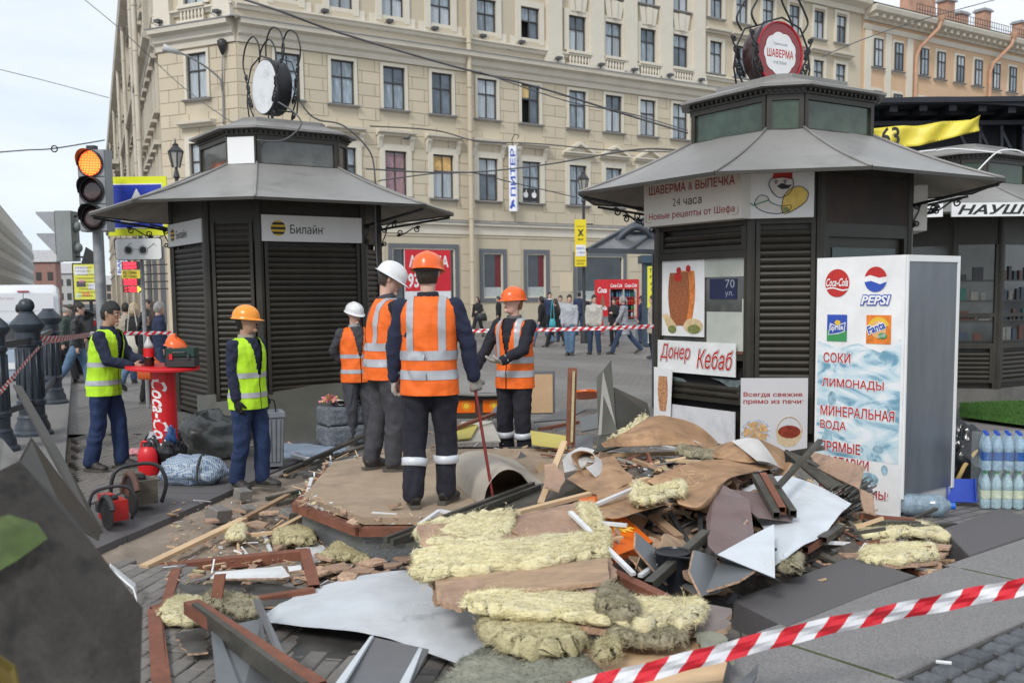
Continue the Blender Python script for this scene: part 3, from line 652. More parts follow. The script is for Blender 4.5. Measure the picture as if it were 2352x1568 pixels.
# ================================================================ KIOSKS
m_kd=MT('kiosk_dark_paint',(.031,.027,.020),.45,var=.25,vs=3,dirt=.35,ds=1.2,dcol=(.075,.07,.058),spec=.5)
m_kslat=MT('shutter_slat',(.036,.031,.023),.42,.15,var=.25,vs=4,rand=.12,dirt=.4,ds=1.5,dcol=(.08,.073,.06))
m_roof=MT('weathered_zinc',(.285,.275,.262),.5,.1,var=.3,vs=1.6,dirt=.75,ds=.8,dcol=(.13,.122,.115),stretch=(1,1,1.6))
m_under=MT('eave_underside',(.42,.38,.32),.8,var=.25,vs=2,dirt=.6,ds=1.4)
m_iron=MT('wrought_iron',(.03,.03,.032),.5,.3)
m_white=MT('sign_white',(.82,.82,.81),.45,var=.03,vs=2,dirt=.12,ds=1,dcol=(.45,.42,.38))
m_grnglass=MT('green_glass',(.035,.06,.042),.12,var=.6,vs=2.5,dirt=.5,ds=2,dcol=(.10,.13,.09),spec=.6)
m_gryglass=MT('smoked_glass',(.07,.075,.07),.1,var=.5,vs=2.5,dirt=.4,ds=2,dcol=(.2,.2,.18),spec=.8)
m_blk=MT('print_black',(.02,.02,.02),.5);m_red=MT('print_red',(.50,.025,.02),.5,var=.06);m_ylw=MT('print_yellow',(.78,.50,.04),.5,var=.05)
m_wht=MT('print_white',(.8,.8,.8),.5)
psz_=lambda p,Y:p*Y/FPX
KL,KC=1.45,.70;KH=KL/2+KC/math.sqrt(2)
def octo(d,L_=KL,H_=KH):
 h=H_+d;l=L_/2+.414*d;return [(l,-h),(h,-l),(h,l),(l,h),(-l,h),(-h,l),(-h,-l),(-l,-h)]
def uvof(fr,px,py):
 r=ray(px,py);o=Vector((0,0,CZ));t=(fr.o-o).dot(fr.n)/r.dot(fr.n);q=o+r*t-fr.o;return q.dot(fr.x),q.dot(fr.y)
def prect(mb,fr,x0,y0,x1,y1,n0,n1,mi=0):
 a=uvof(fr,x0,y0);b=uvof(fr,x1,y1);c=uvof(fr,x0,y1);d=uvof(fr,x1,y0)
 u0=(a[0]+c[0])/2;u1=(b[0]+d[0])/2;v0=(b[1]+c[1])/2;v1=(a[1]+d[1])/2
 fr.slab(mb,u0,v0,u1,v1,n0,n1,mi);return u0,v0,u1,v1
def spiral(c,e1,e2,r0,turns,a0=0.,k=18,grow=.12):
 return [c+(e1*math.cos(a0+2*math.pi*turns*i/k)+e2*math.sin(a0+2*math.pi*turns*i/k))*(r0*(grow+(1-grow)*i/k))for i in range(k+1)]
def scroll(mb,c,e1,e2,s,r=.009,flip=1):
 c=Vector(c);a=spiral(c+e1*s*.5,-e1,e2*flip,s*.2,1.4);b=spiral(c-e1*s*.5,e1,-e2*flip,s*.2,1.4)
 mb.tube(a,r,5);mb.tube(b,r,5);mb.tube([a[-1]]+[c+e1*s*q+e2*flip*s*.12*math.sin(q*6)for q in (.25,.0,-.25)]+[b[-1]],r,5)
slat_m={}
def slat_mesh(w,h):
 k=round(w,3)
 if k not in slat_m:
  m=MB();profile(m,ID,0,w,[(0,.002),(.004,.004),(.016,h*.3),(.020,h*.55),(.014,h*.86),(.002,h*.985),(0,h*.985)]);slat_m[k]=m.build('slat',m_kslat,mesh_only=True)
 return slat_m[k]
def shutter(parent,fr,u0,u1,v0,v1,pitch=.072,name='roller_shutter'):
 m=MB();fr.slab(m,u0,v0,u0+.045,v1,0,.035);fr.slab(m,u1-.045,v0,u1,v1,0,.035);fr.slab(m,u0+.045,v0,u1-.045,v0+.05,.0,.03)
 o=m.build(name,m_kd,parent);v=v0+.052;w=u1-u0-.094;me=slat_mesh(w,pitch)
 while v<v1-pitch:put(me,'slat',o,fr,u0+.047,v,.001);v+= pitch
 return o
def kiosk(label,c,rz,glass,name='kiosk',ze=2.95,faces={},white_cl=(),ed=1.):
 t=thing(name,label,'kiosk',(c[0],c[1],0),rz);W=WM[t.name]
 def ring(d,z):return [W@Vector((x,y,z))for x,y in octo(d)]
 frames=[]
 R0=ring(0,0)
 for i in range(8):a,b=R0[i],R0[(i+1)%8];frames.append(Frame(a,b-a))
 m=MB();m.prism(ring(-.06,.1),(0,0,3.1));m.build('inner_body',m_kd,t)
 m=MB();m.prism(ring(.05,-.02),(0,0,.22));m.build('plinth',MT('kiosk_plinth',(.14,.135,.125),.8,var=.3,vs=3,dirt=.5),t)
 m=MB()
 for i in range(8):
  p=R0[i];m.prism([p+Vector((.055*math.cos(a),.055*math.sin(a),.2))for a in [R(45*q)+rz for q in range(8)]],(0,0,2.98))
 m.build('corner_posts',m_kd,t)['kind']='stuff'
 m=MB()
 for i in range(8):f=frames[i];ln=(R0[(i+1)%8]-R0[i]).length;f.slab(m,.03,2.5,ln-.03,3.18,-.05,.012)
 m.build('fascia_panels',m_kd,t)['kind']='stuff'
 for i in range(8):
  ln=(R0[(i+1)%8]-R0[i]).length
  if i in faces:faces[i](t,frames[i],ln)
  else:shutter(t,frames[i],.06,ln-.06,.22,2.49)
 a,b=ring(-.38,3.53),ring(ed,ze)
 m=MB()
 for i in range(8):
  j=(i+1)%8;seg=10
  def rf(u,v,i=i,j=j):
   p=a[i].lerp(a[j],u);q=b[i].lerp(b[j],u);s=p.lerp(q,v);s.z-= .035*math.sin(math.pi*v)*1+.012*fbm(s,1.6)*math.sin(math.pi*u);return s
  mm=MB();mm.grid(rf,10,8,th=.02);o=mm.build('roof_panel',[m_roof,m_under],t,smooth=30)if False else None
  f0=len(mm.v)//2
  top=MB();top.grid(lambda u,v:rf(u,1-v),10,8,th=.018,mi=0,mib=1);top.build('roof_panel',[m_roof,m_under],t,smooth=35)
  st=MB();st.tube([rf(0,k/6)+Vector((0,0,.012))for k in range(7)],.016,6);st.build('roof_seam',m_roof,t,smooth=True)
  st=MB();st.beam(b[i]+Vector((0,0,-.01)),b[j]+Vector((0,0,-.01)),.02,.035);st.build('eave_edge',m_kd,t)
 for i in range(8):
  if i in (6,7):continue
  base=R0[i]+Vector((0,0,0));out=(b[i]-base);out.z=0;out.normalize();up=Vector((0,0,1));m=MB()
  p0=base+Vector((0,0,2.72));p1=b[i]+Vector((0,0,-.05))-out*.05;m.beam(p0,p1,.03,.03)
  mid=p0.lerp(p1,.42)+Vector((0,0,-.09));scroll(m,mid,(p1-p0).normalized(),up,.26);scroll(m,p0+out*.09+Vector((0,0,-.1)),up,out,.2)
  m.build('scroll_bracket',m_iron,t,smooth=True)
 c0,c1=ring(-.38,3.46),ring(-.38,3.89)
 for i in range(8):
  j=(i+1)%8;f=Frame(c0[i],c0[j]-c0[i]);ln=(c0[j]-c0[i]).length;m=MB()
  for q in ((0,.05,0,.43),(ln-.05,ln,0,.43),(.05,ln-.05,0,.07),(.05,ln-.05,.37,.43)):f.slab(m,q[0],q[2],q[1],q[3],-.03,.02)
  o=m.build('transom_window',m_kd,t);m=MB();f.slab(m,.05,.07,ln-.05,.37,-.02,-.008);m.build('pane',glass,o)
  if i in white_cl:m=MB();f.slab(m,.0,.06,ln-.02,.40,.022,.035);m.build('white_cover_sheet',m_white,t)
 m=MB();m.prism(ring(-.43,3.42),(0,0,.5));m.build('lantern_core',MT('lantern_inside',(.05,.05,.045),.9),t)
 m=MB();m.prism(ring(-.34,3.89),(0,0,.075));m.build('dentil_band',m_kd,t)
 cap=MB();r1,r2=ring(-.24,3.96),ring(-.66,4.12)
 cap.prism(r1,(0,0,.025))
 n0=len(cap.v);cap.add(ring(-.24,3.986)+r2,[(i,(i+1)%8,8+(i+1)%8,8+i)for i in range(8)]);cap.prism(ring(-.64,4.11),(0,0,.05));cap.build('cap_roof',m_roof,t)
 dm=MB();ID.slab(dm,-.012,0,.012,.03,0,.03);dms=dm.build('dentil',m_kd,mesh_only=True)
 for i in (5,6,7,0):
  q0,q1=ring(-.335,3.91)[i],ring(-.335,3.91)[(i+1)%8];f=Frame(q0,q1-q0);ln=(q1-q0).length;k=int(ln/.07)
  for q in range(k):put(dms,'dentil',t,f,(q+.5)*ln/k,0)
 return t,frames
def beeline(t,f,ln,u0,u1,v0,v1):
 m=MB();f.slab(m,u0,v0,u1,v1,.012,.07);s=m.build('sign_board',m_white,t)
 h=v1-v0;r=h*.30;cu=u0+(u1-u0)*.155;cv=(v0+v1)/2
 m=MB();f.disc(m,cu,cv,r,r,.0725);m.build('emblem_disc',m_ylw,s)
 m=MB()
 for k in (-.62,-.02,.58):
  y0,y1=r*(k-.14),r*(k+.16);pts=[]
  for y in (y0,y1):pts.append(math.sqrt(max(0,r*r-y*y)))
  f.poly(m,[(cu-pts[0],cv+y0),(cu+pts[0],cv+y0),(cu+pts[1],cv+y1),(cu-pts[1],cv+y1)],.0745)
 m.build('emblem_stripes',m_blk,s)
 m=MB();text(m,f,'Билайн',u0+(u1-u0)*.27,v0+h*.30,u0+(u1-u0)*.59,v0+h*.66,.0735,bold=.004);text(m,f,'®',u0+(u1-u0)*.595,v0+h*.5,None,v0+h*.58,.0735);m.build('lettering',m_blk,s)
def k1_front(t,f,ln):shutter(t,f,.06,ln-.06,.45,2.49);beeline(t,f,ln,.02,ln-.04,2.5,2.83)
def k1_left(t,f,ln):shutter(t,f,.06,ln-.06,.25,2.49);beeline(t,f,ln,.0,ln-.02,2.5,2.80)
def k1_ch(t,f,ln):shutter(t,f,.07,ln-.07,.45,2.75)
k1,F1=kiosk('shuttered octagonal kiosk with a white round roof sign, left behind the workers',(-3.29,14.13),R(35),m_gryglass,faces={7:k1_front,5:k1_left,6:k1_ch},white_cl=(6,))
def roof_sign(t,label,c,nrm,r,face,rim,depth,arcs=0):
 s=label;n=Vector(nrm).normalized();up=Vector((0,0,1));x=up.cross(n).normalized()
 M3=Matrix((x,up,n)).transposed();m=MB();m.lathe([(r*.97,-depth),(r,-depth+.02),(r,-.02),(r*.985,0)],c,36,M3);o=m.build('roof_sign_drum',rim,t,smooth=30)
 m=MB();m.lathe([(0,.002),(r*.95,.004),(r*.96,0)],c,40,M3);fo=m.build('sign_face',face,o)
 m=MB()
 for dd in (.03,-depth-.03):
  b=Vector(c)+n*dd
  for sg in (-1,1):
   for k,(px_,pz,s_)in enumerate(((.95,-.72,.30),(1.02,-.2,.26),(1.18,.25,.2))):
    scroll(m,b+x*(sg*r*px_)+up*(r*pz),(up+x*(.25*sg)).normalized(),x*sg,s_,.011)
   m.tube([b+x*sg*r*1.1+up*-r*1.05,b+x*sg*r*1.25+up*-r*.4,b+x*sg*r*1.12+up*r*.3,b+x*sg*r*.8+up*r*.85,b+up*r*1.1],.011,6)
 for sg in (-1,1):
  m.tube([Vector(c)+x*sg*r*1.05+up*-r,Vector(c)+x*sg*r*1.05+up*-r-n*depth],.011,5)
 m.build('scrollwork',m_iron,t,smooth=True)
 m=MB()
 for dd in (.0,-depth):
  for sg in (-1,1):
   b=Vector(c)+n*dd
   if arcs==0:P=[b+x*sg*r*.25+up*r*1.05,b+x*sg*r*.3+up*r*1.55,b+x*sg*r*.75+up*r*1.95,b+x*sg*r*1.35+up*r*1.75,b+x*sg*r*1.65+up*r*1.2,b+x*sg*r*1.55+up*r*.75,b+x*sg*r*1.35+up*r*.62]
   else:P=[b+x*sg*r*1.0+up*r*.75,b+x*sg*r*1.22+up*r*1.1,b+x*sg*r*1.0+up*r*1.5,b+x*sg*r*.75+up*r*1.85,b+x*sg*r*.55+up*r*2.4,b+x*sg*r*.75+up*r*2.9]
   m.tube(bez(P),.012,6)
 m.build('iron_hoops',m_iron,t,smooth=True)
 return o,Frame(Vector(c)+n*.006,x,up)
def bez(P,k=6):
 P=[Vector(p)for p in P];out=[]
 for i in range(len(P)-1):
  p0,p1,p2,p3=P[max(0,i-1)],P[i],P[i+1],P[min(len(P)-1,i+2)]
  for q in range(k):
   s=q/k;out.append(.5*((2*p1)+(p2-p0)*s+(2*p0-5*p1+4*p2-p3)*s*s+(3*p1-p0-3*p2+p3)*s**3))
 return out+[P[-1]]
roof_sign(k1,'',at(606,200,13.9),(-math.sin(R(50)),-math.cos(R(50)),0),.37,MT('blank_marbled_white',(.72,.73,.74),.35,var=.06,vs=4,dirt=.7,ds=4,dcol=(.4,.4,.42)),m_iron,.24)
m_cream_sign=MT('cream_sign',(.78,.75,.68),.5,var=.03,vs=1.5,dirt=.15,ds=1,dcol=(.5,.47,.4))
m_dred=MT('print_dark_red',(.36,.03,.03),.5)
m_meat=MT('print_meat',(.33,.11,.045),.5,var=.75,vs=38,stretch=(1,1,2.2));m_meat2=MT('print_meat_orange',(.62,.20,.05),.5,var=.35,vs=20)
m_bread=MT('print_bread',(.66,.50,.28),.5,var=.25,vs=20);m_salad=MT('print_salad',(.22,.24,.08),.5,var=.9,vs=60)
def kebab(mb,f,u,v0,v1,w,n):
 pts=[];h=v1-v0
 for k in range(13):s=k/12;pts.append((u-w/2*(.28+.72*math.sin(math.pi*(.12+.62*s))**.8),v0+h*s))
 for k in range(13):s=1-k/12;pts.append((u+w/2*(.28+.72*math.sin(math.pi*(.12+.62*s))**.8),v0+h*s))
 f.poly(mb,pts,n)
def k2_left(t,f,ln):
 m=MB();f.slab(m,.0,.2,.07,2.5,-.01,.04);f.slab(m,ln-.06,.2,ln,2.5,-.01,.04);f.slab(m,.07,1.06,ln-.06,1.13,-.01,.035);f.slab(m,.07,2.16,ln-.06,2.24,-.01,.04);m.build('window_bars',m_kd,t)['kind']='stuff'
 m=MB();f.slab(m,.07,1.13,ln-.06,1.16,-.01,.045);m.build('rust_rail',MT('rusty_rail',(.16,.06,.035),.7,var=.4,vs=6),t)
 shutter(t,f,.07,ln-.06,2.245,2.49)
 m=MB();f.slab(m,.07,1.16,ln-.06,2.16,-.03,-.01);m.build('window_glass',m_gryglass,t)
 m=MB();f.slab(m,.07,1.96,ln-.06,2.16,-.008,.0);f.slab(m,.8,1.16,ln-.06,1.58,-.008,.0);f.slab(m,ln-.12,1.58,ln-.06,1.72,-.008,.0);m.build('paper_backing',MT('milky_film',(.52,.55,.50),.6,dirt=.3),t)['kind']='stuff'
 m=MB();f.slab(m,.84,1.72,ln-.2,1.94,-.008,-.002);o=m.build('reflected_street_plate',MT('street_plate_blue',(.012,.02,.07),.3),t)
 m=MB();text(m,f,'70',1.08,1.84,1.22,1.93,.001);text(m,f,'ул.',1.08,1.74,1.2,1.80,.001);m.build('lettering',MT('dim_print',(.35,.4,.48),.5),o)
 m=MB();u0,v0,u1,v1=prect(m,f,1521,598,1619,772,.002,.012);p=m.build('kebab_poster',m_wht,t);w,h=u1-u0,v1-v0
 m=MB();kebab(m,f,u0+w*.62,v0+h*.22,v0+h*.86,w*.36,.0135);m.build('roast_print',m_meat2,p)
 m=MB();kebab(m,f,u0+w*.42,v0+h*.14,v0+h*.84,w*.5,.015);m.build('roast_print',m_meat,p)
 m=MB();f.disc(m,u0+w*.42,v0+h*.87,w*.055,w*.055,.0165);f.disc(m,u0+w*.64,v0+h*.89,w*.055,w*.055,.0165);f.disc(m,u0+w*.4,v0+h*.78,w*.09,w*.07,.0163);m.build('tomato_print',m_red,p)
 m=MB();f.poly(m,[(u0+w*.03,v0+h*.28),(u0+w*.16,v0+h*.3),(u0+w*.38,v0+h*.14),(u0+w*.30,v0+h*.04),(u0+w*.2,v0+h*.05)],.0165);f.disc(m,u0+w*.76,v0+h*.14,w*.22,h*.10,.0166);m.build('bread_print',m_bread,p)
 m=MB();f.disc(m,u0+w*.27,v0+h*.09,w*.1,h*.055,.0175);f.disc(m,u0+w*.78,v0+h*.10,w*.15,h*.06,.0175);m.build('filling_print',m_salad,p)
 m=MB();u0,v0,u1,v1=prect(m,f,1518,784,1697,858,.04,.05);p=m.build('doner_sign',m_wht,t);w,h=u1-u0,v1-v0
 for k,(bb,mt,nn)in enumerate(((.11,m_blk,.052),(.085,m_wht,.054),(.015,m_red,.056))):
  m=MB();q=(.11-bb)*.10
  text(m,f,'Донер',u0+w*.03+q,v0+h*.28+q,u0+w*.45-q,v0+h*.92-q,nn,bold=bb*.55,shear=.25);text(m,f,'Кебаб',u0+w*.52+q,v0+h*.16+q,u0+w*.98-q,v0+h*.80-q,nn,bold=bb*.55,shear=.25);m.build('lettering',mt,p)
 m=MB();prect(m,f,1530,850,1697,932,-.05,-.04);m.build('dark_opening',m_dark,t)
 m=MB();a=uvof(f,1535,862);b=uvof(f,1640,915)
 f.poly(m,[(a[0],a[1]),(a[0]+.25,a[1]-.02),(a[0]+.42,a[1]-.1),(a[0]+.30,a[1]-.22),(a[0]+.12,a[1]-.15)],.0);f.poly(m,[(a[0]+.7,a[1]+.02),(b[0]+.45,a[1]+.02),(b[0]+.46,b[1]+.05),(b[0]+.1,b[1]+.2)],.01);m.build('broken_glass',MT('broken_glass',(.16,.2,.2),.08,var=.5,vs=8,spec=.9),t)['kind']='stuff'
 shutter(t,f,.1,ln-.08,.58,.80)
 m=MB();u0,v0,u1,v1=prect(m,f,1542,935,1697,1010,.05,.062);m.build('scuffed_white_board',MT('scuffed_white',(.70,.70,.72),.5,var=.05,vs=5,dirt=.5,ds=6,dcol=(.45,.45,.48)),t)
def k2_ch(t,f,ln):
 shutter(t,f,.05,ln-.05,.3,2.5)
 m=MB();u0,v0,u1,v1=prect(m,f,1721,382,1868,502,.02,.11);p=m.build('chef_sign',m_white,t);w,h=u1-u0,v1-v0;W_=lambda x,y:(u0+w*x,v0+h*y)
 def pl(pts,mt,n,nm):m=MB();f.poly(m,[W_(*q)for q in pts],n);m.build(nm,mt,p)
 def ol(pts,n,r=.006):m=MB();m.tube([f.p(*W_(*q),n)for q in pts],r*.6,5);return m
 pl([(.08,.30),(.2,.44),(.33,.30),(.5,.22),(.66,.22),(.66,.08),(.5,.1),(.28,.14),(.12,.22)],MT('print_skin',(.74,.70,.66),.5),.113,'arm_print')
 pl([(.30,.62),(.34,.74),(.44,.78),(.62,.76),(.68,.62),(.62,.46),(.5,.40),(.38,.46)],MT('print_skin',(.74,.70,.66),.5),.114,'face_print')
 pl([(.35,.74),(.40,.96),(.66,.96),(.66,.72),(.5,.76)],m_red,.116,'fez_print')
 pl([(.42,.60),(.5,.66),(.58,.62),(.66,.62),(.6,.55),(.5,.54)],m_blk,.117,'moustache_print')
 pl([(.5,.18),(.54,.42),(.66,.56),(.8,.58),(.91,.46),(.86,.28),(.66,.12),(.54,.08)],MT('print_taco',(.78,.55,.12),.5,var=.2,vs=9),.118,'flatbread_print')
 m=MB()
 for pts in ([(.08,.30),(.14,.42),(.2,.44),(.28,.40),(.33,.30),(.5,.22),(.64,.24),(.62,.14),(.45,.08),(.24,.12),(.1,.22),(.08,.30)],[(.30,.62),(.34,.74),(.62,.77),(.68,.62),(.62,.46),(.48,.38),(.36,.48),(.30,.62)],[(.5,.18),(.54,.42),(.66,.56),(.8,.58),(.91,.46),(.86,.28),(.66,.12),(.54,.08),(.5,.18)]):
  m.tube(bez([f.p(*W_(*q),.118)for q in pts],3),.004,4)
 for x in (.41,.55):m.tube([f.p(*W_(x-.03,.69),.118),f.p(*W_(x,.71),.118),f.p(*W_(x+.03,.69),.118)],.005,4);f.disc(m,*W_(x,.665),.008,.012,.119)
 m.build('outline_print',m_blk,p)
 m=MB();m.tube(bez([f.p(*W_(.02,.3),.118),f.p(*W_(.06,.25),.118),f.p(*W_(.14,.28),.118),f.p(*W_(.3,.34),.118)],3),.006,4);m.build('ribbon_print',MT('print_green',(.02,.28,.12),.5),p)
 m=MB();f.poly(m,[W_(.51,.2),W_(.53,.12),W_(.64,.10),W_(.6,.2)],.1195);m.build('filling_print',m_salad,p)
def k2_right(t,f,ln):
 m=MB();f.slab(m,0,.2,.1,2.5,-.01,.03);f.slab(m,ln-.1,.2,ln,2.5,-.01,.03);f.slab(m,.1,2.36,ln-.1,2.5,-.01,.03);m.build('door_frame',m_kd,t)
 m=MB();f.slab(m,.1,.3,ln-.1,2.36,-.04,-.02);d=m.build('door',m_kd,t);m=MB();f.slab(m,.2,1.2,ln-.2,2.25,-.018,-.01);m.build('pane',MT('teal_glass',(.05,.08,.08),.1,var=.4),d)
 m=MB();f.slab(m,.02,2.5,ln,3.0,.012,.03);m.build('rusty_panel',MT('dark_rusty_panel',(.04,.03,.024),.7,var=.4,vs=2,dirt=.4,dcol=(.1,.06,.04)),t)
def k2_back(t,f,ln):shutter(t,f,.06,ln-.06,.22,2.49);m=MB();f.slab(m,.0,2.45,ln,2.95,.02,.2);m.build('side_sign_box',m_cream_sign,t)
k2,F2=kiosk('octagonal food kiosk plastered with kebab posters under a red round roof sign, on the right',(3.16,11.84),R(33),m_grnglass,faces={5:k2_left,6:k2_ch,7:k2_right,0:k2_back},ed=.89)
f=F2[5];f2=Frame(f.p(0,0,.22),f.x)
m=MB();u0,v0,u1,v1=prect(m,f2,1479,398,1703,512,-.2,0);sg=m.build('shawarma_sign',m_cream_sign,k2);w,h=u1-u0,v1-v0
m=MB();text(m,f2,'ШАВЕРМА & ВЫПЕЧКА',u0+w*.06,v0+h*.66,u0+w*.94,v0+h*.84,.003,bold=.012);text(m,f2,'Новые рецепты от Шефа',u0+w*.06,v0+h*.10,u0+w*.94,v0+h*.27,.003,bold=.008);m.build('lettering',m_dred,sg)
m=MB();text(m,f2,'24 часа',u0+w*.32,v0+h*.37,u0+w*.62,v0+h*.53,.003,bold=.008);m.build('lettering',MT('print_brown',(.07,.04,.03),.5),sg)
m=MB()
for a,b,sx,sy in ((.03,.08,1,1),(.97,.08,-1,1),(.97,.92,-1,-1)):
 m.tube(bez([f2.p(u0+w*(a+.05*sx),v0+h*b,.003),f2.p(u0+w*a,v0+h*(b+.02*sy),.003),f2.p(u0+w*a,v0+h*(b+.16*sy),.003)],4),.003,4)
m.build('corner_ornament',MT('print_rust',(.5,.2,.12),.6),sg)
dr,FR=roof_sign(k2,'',at(1791,124,11.7),(math.sin(R(30)),-math.cos(R(30)),0),.36,MT('sign_dark_red',(.26,.035,.04),.25,var=.15,vs=1.5,spec=.6),MT('drum_black_red',(.05,.02,.02),.3),.24,arcs=1)
m=MB();sc=[((.235+.016*abs(math.sin(9*a/2)))*math.cos(a)*1.0,(.225+.016*abs(math.sin(9*a/2)))*math.sin(a))for a in [2*math.pi*i/72 for i in range(72)]]
FR.poly(m,sc,.002);m.build('scalloped_label',m_wht,dr)
m=MB();text(m,FR,'ШАВЕРМА',-.205,-.045,.205,.045,.004,bold=.015);m.build('lettering',m_red,dr)
m=MB();text(m,FR,'Правильная',-.11,.085,.11,.12,.004);text(m,FR,'и не только',-.1,-.12,.1,-.085,.004);m.build('lettering',MT('print_grey',(.3,.3,.3),.5),dr)
m=MB();m.tube([FR.p(.35*math.cos(a),.35*math.sin(a),-.0)for a in [2*math.pi*i/40 for i in range(41)]],.012,6);m.build('red_rim',MT('bright_red_rim',(.55,.02,.03),.3),dr)
GOODS=[MT('goods_%d' %k,c,.5,var=.3,vs=20)for k,c in enumerate(((.14,.15,.14),(.03,.03,.035),(.02,.10,.08),(.08,.03,.02),(.18,.17,.15),(.03,.045,.07)))]
k3g=MT('dark_green_glass',(.03,.055,.035),.12,var=.6,vs=2,dirt=.4,dcol=(.1,.13,.08))
def k3_win(t,f,ln):
 m=MB();f.slab(m,0,.2,.07,2.5,-.01,.04);f.slab(m,ln-.07,.2,ln,2.5,-.01,.04);f.slab(m,.07,.85,ln-.07,.93,-.01,.04);f.slab(m,.07,1.35,ln-.07,1.41,-.01,.04);m.build('window_bars',m_kd,t)['kind']='stuff'
 m=MB();f.slab(m,.07,.93,ln-.07,2.5,-.03,-.015);m.build('shop_pane',MT('shop_dim_glass',(.028,.034,.034),.08,var=.9,vs=1.8,spec=.9),t)
 shutter(t,f,.07,ln-.07,.3,.85);rr=random.Random(int(ln*1000)+int(f.o.x*50))
 for r in range(4):
  v=.98+r*.32;m=MB();f.slab(m,.09,v-.02,ln-.09,v,-.014,.01);o=m.build('display_shelf',m_kd,t);u=.12
  while u<ln-.25:
   w=rr.uniform(.05,.16);m=MB();f.slab(m,u,v,u+w,v+rr.uniform(.08,.22),-.014,.006);m.build('displayed_goods',rr.choice(GOODS),o);u+= w+rr.uniform(.02,.12)
def k3_sign(word,a,b):
 def q(t,f,ln):
  k3_win(t,f,ln);m=MB();f.slab(m,a,2.74,b,2.96,.9,.92);s=m.build('slogan_board',m_wht,t);m=MB();text(m,f,word,a+.1,2.78,b-.08,2.925,.923,bold=.03,shear=.3);m.build('lettering',m_blk,s)
 return q
k3,F3=kiosk('smaller octagonal kiosk with a mossy cap and black lettered boards, behind the drinks cooler',(7.7,17.3),R(33),k3g,faces={7:k3_win,6:k3_win,5:k3_win})
for wd,x0,x1,y0,y1,dy,lb in (('НОВ',1990,2165,505,470,.5,'white board with black slanted letters hung at the left of the far kiosk'),('НАУШНИКИ',2186,2510,498,467,0,'white board with long black slanted word at the right edge under the far awning')):
 a,b=at(x0,y0,14.7+dy),at(x1,y0,14.7);fk=Frame(a,(b.x-a.x,b.y-a.y,0));w=Vector((b.x-a.x,b.y-a.y)).length;h=psz_(y0-y1,14.7);s=thing('slogan_board',lb,'sign',a);m=MB();fk.slab(m,0,0,w,h,-.03,0);m.build('board',m_wht,s);m=MB();text(m,fk,wd,w*.04,h*.16,w*.96,h*.86,.003,bold=.03,shear=.3);m.build('lettering',m_blk,s)
m=MB()
for k,P in enumerate(([(2057,358),(2085,352),(2150,345)],[(2242,396),(2290,350),(2330,345),(2352,352)],[(2150,347),(2180,342),(2230,345),(2300,352)])):m.tube(bez([at(x,y,14.4)for x,y in P]),.012,5)
solo(m,'white_cable',m_wht,'loose white cables trailing over the cap of the far right kiosk','cable',smooth=True)
m_blkst=MT('black_steel',(.022,.024,.032),.5,.2,var=.2)
cy=thing('arched_canopy','large black arched steel canopy with trusses behind the food kiosk','canopy',(8,20,0))
def arch(px):return 222+(abs(px-2170)/400)**2*30
for nm,dy0,dy1,d0,d1,mt in (('canopy_roof',0,10,19.0,24,m_blkst),):
 m=MB();m.grid(lambda u,v:at(1940+u*700,arch(1940+u*700)+v*0,18.2)+Vector((0,v*7,v*-.2)),20,2,th=.12);m.build(nm,m_blkst,cy)
m=MB()
for k in range(10):
 px=1985+k*68;p=at(px,arch(px)+22,18.3);m.beam(p,p+Vector((0,6,-.1)),.14,.16)
m.build('canopy_beams',m_blkst,cy)['kind']='stuff'
m=MB();m.grid(lambda u,v:at(1935+u*700,arch(1935+u*700)+14+v*180,19.6),20,3,th=.05);m.build('canopy_back',m_blkst,cy)
m=MB()
for k in range(7):
 a=at(2200+k*50,300,18.7);b=at(2250+k*50,400,18.7);c=at(2250+k*50,290,18.7);m.beam(a,b,.05,.05);m.beam(b,c,.05,.05)
for y in (285,262,405):m.beam(at(1950,y,18.8),at(2560,y-5,18.8),.08,.08)
m.build('truss',m_blkst,cy)
m=MB();m.beam(at(1990,232,18.2),at(2352,228,18.2),.12,.09);m.beam(at(2352,228,18.2),at(2600,236,18.2),.12,.09);m.build('front_beam',m_blkst,cy)
for px in (2350,1995,2520):m=MB();p=at(px,300,19.2);m.beam((p.x,p.y,0),(p.x,p.y,p.z+.3),.16,.16);m.build('column',m_blkst,cy)
Bf=Frame(at(1950,330,17.9),(1,-.02,0));bn=thing('yellow_banner','torn yellow vinyl banner with black digits 2-63 hanging from the steel canopy','banner',at(2050,340,17.9))
def bfn(u,v):
 x=1930+u*322;top=303-30*u+6*math.sin(u*14)*.3-(10*max(0,u-.93)/.07);bot=344-14*u-(30*max(0,u-.55)/.45);p=at(x,top*(1-v)+bot*v,17.9);p.y+= .05*math.sin(u*25+v*3)+.05*fbm(p,2);return p
m=MB();m.grid(lambda u,v:bfn(u,1-v),40,6,th=.004);m.build('banner_sheet',MT('banner_yellow',(.72,.60,.06),.45,var=.12,vs=3),bn,smooth=True)
bq=Frame(at(1950,330,17.78),(1,-.02,0));a=uvof(bq,1985,338);b=uvof(bq,2068,290)
m=MB();text(m,bq,'2-63',a[0],a[1],b[0],b[1]-.02,0,bold=.02,rot=.03);m.build('lettering',m_blk,bn)
sh=thing('glass_shelter','slanting glass shelter roof on dark bars between the kiosk and the yellow ad pillar','shelter',at(1500,650,15.5)*Vector((1,1,0)))
A1,B1,C1,D1=at(1350,575,14.3),at(1488,498,15.2),at(1640,500,15.2),at(1560,580,14.2)
m=MB();m.add([A1,D1,C1,B1],[(0,1,2,3)]);m.prism([A1,D1,C1,B1],(0,0,-.012));m.build('roof_glass',MT('dirty_roof_glass',(.12,.12,.125),.2,var=.5,vs=2,spec=.8),sh)
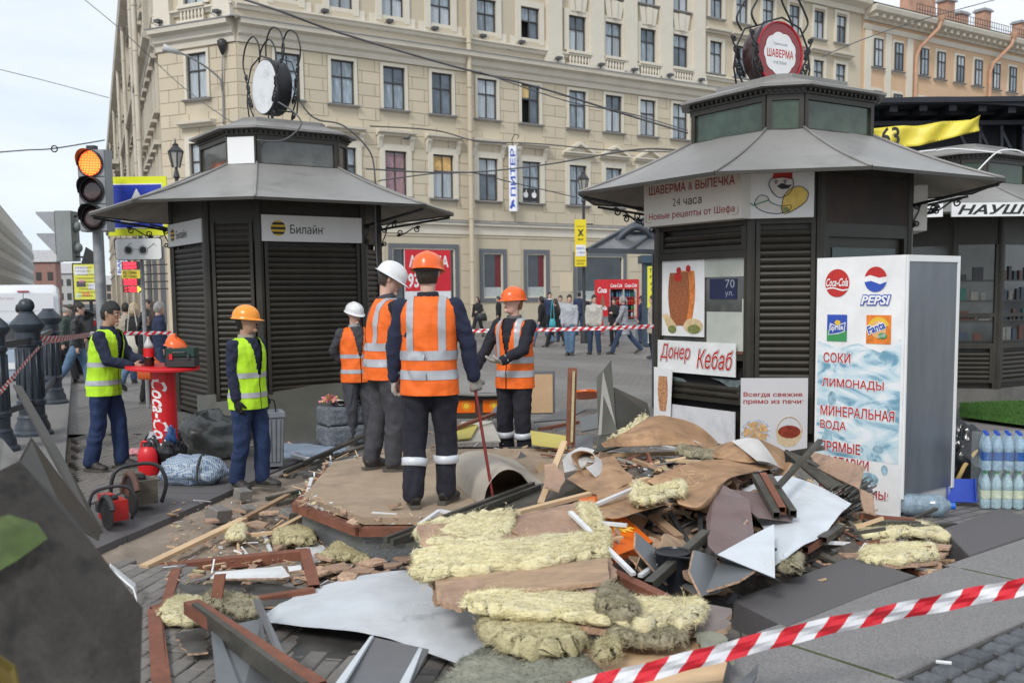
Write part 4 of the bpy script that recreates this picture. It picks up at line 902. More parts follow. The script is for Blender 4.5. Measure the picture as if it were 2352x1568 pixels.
m=MB();m.beam(A1,B1,.07,.06);m.beam(A1,D1,.06,.07);m.beam(B1,C1,.06,.06);m.beam(A1.lerp(D1,.45),B1.lerp(C1,.45),.05,.05);m.beam(A1.lerp(B1,.5),D1.lerp(C1,.5),.05,.05);m.build('roof_frame',MT('dark_blue_grey',(.06,.07,.085),.5),sh)
m=MB();m.tube(bez([at(1408,575,14.6),at(1425,545,14.6),at(1460,522,14.6),at(1496,540,14.6),at(1518,585,14.6)]),.05,8);m.build('arch_bar',MT('dark_blue_grey',(.06,.07,.085),.5),sh,smooth=True)
p=at(1506,560,15.6);m=MB();m.beam((p.x,p.y,0),p,.1,.1);m.build('post',MT('dark_blue_grey',(.06,.07,.085),.5),sh)
pq=Frame(at(1702,1035,10.25),(math.cos(R(-6)),math.sin(R(-6)),0));pt=thing('pastry_poster','grey-white poster of pies and a bread basket leaning at the kiosk corner','poster',at(1702,1035,10.25))
m=MB();u0,v0,u1,v1=prect(m,pq,1701,868,1855,1036,-.012,0);m.build('poster_board',MT('poster_grey_white',(.62,.61,.62),.45,var=.03,vs=2),pt);w,h=u1-u0,v1-v0
m=MB();text(m,pq,'Всегда свежие,',u0+w*.04,v0+h*.735,u0+w*.94,v0+h*.81,.002,bold=.02);text(m,pq,'прямо из печи!',u0+w*.04,v0+h*.635,u0+w*.93,v0+h*.71,.002,bold=.02);m.build('lettering',m_dred,pt)
m=MB();pq.disc(m,u0+w*.23,v0+h*.26,w*.22,w*.2,.002,30);m.build('plate_print',MT('plate_blue_white',(.5,.55,.62),.4,var=.6,vs=40),pt)
for k in range(5):m=MB();pq.disc(m,u0+w*.23,v0+h*.26,w*.19,w*.17,.0035,6,0,72*k+4,72*k+64);m.f=[];a_=[(u0+w*.23,v0+h*.26)]+[(u0+w*.23+w*.19*math.cos(R(72*k+q)),v0+h*.26+w*.17*math.sin(R(72*k+q)))for q in (4,34,64)];m=MB();pq.poly(m,a_,.004);m.build('pie_print',MT('pie_print',(.58,.36,.17),.5,var=.5,vs=30),pt)
m=MB();pq.poly(m,[(u0+w*.53,v0+h*.3),(u0+w*.56,v0+h*.12),(u0+w*.68,v0+h*.06),(u0+w*.82,v0+h*.08),(u0+w*.91,v0+h*.2),(u0+w*.93,v0+h*.3),(u0+w*.72,v0+h*.2)],.003);m.tube([pq.p(u0+w*.73+w*.19*math.cos(R(a)),v0+h*.27+w*.23*math.sin(R(a)),.004)for a in range(0,181,15)],.005,5);m.build('basket_print',MT('basket_print',(.62,.48,.30),.5,var=.3,vs=60),pt)
m=MB();pq.disc(m,u0+w*.73,v0+h*.27,w*.17,w*.1,.005,14);m.build('bread_loaf_print',MT('loaf_print',(.25,.04,.02),.4,var=.5,vs=20),pt)
f=F2[5];f3=Frame(f.p(0,0,.10),f.x);pt=thing('kebab_strip_poster','narrow torn white poster of one kebab spit at the left foot of the kiosk','poster',f3.p(.05,.2,0))
a,b,c,d=[uvof(f3,*q)for q in ((1503,842),(1545,848),(1540,970),(1503,960))];m=MB();m.prism([f3.p(*q,0)for q in (d,c,b,a)],f3.n*.008);m.build('poster_board',m_wht,pt);m=MB();kebab(m,f3,(a[0]+b[0])/2,d[1]+.1,a[1]-.1,.17,.0095);m.build('roast_print',MT('print_meat_light',(.52,.26,.13),.5,var=.75,vs=40),pt)
# ================================================================ STREET FURNITURE, SIGNS, VEHICLES
m_sig=MT('signal_housing',(.27,.28,.29),.5,var=.1);m_sigd=MT('signal_dark',(.03,.03,.032),.5)
m_bol=MT('bollard_paint',(.035,.045,.06),.42,var=.3,vs=4,dirt=.3,ds=3,dcol=(.07,.08,.09),bump=.15,bs=30)
m_galv=MT('galvanised_pole',(.30,.31,.32),.6,.2,var=.3,vs=4,dirt=.5,ds=3,dcol=(.42,.42,.42),bump=.6,bs=9)
m_tred=MT('tape_red',(.66,.02,.035),.4);m_twht=MT('tape_white',(.72,.72,.74),.4)
def F_at(px,py,Y,yaw=0.,up=(0,0,1)):
 return Frame(at(px,py,Y),(math.cos(yaw),math.sin(yaw),0),up)
def psz(px,Y):return px*Y/FPX
Ytl=15.6;a=at(220,530,Ytl)
tl=thing('traffic_light','grey traffic light showing red on a scuffed poster-scarred pole, left of the shuttered kiosk','traffic light',(a.x,Ytl,0))
m=MB();p0=at(231,930,Ytl+.1);p1=at(216,350,Ytl+.1);m.tube([(p1.x,p1.y,0),(p1.x,p1.y,p1.z)],psz(12,Ytl),14);m.build('pole',m_galv,tl,smooth=40)
fr=F_at(184,532,Ytl-.2,-.12);hw,hh=psz(66,Ytl),psz(180,Ytl)
m=MB();fr.slab(m,0,0,hw,hh,-.22,-.02)
hs_=m.build('housing',m_sig,tl)
for k in range(3):
 v=hh*(k+.5)/3;m=MB();fr.slab(m,.01,hh*k/3+.01,hw-.01,hh*(k+1)/3-.01,-.02,.0);m.build('section_cover',m_sig,hs_)
 r=hw*.42;M3=Matrix((fr.x,fr.y,fr.n)).transposed();c=fr.p(hw/2,v,0)
 m=MB();m.lathe([(r*1.04,0),(r*1.08,.03),(r*1.0,.03)],c,28,M3,cap=False)
 vis=[];
 for q in range(19):an=R(-10+200*q/18);vis.append((math.cos(an)*r*1.05,math.sin(an)*r*1.05,.2*(.35+.65*max(0,math.sin(an)))))
 m.add([c+fr.x*x+fr.y*y for x,y,z in vis]+[c+fr.x*x+fr.y*y+fr.n*z for x,y,z in vis],[(i,i+1,20+i,19+i)for i in range(18)]);m.build('visor',m_sigd,hs_,smooth=True)
 m=MB();m.lathe([(0,.012),(r*.6,.010),(r,.002)],c,28,M3)
 if k==2:
  o=m.build('red_lens',MT('lit_red_lens',(1.,.06,.02),.3,var=.3,vs=22,emit=1.3),hs_,smooth=True)
  m=MB();dm_=[]
  for i in range(-7,8):
   for j in range(-7,8):
    x,y=i*r*.13,j*r*.13
    if x*x+y*y<(r*.93)**2:m.lathe([(r*.045,.013),(r*.03,.018),(0,.019)],c+fr.x*x+fr.y*y,6,M3)
  o2=m.build('led_dots',MT('led_yellow',(1.,.42,.06),.3,var=0,emit=1.5),hs_);o2['kind']='stuff'
 else:m.build('dark_lens',MT('dark_lens',(.06,.035,.035),.12,var=.6,vs=6,spec=.8),hs_,smooth=True)
m=MB();fr.slab(m,hw*.3,hh,hw*.6,hh+.07,-.15,-.05);m.build('cap',m_sigd,tl)
t2=thing('traffic_light','grey traffic light head seen from the side with wedge visors, beside the red-lit one','traffic light',at(160,545,15.9))
fr2=F_at(140,600,15.9);s_=lambda q:psz(q,15.9)
m=MB();fr2.slab(m,0,0,s_(36),s_(112),-.15,.15);m.build('housing',MT('signal_grey_back',(.25,.27,.26),.6),t2)
for y in (30,78):
 m=MB();m.prism([fr2.p(0,s_(y+32),-.16),fr2.p(s_(-42),s_(y+32),-.16),fr2.p(s_(-40),s_(y+27),-.16),fr2.p(0,s_(y-16),-.16)],fr2.n*.32);m.build('visor',MT('visor_grey',(.33,.34,.36),.5),t2)
 m=MB();m.lathe([(s_(14),0),(s_(10),s_(10)),(s_(6),s_(13))],fr2.p(s_(36),s_(y),0),16,Matrix(((0,0,1),(0,1,0),(-1,0,0))));m.build('lamp_back',MT('signal_grey_back',(.25,.27,.26),.6),t2,smooth=True)
m=MB();m.beam(fr2.p(s_(36),s_(100),0),at(205,487,15.9),.03,.03);m.beam(fr2.p(s_(36),s_(10),0),at(205,592,15.9),.03,.03);m.build('bracket',m_sigd,t2)
sg=thing('pedestrian_sign','blue pedestrian crossing sign on a wide yellow backing, half hidden by the kiosk roof','road sign',at(318,475,16.3))
f=F_at(250,542,16.2,-.05);W_,H_=psz(138,16.2),psz(132,16.2)
m=MB();f.slab(m,0,0,W_,H_,-.03,0);m.build('yellow_backing',MT('fluorescent_yellow',(.75,.80,.02),.45,var=.04),sg)
m=MB();f.slab(m,W_*.07,H_*.12,W_*.93,H_*.88,.001,.006);m.build('white_border',m_wht,sg)
m=MB();f.slab(m,W_*.085,H_*.14,W_*.915,H_*.86,.007,.009);m.build('blue_field',MT('sign_blue',(.02,.05,.42),.4,var=.08),sg)
m=MB();f.poly(m,[(W_*.2,H_*.22),(W_*.8,H_*.22),(W_*.5,H_*.80)],.011);m.build('white_triangle',m_wht,sg)
m=MB();c=W_*.5
f.disc(m,c,H_*.60,.04,.04,.013);f.poly(m,[(c-.06,H_*.38),(c+.06,H_*.38),(c+.05,H_*.56),(c-.05,H_*.56)],.0131);f.poly(m,[(c-.06,H_*.38),(c-.14,H_*.25),(c-.09,H_*.25),(c,H_*.38)],.0132);f.poly(m,[(c,H_*.38),(c+.1,H_*.25),(c+.15,H_*.25),(c+.06,H_*.38)],.0133)
m.build('walking_figure',m_blk,sg)
m=MB();f.slab(m,W_*.48,-psz(20,16.2),W_*.52,0,-.07,-.03);q=f.p(W_*.5,0,-.08);m.tube([(q.x,q.y,0),(q.x,q.y,q.z+H_)],.035,8);m.build('post',m_galv,sg)
sp=thing('spectacles_plate','white plate with a drawing of dark round spectacles under the crossing sign','road sign',at(318,575,16.3))
f=F_at(265,598,16.1,-.02);W_,H_=psz(108,16.1),psz(50,16.1)
def rrect(w,h,r,k=5):
 P=[]
 for (cx,cy,a0)in ((w-r,h-r,0),(r,h-r,90),(r,r,180),(w-r,r,270)):
  for q in range(k+1):an=R(a0+90*q/k);P.append((cx+r*math.cos(an),cy+r*math.sin(an)))
 return P
m=MB();m.prism([f.p(x,y,-.02)for x,y in rrect(W_,H_,.05)],f.n*.02);m.build('dark_edge',m_blk,sp)
m=MB();f.poly(m,[(x+.01,y+.01)for x,y in rrect(W_-.02,H_-.02,.045)],.002);m.build('plate',m_white,sp)
m=MB()
for x in (.29,.60):f.disc(m,W_*x,H_*.45,.055,.055,.005)
m.build('dark_glasses',m_blk,sp);m=MB()
for x in (.29,.60):m.tube([f.p(W_*x+.07*math.cos(R(a)),H_*.45+.07*math.sin(R(a)),.006)for a in range(0,361,20)],.006,4)
m.tube([f.p(W_*.385,H_*.47,.006),f.p(W_*.445,H_*.5,.006),f.p(W_*.505,H_*.47,.006)],.005,4)
m.tube([f.p(W_*.2,H_*.5,.006),f.p(W_*.34,H_*.78,.006),f.p(W_*.38,H_*.7,.006)],.005,4);m.tube([f.p(W_*.69,H_*.5,.006),f.p(W_*.84,H_*.76,.006),f.p(W_*.88,H_*.62,.006)],.005,4)
m.build('spectacle_rims',MT('print_steel',(.25,.25,.27),.5),sp)
yp=thing('poster_stand','yellow poster stand covered in small adverts behind the traffic light pole','poster stand',(at(190,690,22).x,22,0))
f=F_at(172,688,22,.15);W_,H_=psz(56,22),psz(80,22)
m=MB();f.slab(m,-.03,-.05,W_+.03,H_+.03,-.08,-.01);m.build('board',m_blk,yp)
m=MB();f.slab(m,0,0,W_,H_,.0,.005);m.build('yellow_sheet',MT('poster_yellow',(.72,.70,.10),.5,var=.1),yp)
rr=random.Random(3)
for (x0,y0,x1,y1,c_)in ((.04,.7,.55,.95,(.75,.75,.78)),(.6,.72,.95,.86,(.7,.72,.3)),(.55,.28,.97,.46,(.75,.76,.78)),(.1,.36,.45,.52,(.1,.1,.1)),(.3,.1,.6,.2,(.8,.35,.1)),(.06,.05,.25,.18,(.6,.7,.5)),(.2,.48,.4,.56,(.75,.3,.45))):
 m=MB();f.slab(m,W_*x0,H_*y0,W_*x1,H_*y1,.006,.009);m.build('advert',MT('advert_%d%d' %(c_[0]*99,c_[2]*99),c_,.6),yp)
m=MB()
for k in range(9):
 y=.08+k*.1;x=.08+.1*rr.random();text(m,f,rr.choice(('ПЕРЕДЕЛКА','ОФОРМЛЕНИЕ','РЕМОНТ','СТРАХОВКА')),W_*x,H_*y,W_*(x+.5+.3*rr.random()),H_*(y+.045),.011)
m.build('print',m_blk,yp)['kind']='stuff'
m=MB();q=f.p(W_*.6,0,-.05);m.tube([(q.x,q.y,0),q],.04,8);m.prism([f.p(W_*.3,H_+.03,-.1),f.p(W_*1.05,H_+.03,-.1),f.p(W_*.98,H_+.2,-.1),f.p(W_*.5,H_+.38,-.1)],f.n*.06);m.build('stand',m_blk,yp)
for k,(x0,y0,x1,y1,col,txt,lb)in enumerate((
 (280,601,321,619,(.9,.03,.05),'ОБМЕН','small red lit running-text board, topmost of the stack under the spectacles plate'),
 (280,621,322,640,(.8,.62,.03),'РЕСТОРАН','yellow lit board between the red boards down the street'),
 (282,640,323,656,(.9,.03,.05),'ВАЛЮТА','red lit board just under the yellow one'),
 (283,657,324,672,(.85,.25,.03),'24 ЧАСА','red lit board ending in a yellow arrow'))):
 Y=33;f=F_at(x0,y1,Y);w,h=psz(x1-x0,Y),psz(y1-y0,Y)
 t=thing('led_board',lb,'lit sign',at((x0+x1)/2,y1,Y),group='lit boards down the street')
 m=MB();f.slab(m,0,0,w,h,-.1,0);m.build('board',MT('led_yellow_board',(.72,.56,.04),.5)if k==1 else m_blk,t)
 m=MB();text(m,f,txt,w*.08,h*.5,w*.8,h*.92,.01,bold=.02);text(m,f,txt[::-1]if 0 else txt,w*.08,h*.08,w*.8,h*.42,.01,bold=.02);m.build('lit_letters',m_blk if k==1 else MT('led_red',(1.,.03,.06),.5,var=0,emit=2.5),t)
 if k==3:m=MB();f.poly(m,[(w*.82,0),(w*1.05,h/2),(w*.82,h)],.012);m.build('arrow',MT('led_yellow_arrow',(1,.7,.05),.5,emit=1.2),t)
 m=MB();m.beam(f.p(w,h/2,-.05),f.p(w+1.1,h/2,.6),.04,.04);m.build('arm',m_blk,t)
for (x0,y0,x1,y1,c_,txt,lb,Y)in ((280,548,291,608,(.74,.75,.78),'КАФЕ','tall narrow white blade sign with blue letters on the street front',34),(269,570,280,632,(.72,.74,.77),'БАНК','white and blue blade sign with an orange foot further down the street',45),(408,600,418,640,(.72,.72,.73),'ОПТИКА','white blade sign with red letters near the shuttered kiosk',30)):
 f=F_at(x0,y1,Y);w,h=psz(x1-x0,Y),psz(y1-y0,Y);t=thing('blade_sign',lb,'sign',at(x0,y1,Y))
 m=MB();f.slab(m,0,0,w,h,-.15,0);m.build('panel',MT('blade_white',(.72,.73,.76),.5),t)
 m=MB();f90=Frame(f.p(w*.85,h*.08,.01),f.y,-f.x);text(m,f90,txt,0,0,h*.8,w*.65,0,bold=.02);m.build('lettering',MT('print_blue',(.03,.08,.45),.5)if x0<300 else m_red,t)
 m=MB();m.beam(f.p(w/2,h*.8,-.1),f.p(w+1.3,h*.8,.5),.05,.05);m.build('arm',m_blk,t)
def bollard(c,label,ball=True,cut=0):
 t=thing('cast_iron_bollard',label,'bollard',c,group='bollards along the kerb');s=1.0
 prof=[(.235,0),(.235,.07),(.205,.10),(.20,.16),(.17,.22),(.172,.26),(.15,.29),(.15,.40),(.168,.42),(.168,.46),(.148,.48),(.142,.9),(.142,1.12),(.16,1.14),(.16,1.18),(.145,1.2),(.145,1.3),(.195,1.36),(.2,1.4),(.17,1.44),(.11,1.5),(.085,1.53),(.085,1.55)]
 m=MB();m.lathe(prof,c,28);m.build('shaft',m_bol,t,smooth=35)
 m=MB();cc=Vector(c)+Vector((0,0,1.62));m.lathe([(.0001,-.09),(.06,-.075),(.09,-.03),(.095,0),(.085,.045),(.055,.08),(.0001,.095)],cc,20)
 if ball:m.build('ball_finial',m_bol,t,smooth=True)
 m=MB()
 for k in range(12):an=R(30*k);m.tube([Vector(c)+Vector((.148*math.cos(an),.148*math.sin(an),.5)),Vector(c)+Vector((.144*math.cos(an),.144*math.sin(an),1.1))],.014,5)
 m.build('fluting',m_bol,t,smooth=True);return t
b1=at(-4,1075,10.9);b2=at(78,1025,12.2);b3=at(122,935,15.9)
for p in (b1,b2,b3):p.z=.10
bollard(b1,'nearest iron bollard, cut by the left edge of the picture',False);bollard(b2,'black iron bollard with a round ball top');bollard(b3,'iron bollard farthest along the kerb, with no ball on top',False)
rl=MB()
for a,b in ((b1,b2),(b2,b3)):
 for z in (.45,1.2):rl.beam(a+Vector((.05,0,z)),b+Vector((.05,0,z)),.05,.07)
solo(rl,'bollard_rail',m_bol,'grey rails linking the iron bollards','railing')
def tape(label,P,w,stripe=.11,name='barrier_tape',tw=0.,wd=(0,0,1),skew=.6,k=8):
 P=bez(P,k);m=MB();Ls=[0]
 for a,b in zip(P,P[1:]):Ls.append(Ls[-1]+(b-a).length)
 T=Ls[-1];wd=Vector(wd)
 def pos(s):
  s=max(0,min(T,s));i=max(j for j in range(len(Ls))if Ls[j]<= s+1e-9);i=min(i,len(P)-2);f=(s-Ls[i])/max(1e-9,Ls[i+1]-Ls[i]);return P[i].lerp(P[i+1],f)
 n=int(T/stripe);rows=4
 for i in range(n+1):
  sub=max(1,int(stripe/.02))if stripe>.05 and T<6 else 2
  for j in range(rows):
   for q in range(sub):
    s0=i*stripe+q*stripe/sub;s1=s0+stripe/sub;vs=[]
    for s,v in ((s0,j/rows),(s1,j/rows),(s1,(j+1)/rows),(s0,(j+1)/rows)):
     ss=s+(v-.5)*w*skew;an=tw*math.sin(ss*3.1)+tw*.6*math.sin(ss*7.3);d=(wd*math.cos(an)+Vector((0,1,0))*math.sin(an))
     vs.append(pos(ss)+d*((v-.5)*w)+Vector((0,.006*math.sin(v*7+ss*20),0)))
    m.add(vs,[(0,1,2,3)],i %2)
 return solo(m,name,[m_twht,m_tred],label,'barrier tape','red and white barrier tapes',smooth=True)
tape('red and white tape stretched close across the front right corner',[at(1180,1620,3.55),at(1560,1523,3.7),at(1900,1438,3.85),at(2352,1346,4.0),at(2500,1318,4.1)],.075,.098,tw=.12,skew=.9)
tape('red and white tape strung in front of the crowd beside the food kiosk',[at(1062,760,13.5),at(1250,757,13.3),at(1400,753,13),at(1506,749,12.6)],.05,.052,skew=1)
tape('red and white tape from the ball-topped bollard to the traffic light pole',[at(88,777,12.2),at(150,776,13),at(206,768,14.5)],.07,.055,tw=.3,skew=1)
tape('second twisted tape hanging just under it by the bollard',[at(96,790,12.2),at(140,781,13),at(204,771,14.4)],.045,.055,tw=.7,skew=1)
tape('red and white tape running down to the left from the ball-topped bollard',[at(90,796,12.1),at(50,842,11.3),at(-20,925,10)],.06,.055,tw=.4,skew=1)
tape('short straight tape behind the table and the green toolbox',[at(205,765,15.4),at(290,765,15.7),at(395,764,15.9)],.05,.055,skew=1)
def lantern(px,py0,py1,Y,label,armx=0):
 top=at(px,py0,Y);h=top.z;w=psz(33 if Y<31 else 23,Y)/2
 t=thing('lantern_post',label,'street lamp',(top.x,Y,0),group='lantern posts');c=(top.x,Y,0)
 zb=at(px,py1,Y).z;hb=h-zb
 m=MB();m.lathe([(.14,0),(.12,.4),(.06,.6),(.05,zb-.3),(.09,zb-.25),(.03,zb)],c,12);m.build('post',m_sigd,t,smooth=35)
 m=MB();m.lathe([(w*.5,zb),(w*.98,zb+hb*.52)],c,6);m.build('lantern_glass',MT('lantern_glass',(.38,.37,.34),.2,var=.2),t)
 m=MB();m.lathe([(w*1.1,zb+hb*.52),(w*1.12,zb+hb*.56),(w*.4,zb+hb*.74),(w*.45,zb+hb*.78),(w*.12,zb+hb*.86),(.01,h)],c,6)
 for k in range(6):an=R(60*k);m.tube([Vector(c)+Vector((w*.5*math.cos(an),w*.5*math.sin(an),zb)),Vector(c)+Vector((w*math.cos(an),w*math.sin(an),zb+hb*.53))],.022,4)
 m.build('lantern_frame',m_sigd,t);return t
lantern(402,318,385,27,'black lantern post rising behind the shuttered kiosk roof')
lantern(1340,383,446,36,'black lantern post with a yellow bank sign, before the cream building')
bs_=thing('bank_sign','yellow blade sign of a bank with a black cross emblem on the lantern post','sign',at(1334,610,35.7))
f=F_at(1321,612,35.6,.1);W_,H_=psz(26,35.6),psz(106,35.6)
m=MB();f.slab(m,0,0,W_,H_,-.12,0);m.build('panel',MT('bank_yellow',(.80,.62,.02),.5,var=.03),bs_)
m=MB();text(m,f,'Райффайзен',W_*.12,H_*.84,W_*.88,H_*.87,.01);text(m,f,'БАНК',W_*.25,H_*.56,W_*.75,H_*.60,.01,bold=.02);text(m,f,'ОТДЕЛЕНИЕ',W_*.1,H_*.10,W_*.9,H_*.14,.01);text(m,f,'БАНКА',W_*.15,H_*.04,W_*.8,H_*.08,.01)
for s in (-1,1):f.poly(m,[(W_*(.5-s*.26),H_*.65),(W_*(.5-s*.12),H_*.65),(W_*(.5+s*.26),H_*.79),(W_*(.5+s*.12),H_*.79)][::s],.011+.001*s)
m.build('print',m_blk,bs_)['kind']='stuff'
m=MB();f.slab(m,W_*.08,H_*.22,W_*.92,H_*.46,.008,.012);m.build('white_label',m_wht,bs_)
m=MB();text(m,f,'ВАЛЮТА',W_*.14,H_*.36,W_*.86,H_*.41,.014,bold=.02);text(m,f,'24 ЧАСА',W_*.14,H_*.27,W_*.86,H_*.32,.014,bold=.02);m.build('lettering',MT('print_blue',(.03,.08,.45),.5),bs_)
m=MB();m.beam(f.p(W_,H_*.9,-.06),f.p(W_+.25,H_*.9,0),.04,.04);m.build('arm',m_sigd,bs_)
vs_=thing('vertical_sign','tall white blade sign with upright blue letters on the cream wall','sign',FM_.p(13.65,5.9,.8))
O_v=FM_.p(13.62,5.95,.35);fv=Frame(O_v,(1,-.15,0));Hs=3.25
m=MB();fv.slab(m,0,0,.38,Hs,-.5,0);m.build('light_box',MT('lightbox_white',(.78,.8,.84),.4),vs_)
m=MB();f90=Frame(fv.p(.34,.75,.01),fv.y,-fv.x);text(m,f90,'ПИТЕР',0,0,2.35,.26,0,bold=.02);text(m,f90,'СУВЕНИРЫ',.3,-.0,2.2,.03,0)
P=[(-.02,.1),(.06,.2),(.1,.4),(.2,.48),(.24,.4),(.2,.3),(.26,.2),(.3,.08),(.22,.14),(.14,.1),(.1,.0),(.04,.06)];fv.poly(m,[(x+.03,y+.1)for x,y in P],.012);m.build('lettering',MT('print_blue',(.03,.08,.45),.5),vs_)
m=MB();m.tube(bez([fv.p(.2,Hs,-.2),fv.p(.15,Hs+.3,-.2),fv.p(.3,Hs+.55,-.2),fv.p(.5,Hs+.5,-.2),fv.p(.42,Hs+.35,-.2)]),.02,5);m.beam(fv.p(.3,Hs*.8,-.5),fv.p(.6,Hs*.8,-1.2),.04,.04);m.build('iron_hook',m_iron,vs_)
wl=thing('wall_lamp','curved two-headed street lamp fixed to the cut corner of the cream building','street lamp',FC.p(-.6,9.5,.2))
q0=FC.p(-.75,9.2,.15);m=MB();m.tube(bez([q0,q0+Vector((0,0,1.6)),q0+Vector((-.25,-.2,2.1)),q0+Vector((-1.0,-.9,2.6)),q0+Vector((-1.5,-1.3,2.75))]),.045,6);m.tube([q0+Vector((0,0,1.4)),q0+Vector((.1,-.1,3.0))],.04,6);m.build('bracket',MT('lamp_grey',(.25,.25,.25),.6),wl,smooth=True)
m=MB();m.lathe([(.05,0),(.2,.35),(.22,.55),(.1,.65)],q0+Vector((.1,-.1,2.9)),10);m.build('lamp_head',m_sigd,wl,smooth=True)
m=MB();m.tube([q0+Vector((-1.35,-1.2,2.72)),q0+Vector((-1.9,-1.6,2.85))],[.08,.17],8);m.build('lamp_head',MT('lamp_pale',(.5,.5,.5),.5),wl,smooth=True)
rc=thing('drinks_cooler','red glass-fronted drinks cooler with white script logos by the cream wall','cooler',(at(1420,755,44).x,44,0))
f=F_at(1397,752,43.6,.12);f.o.z=.1;w,h=1.38,2.28;m_cr=MT('cooler_red',(.55,.02,.025),.35,var=.06);D=1.0
m=MB()
for q in ((0,.07,0,h),(w-.07,w,0,h),(.07,w-.07,0,.3),(.07,w-.07,h-.42,h)):f.slab(m,q[0],q[2],q[1],q[3],-.12,0)
f.slab(m,-.5,0,-.4,h,-.5,-.4);m.add([f.p(0,0,0),f.p(-.45,0,-.45),f.p(-.45,h,-.45),f.p(0,h,0)],[(3,2,1,0)]);f.slab(m,0,h-.02,w,h,-D,-.12);f.slab(m,0,0,.04,h-.02,-D,-.12);m.build('red_case',m_cr,rc)
m=MB();f.slab(m,.07,.3,w-.07,h-.42,-.7,-.65);m.build('dark_inside',m_blk,rc)
m=MB();f.slab(m,.66,.3,.72,h-.42,-.05,0);f.slab(m,.07,.3,.1,h-.42,-.05,0);m.build('door_bars',MT('aluminium',(.5,.5,.52),.4,.6),rc)
rr=random.Random(5);bt={}
for cname,cc in (('blue',(.15,.4,.6)),('green',(.05,.25,.08)),('red',(.5,.05,.03)),('clear',(.5,.62,.68))):
 mm=MB();mm.lathe([(.045,0),(.045,.16),(.018,.23),(.018,.27)],(0,0,0),8);bt[cname]=mm.build('bottle',MT('bottle_'+cname,cc,.2),mesh_only=True,smooth=True)
for r in range(5):
 z=.34+r*.29;m=MB();f.slab(m,.08,z-.02,w-.08,z,-.6,-.2);o=m.build('shelf',m_cr,rc)
 for k in range(11):
  if rr.random()<.12:continue
  put(bt[('green','clear','blue','red','blue')[r]if rr.random()<.7 else rr.choice(list(bt))],'bottle',rc,Frame(f.p(.14+k*.11,z,-.3),(1,0,0),(0,0,1)),0,0).matrix_basis=WM[rc.name].inverted()@ Matrix.Translation(f.p(.14+k*.11,z,-.3))
m=MB();text(m,f,'Coca-Cola',.1,h-.34,.62,h-.18,.005,bold=.02,shear=.3);text(m,f,'Coca-Cola',.74,h-.34,1.28,h-.18,.005,bold=.02,shear=.3)
fs=Frame(f.p(-.44,0,-.43),f.p(0,0,0)-f.p(-.45,0,-.45));text(m,fs,'Coca',.08,1.7,.56,1.95,.012,bold=.03,shear=.3);text(m,fs,'Cola',.1,.95,.56,1.15,.012,bold=.03,shear=.3);m.build('lettering',m_wht,rc)
m=MB();fs.poly(m,[(.2,1.0),(.5,1.0),(.46,1.35),(.38,1.6),(.32,1.6),(.24,1.35)],.008);m.build('bottle_print',MT('cola_brown',(.3,.12,.08),.4),rc)
ad=thing('advert_pillar','dark blue news pillar with a yellow lettered panel, left of the food kiosk','kiosk',(at(1500,800,33).x,33,0))
f=F_at(1481,795,33);w,h=psz(62,33),psz(190,33);m=MB();f.slab(m,0,0,w,h,-.8,0);f.slab(m,-.12,h,w+.12,h+.25,-.9,.12);m.build('body',MT('pillar_blue',(.04,.075,.11),.5),ad)
m=MB();f.slab(m,.08,h*.46,w-.1,h*.96,.004,.02);m.build('yellow_panel',MT('advert_yellow',(.75,.72,.06),.5,var=.05,dirt=.2,ds=3),ad)
m=MB()
for k,s in enumerate(('ТАБАЧНЫЕ','ИЗДЕЛИЯ','В АССОРТИМЕНТЕ','СОКИ','НАПИТКИ')):y=h*(.885-.075*k);text(m,f,s,.14+.02*k,y,.14+(.9,.72,.9,.42,.75)[k],y+(.13 if k !=2 else .08),.023,bold=.02)
m.build('lettering',m_blk,ad)
m=MB();f.slab(m,.1,.1,w*.7,h*.42,.02,.06);b_=m.build('white_poster',m_wht,ad);m=MB();text(m,f,'РЕКЛАМА',.2,h*.33,.8,h*.38,.064,bold=.02);text(m,f,'АКЦИЯ!',.2,.2,.8,.36,.064,bold=.03,shear=.2);m.build('lettering',m_red,b_)
for (px,py,Y,lb)in ((1432,752,38,'grey concrete planter standing between the two men in light jackets'),(1468,766,36,'low grey concrete planter in front of the red cooler')):
 p=gr(px-25 if Y==38 else px-22,py+18);m=MB();m.lathe([(.36,0),(.36,.1),(.42,.75),(.45,.8),(.38,.8),(.36,.65)],p,6);solo(m,'planter',MT('planter_grey',(.25,.26,.27),.8,var=.15),lb,'planter','grey planters by the cooler')
vn=thing('white_van','white delivery van parked at the far left, rear doors towards us','van',(-16.3,34,-.2))
VB=Vector((at(139,800,33).x,33,-.2));vx=Vector((.917,.398,0));vy=Vector((-.398,.917,0));fv=Frame(VB-vx*2.05,vx)
m_vw=MT('van_white',(.74,.75,.77),.3,var=.03,vs=1,spec=.6)
prof=[(0,.45),(.03,1.2),(.12,2.2),(.25,2.42),(1.0,2.48),(3.6,2.46),(4.3,2.2),(4.9,1.5),(5.6,1.25),(5.75,.9),(5.75,.4)]
m=MB();P=[fv.p(0,z,-d)for d,z in prof];Pi=[(0.08,0)];n=len(P)
rings=[]
for (u,s)in ((0,.0),(.03,.05),(.10,.10)):
 pass
def vring(u,ins):return [fv.p(u,z-(ins if z>1.9 else 0),-d-(ins*.3 if d<.3 else -0))for d,z in prof]
rs=[vring(0,.14),vring(.05,.05),vring(.16,0),vring(1.89,0),vring(2.0,.05),vring(2.05,.14)];vs=[v for r_ in rs for v in r_];fs=[(i*n+j,i*n+(j+1)%n,(i+1)*n+(j+1)%n,(i+1)*n+j)for i in range(5)for j in range(n)]
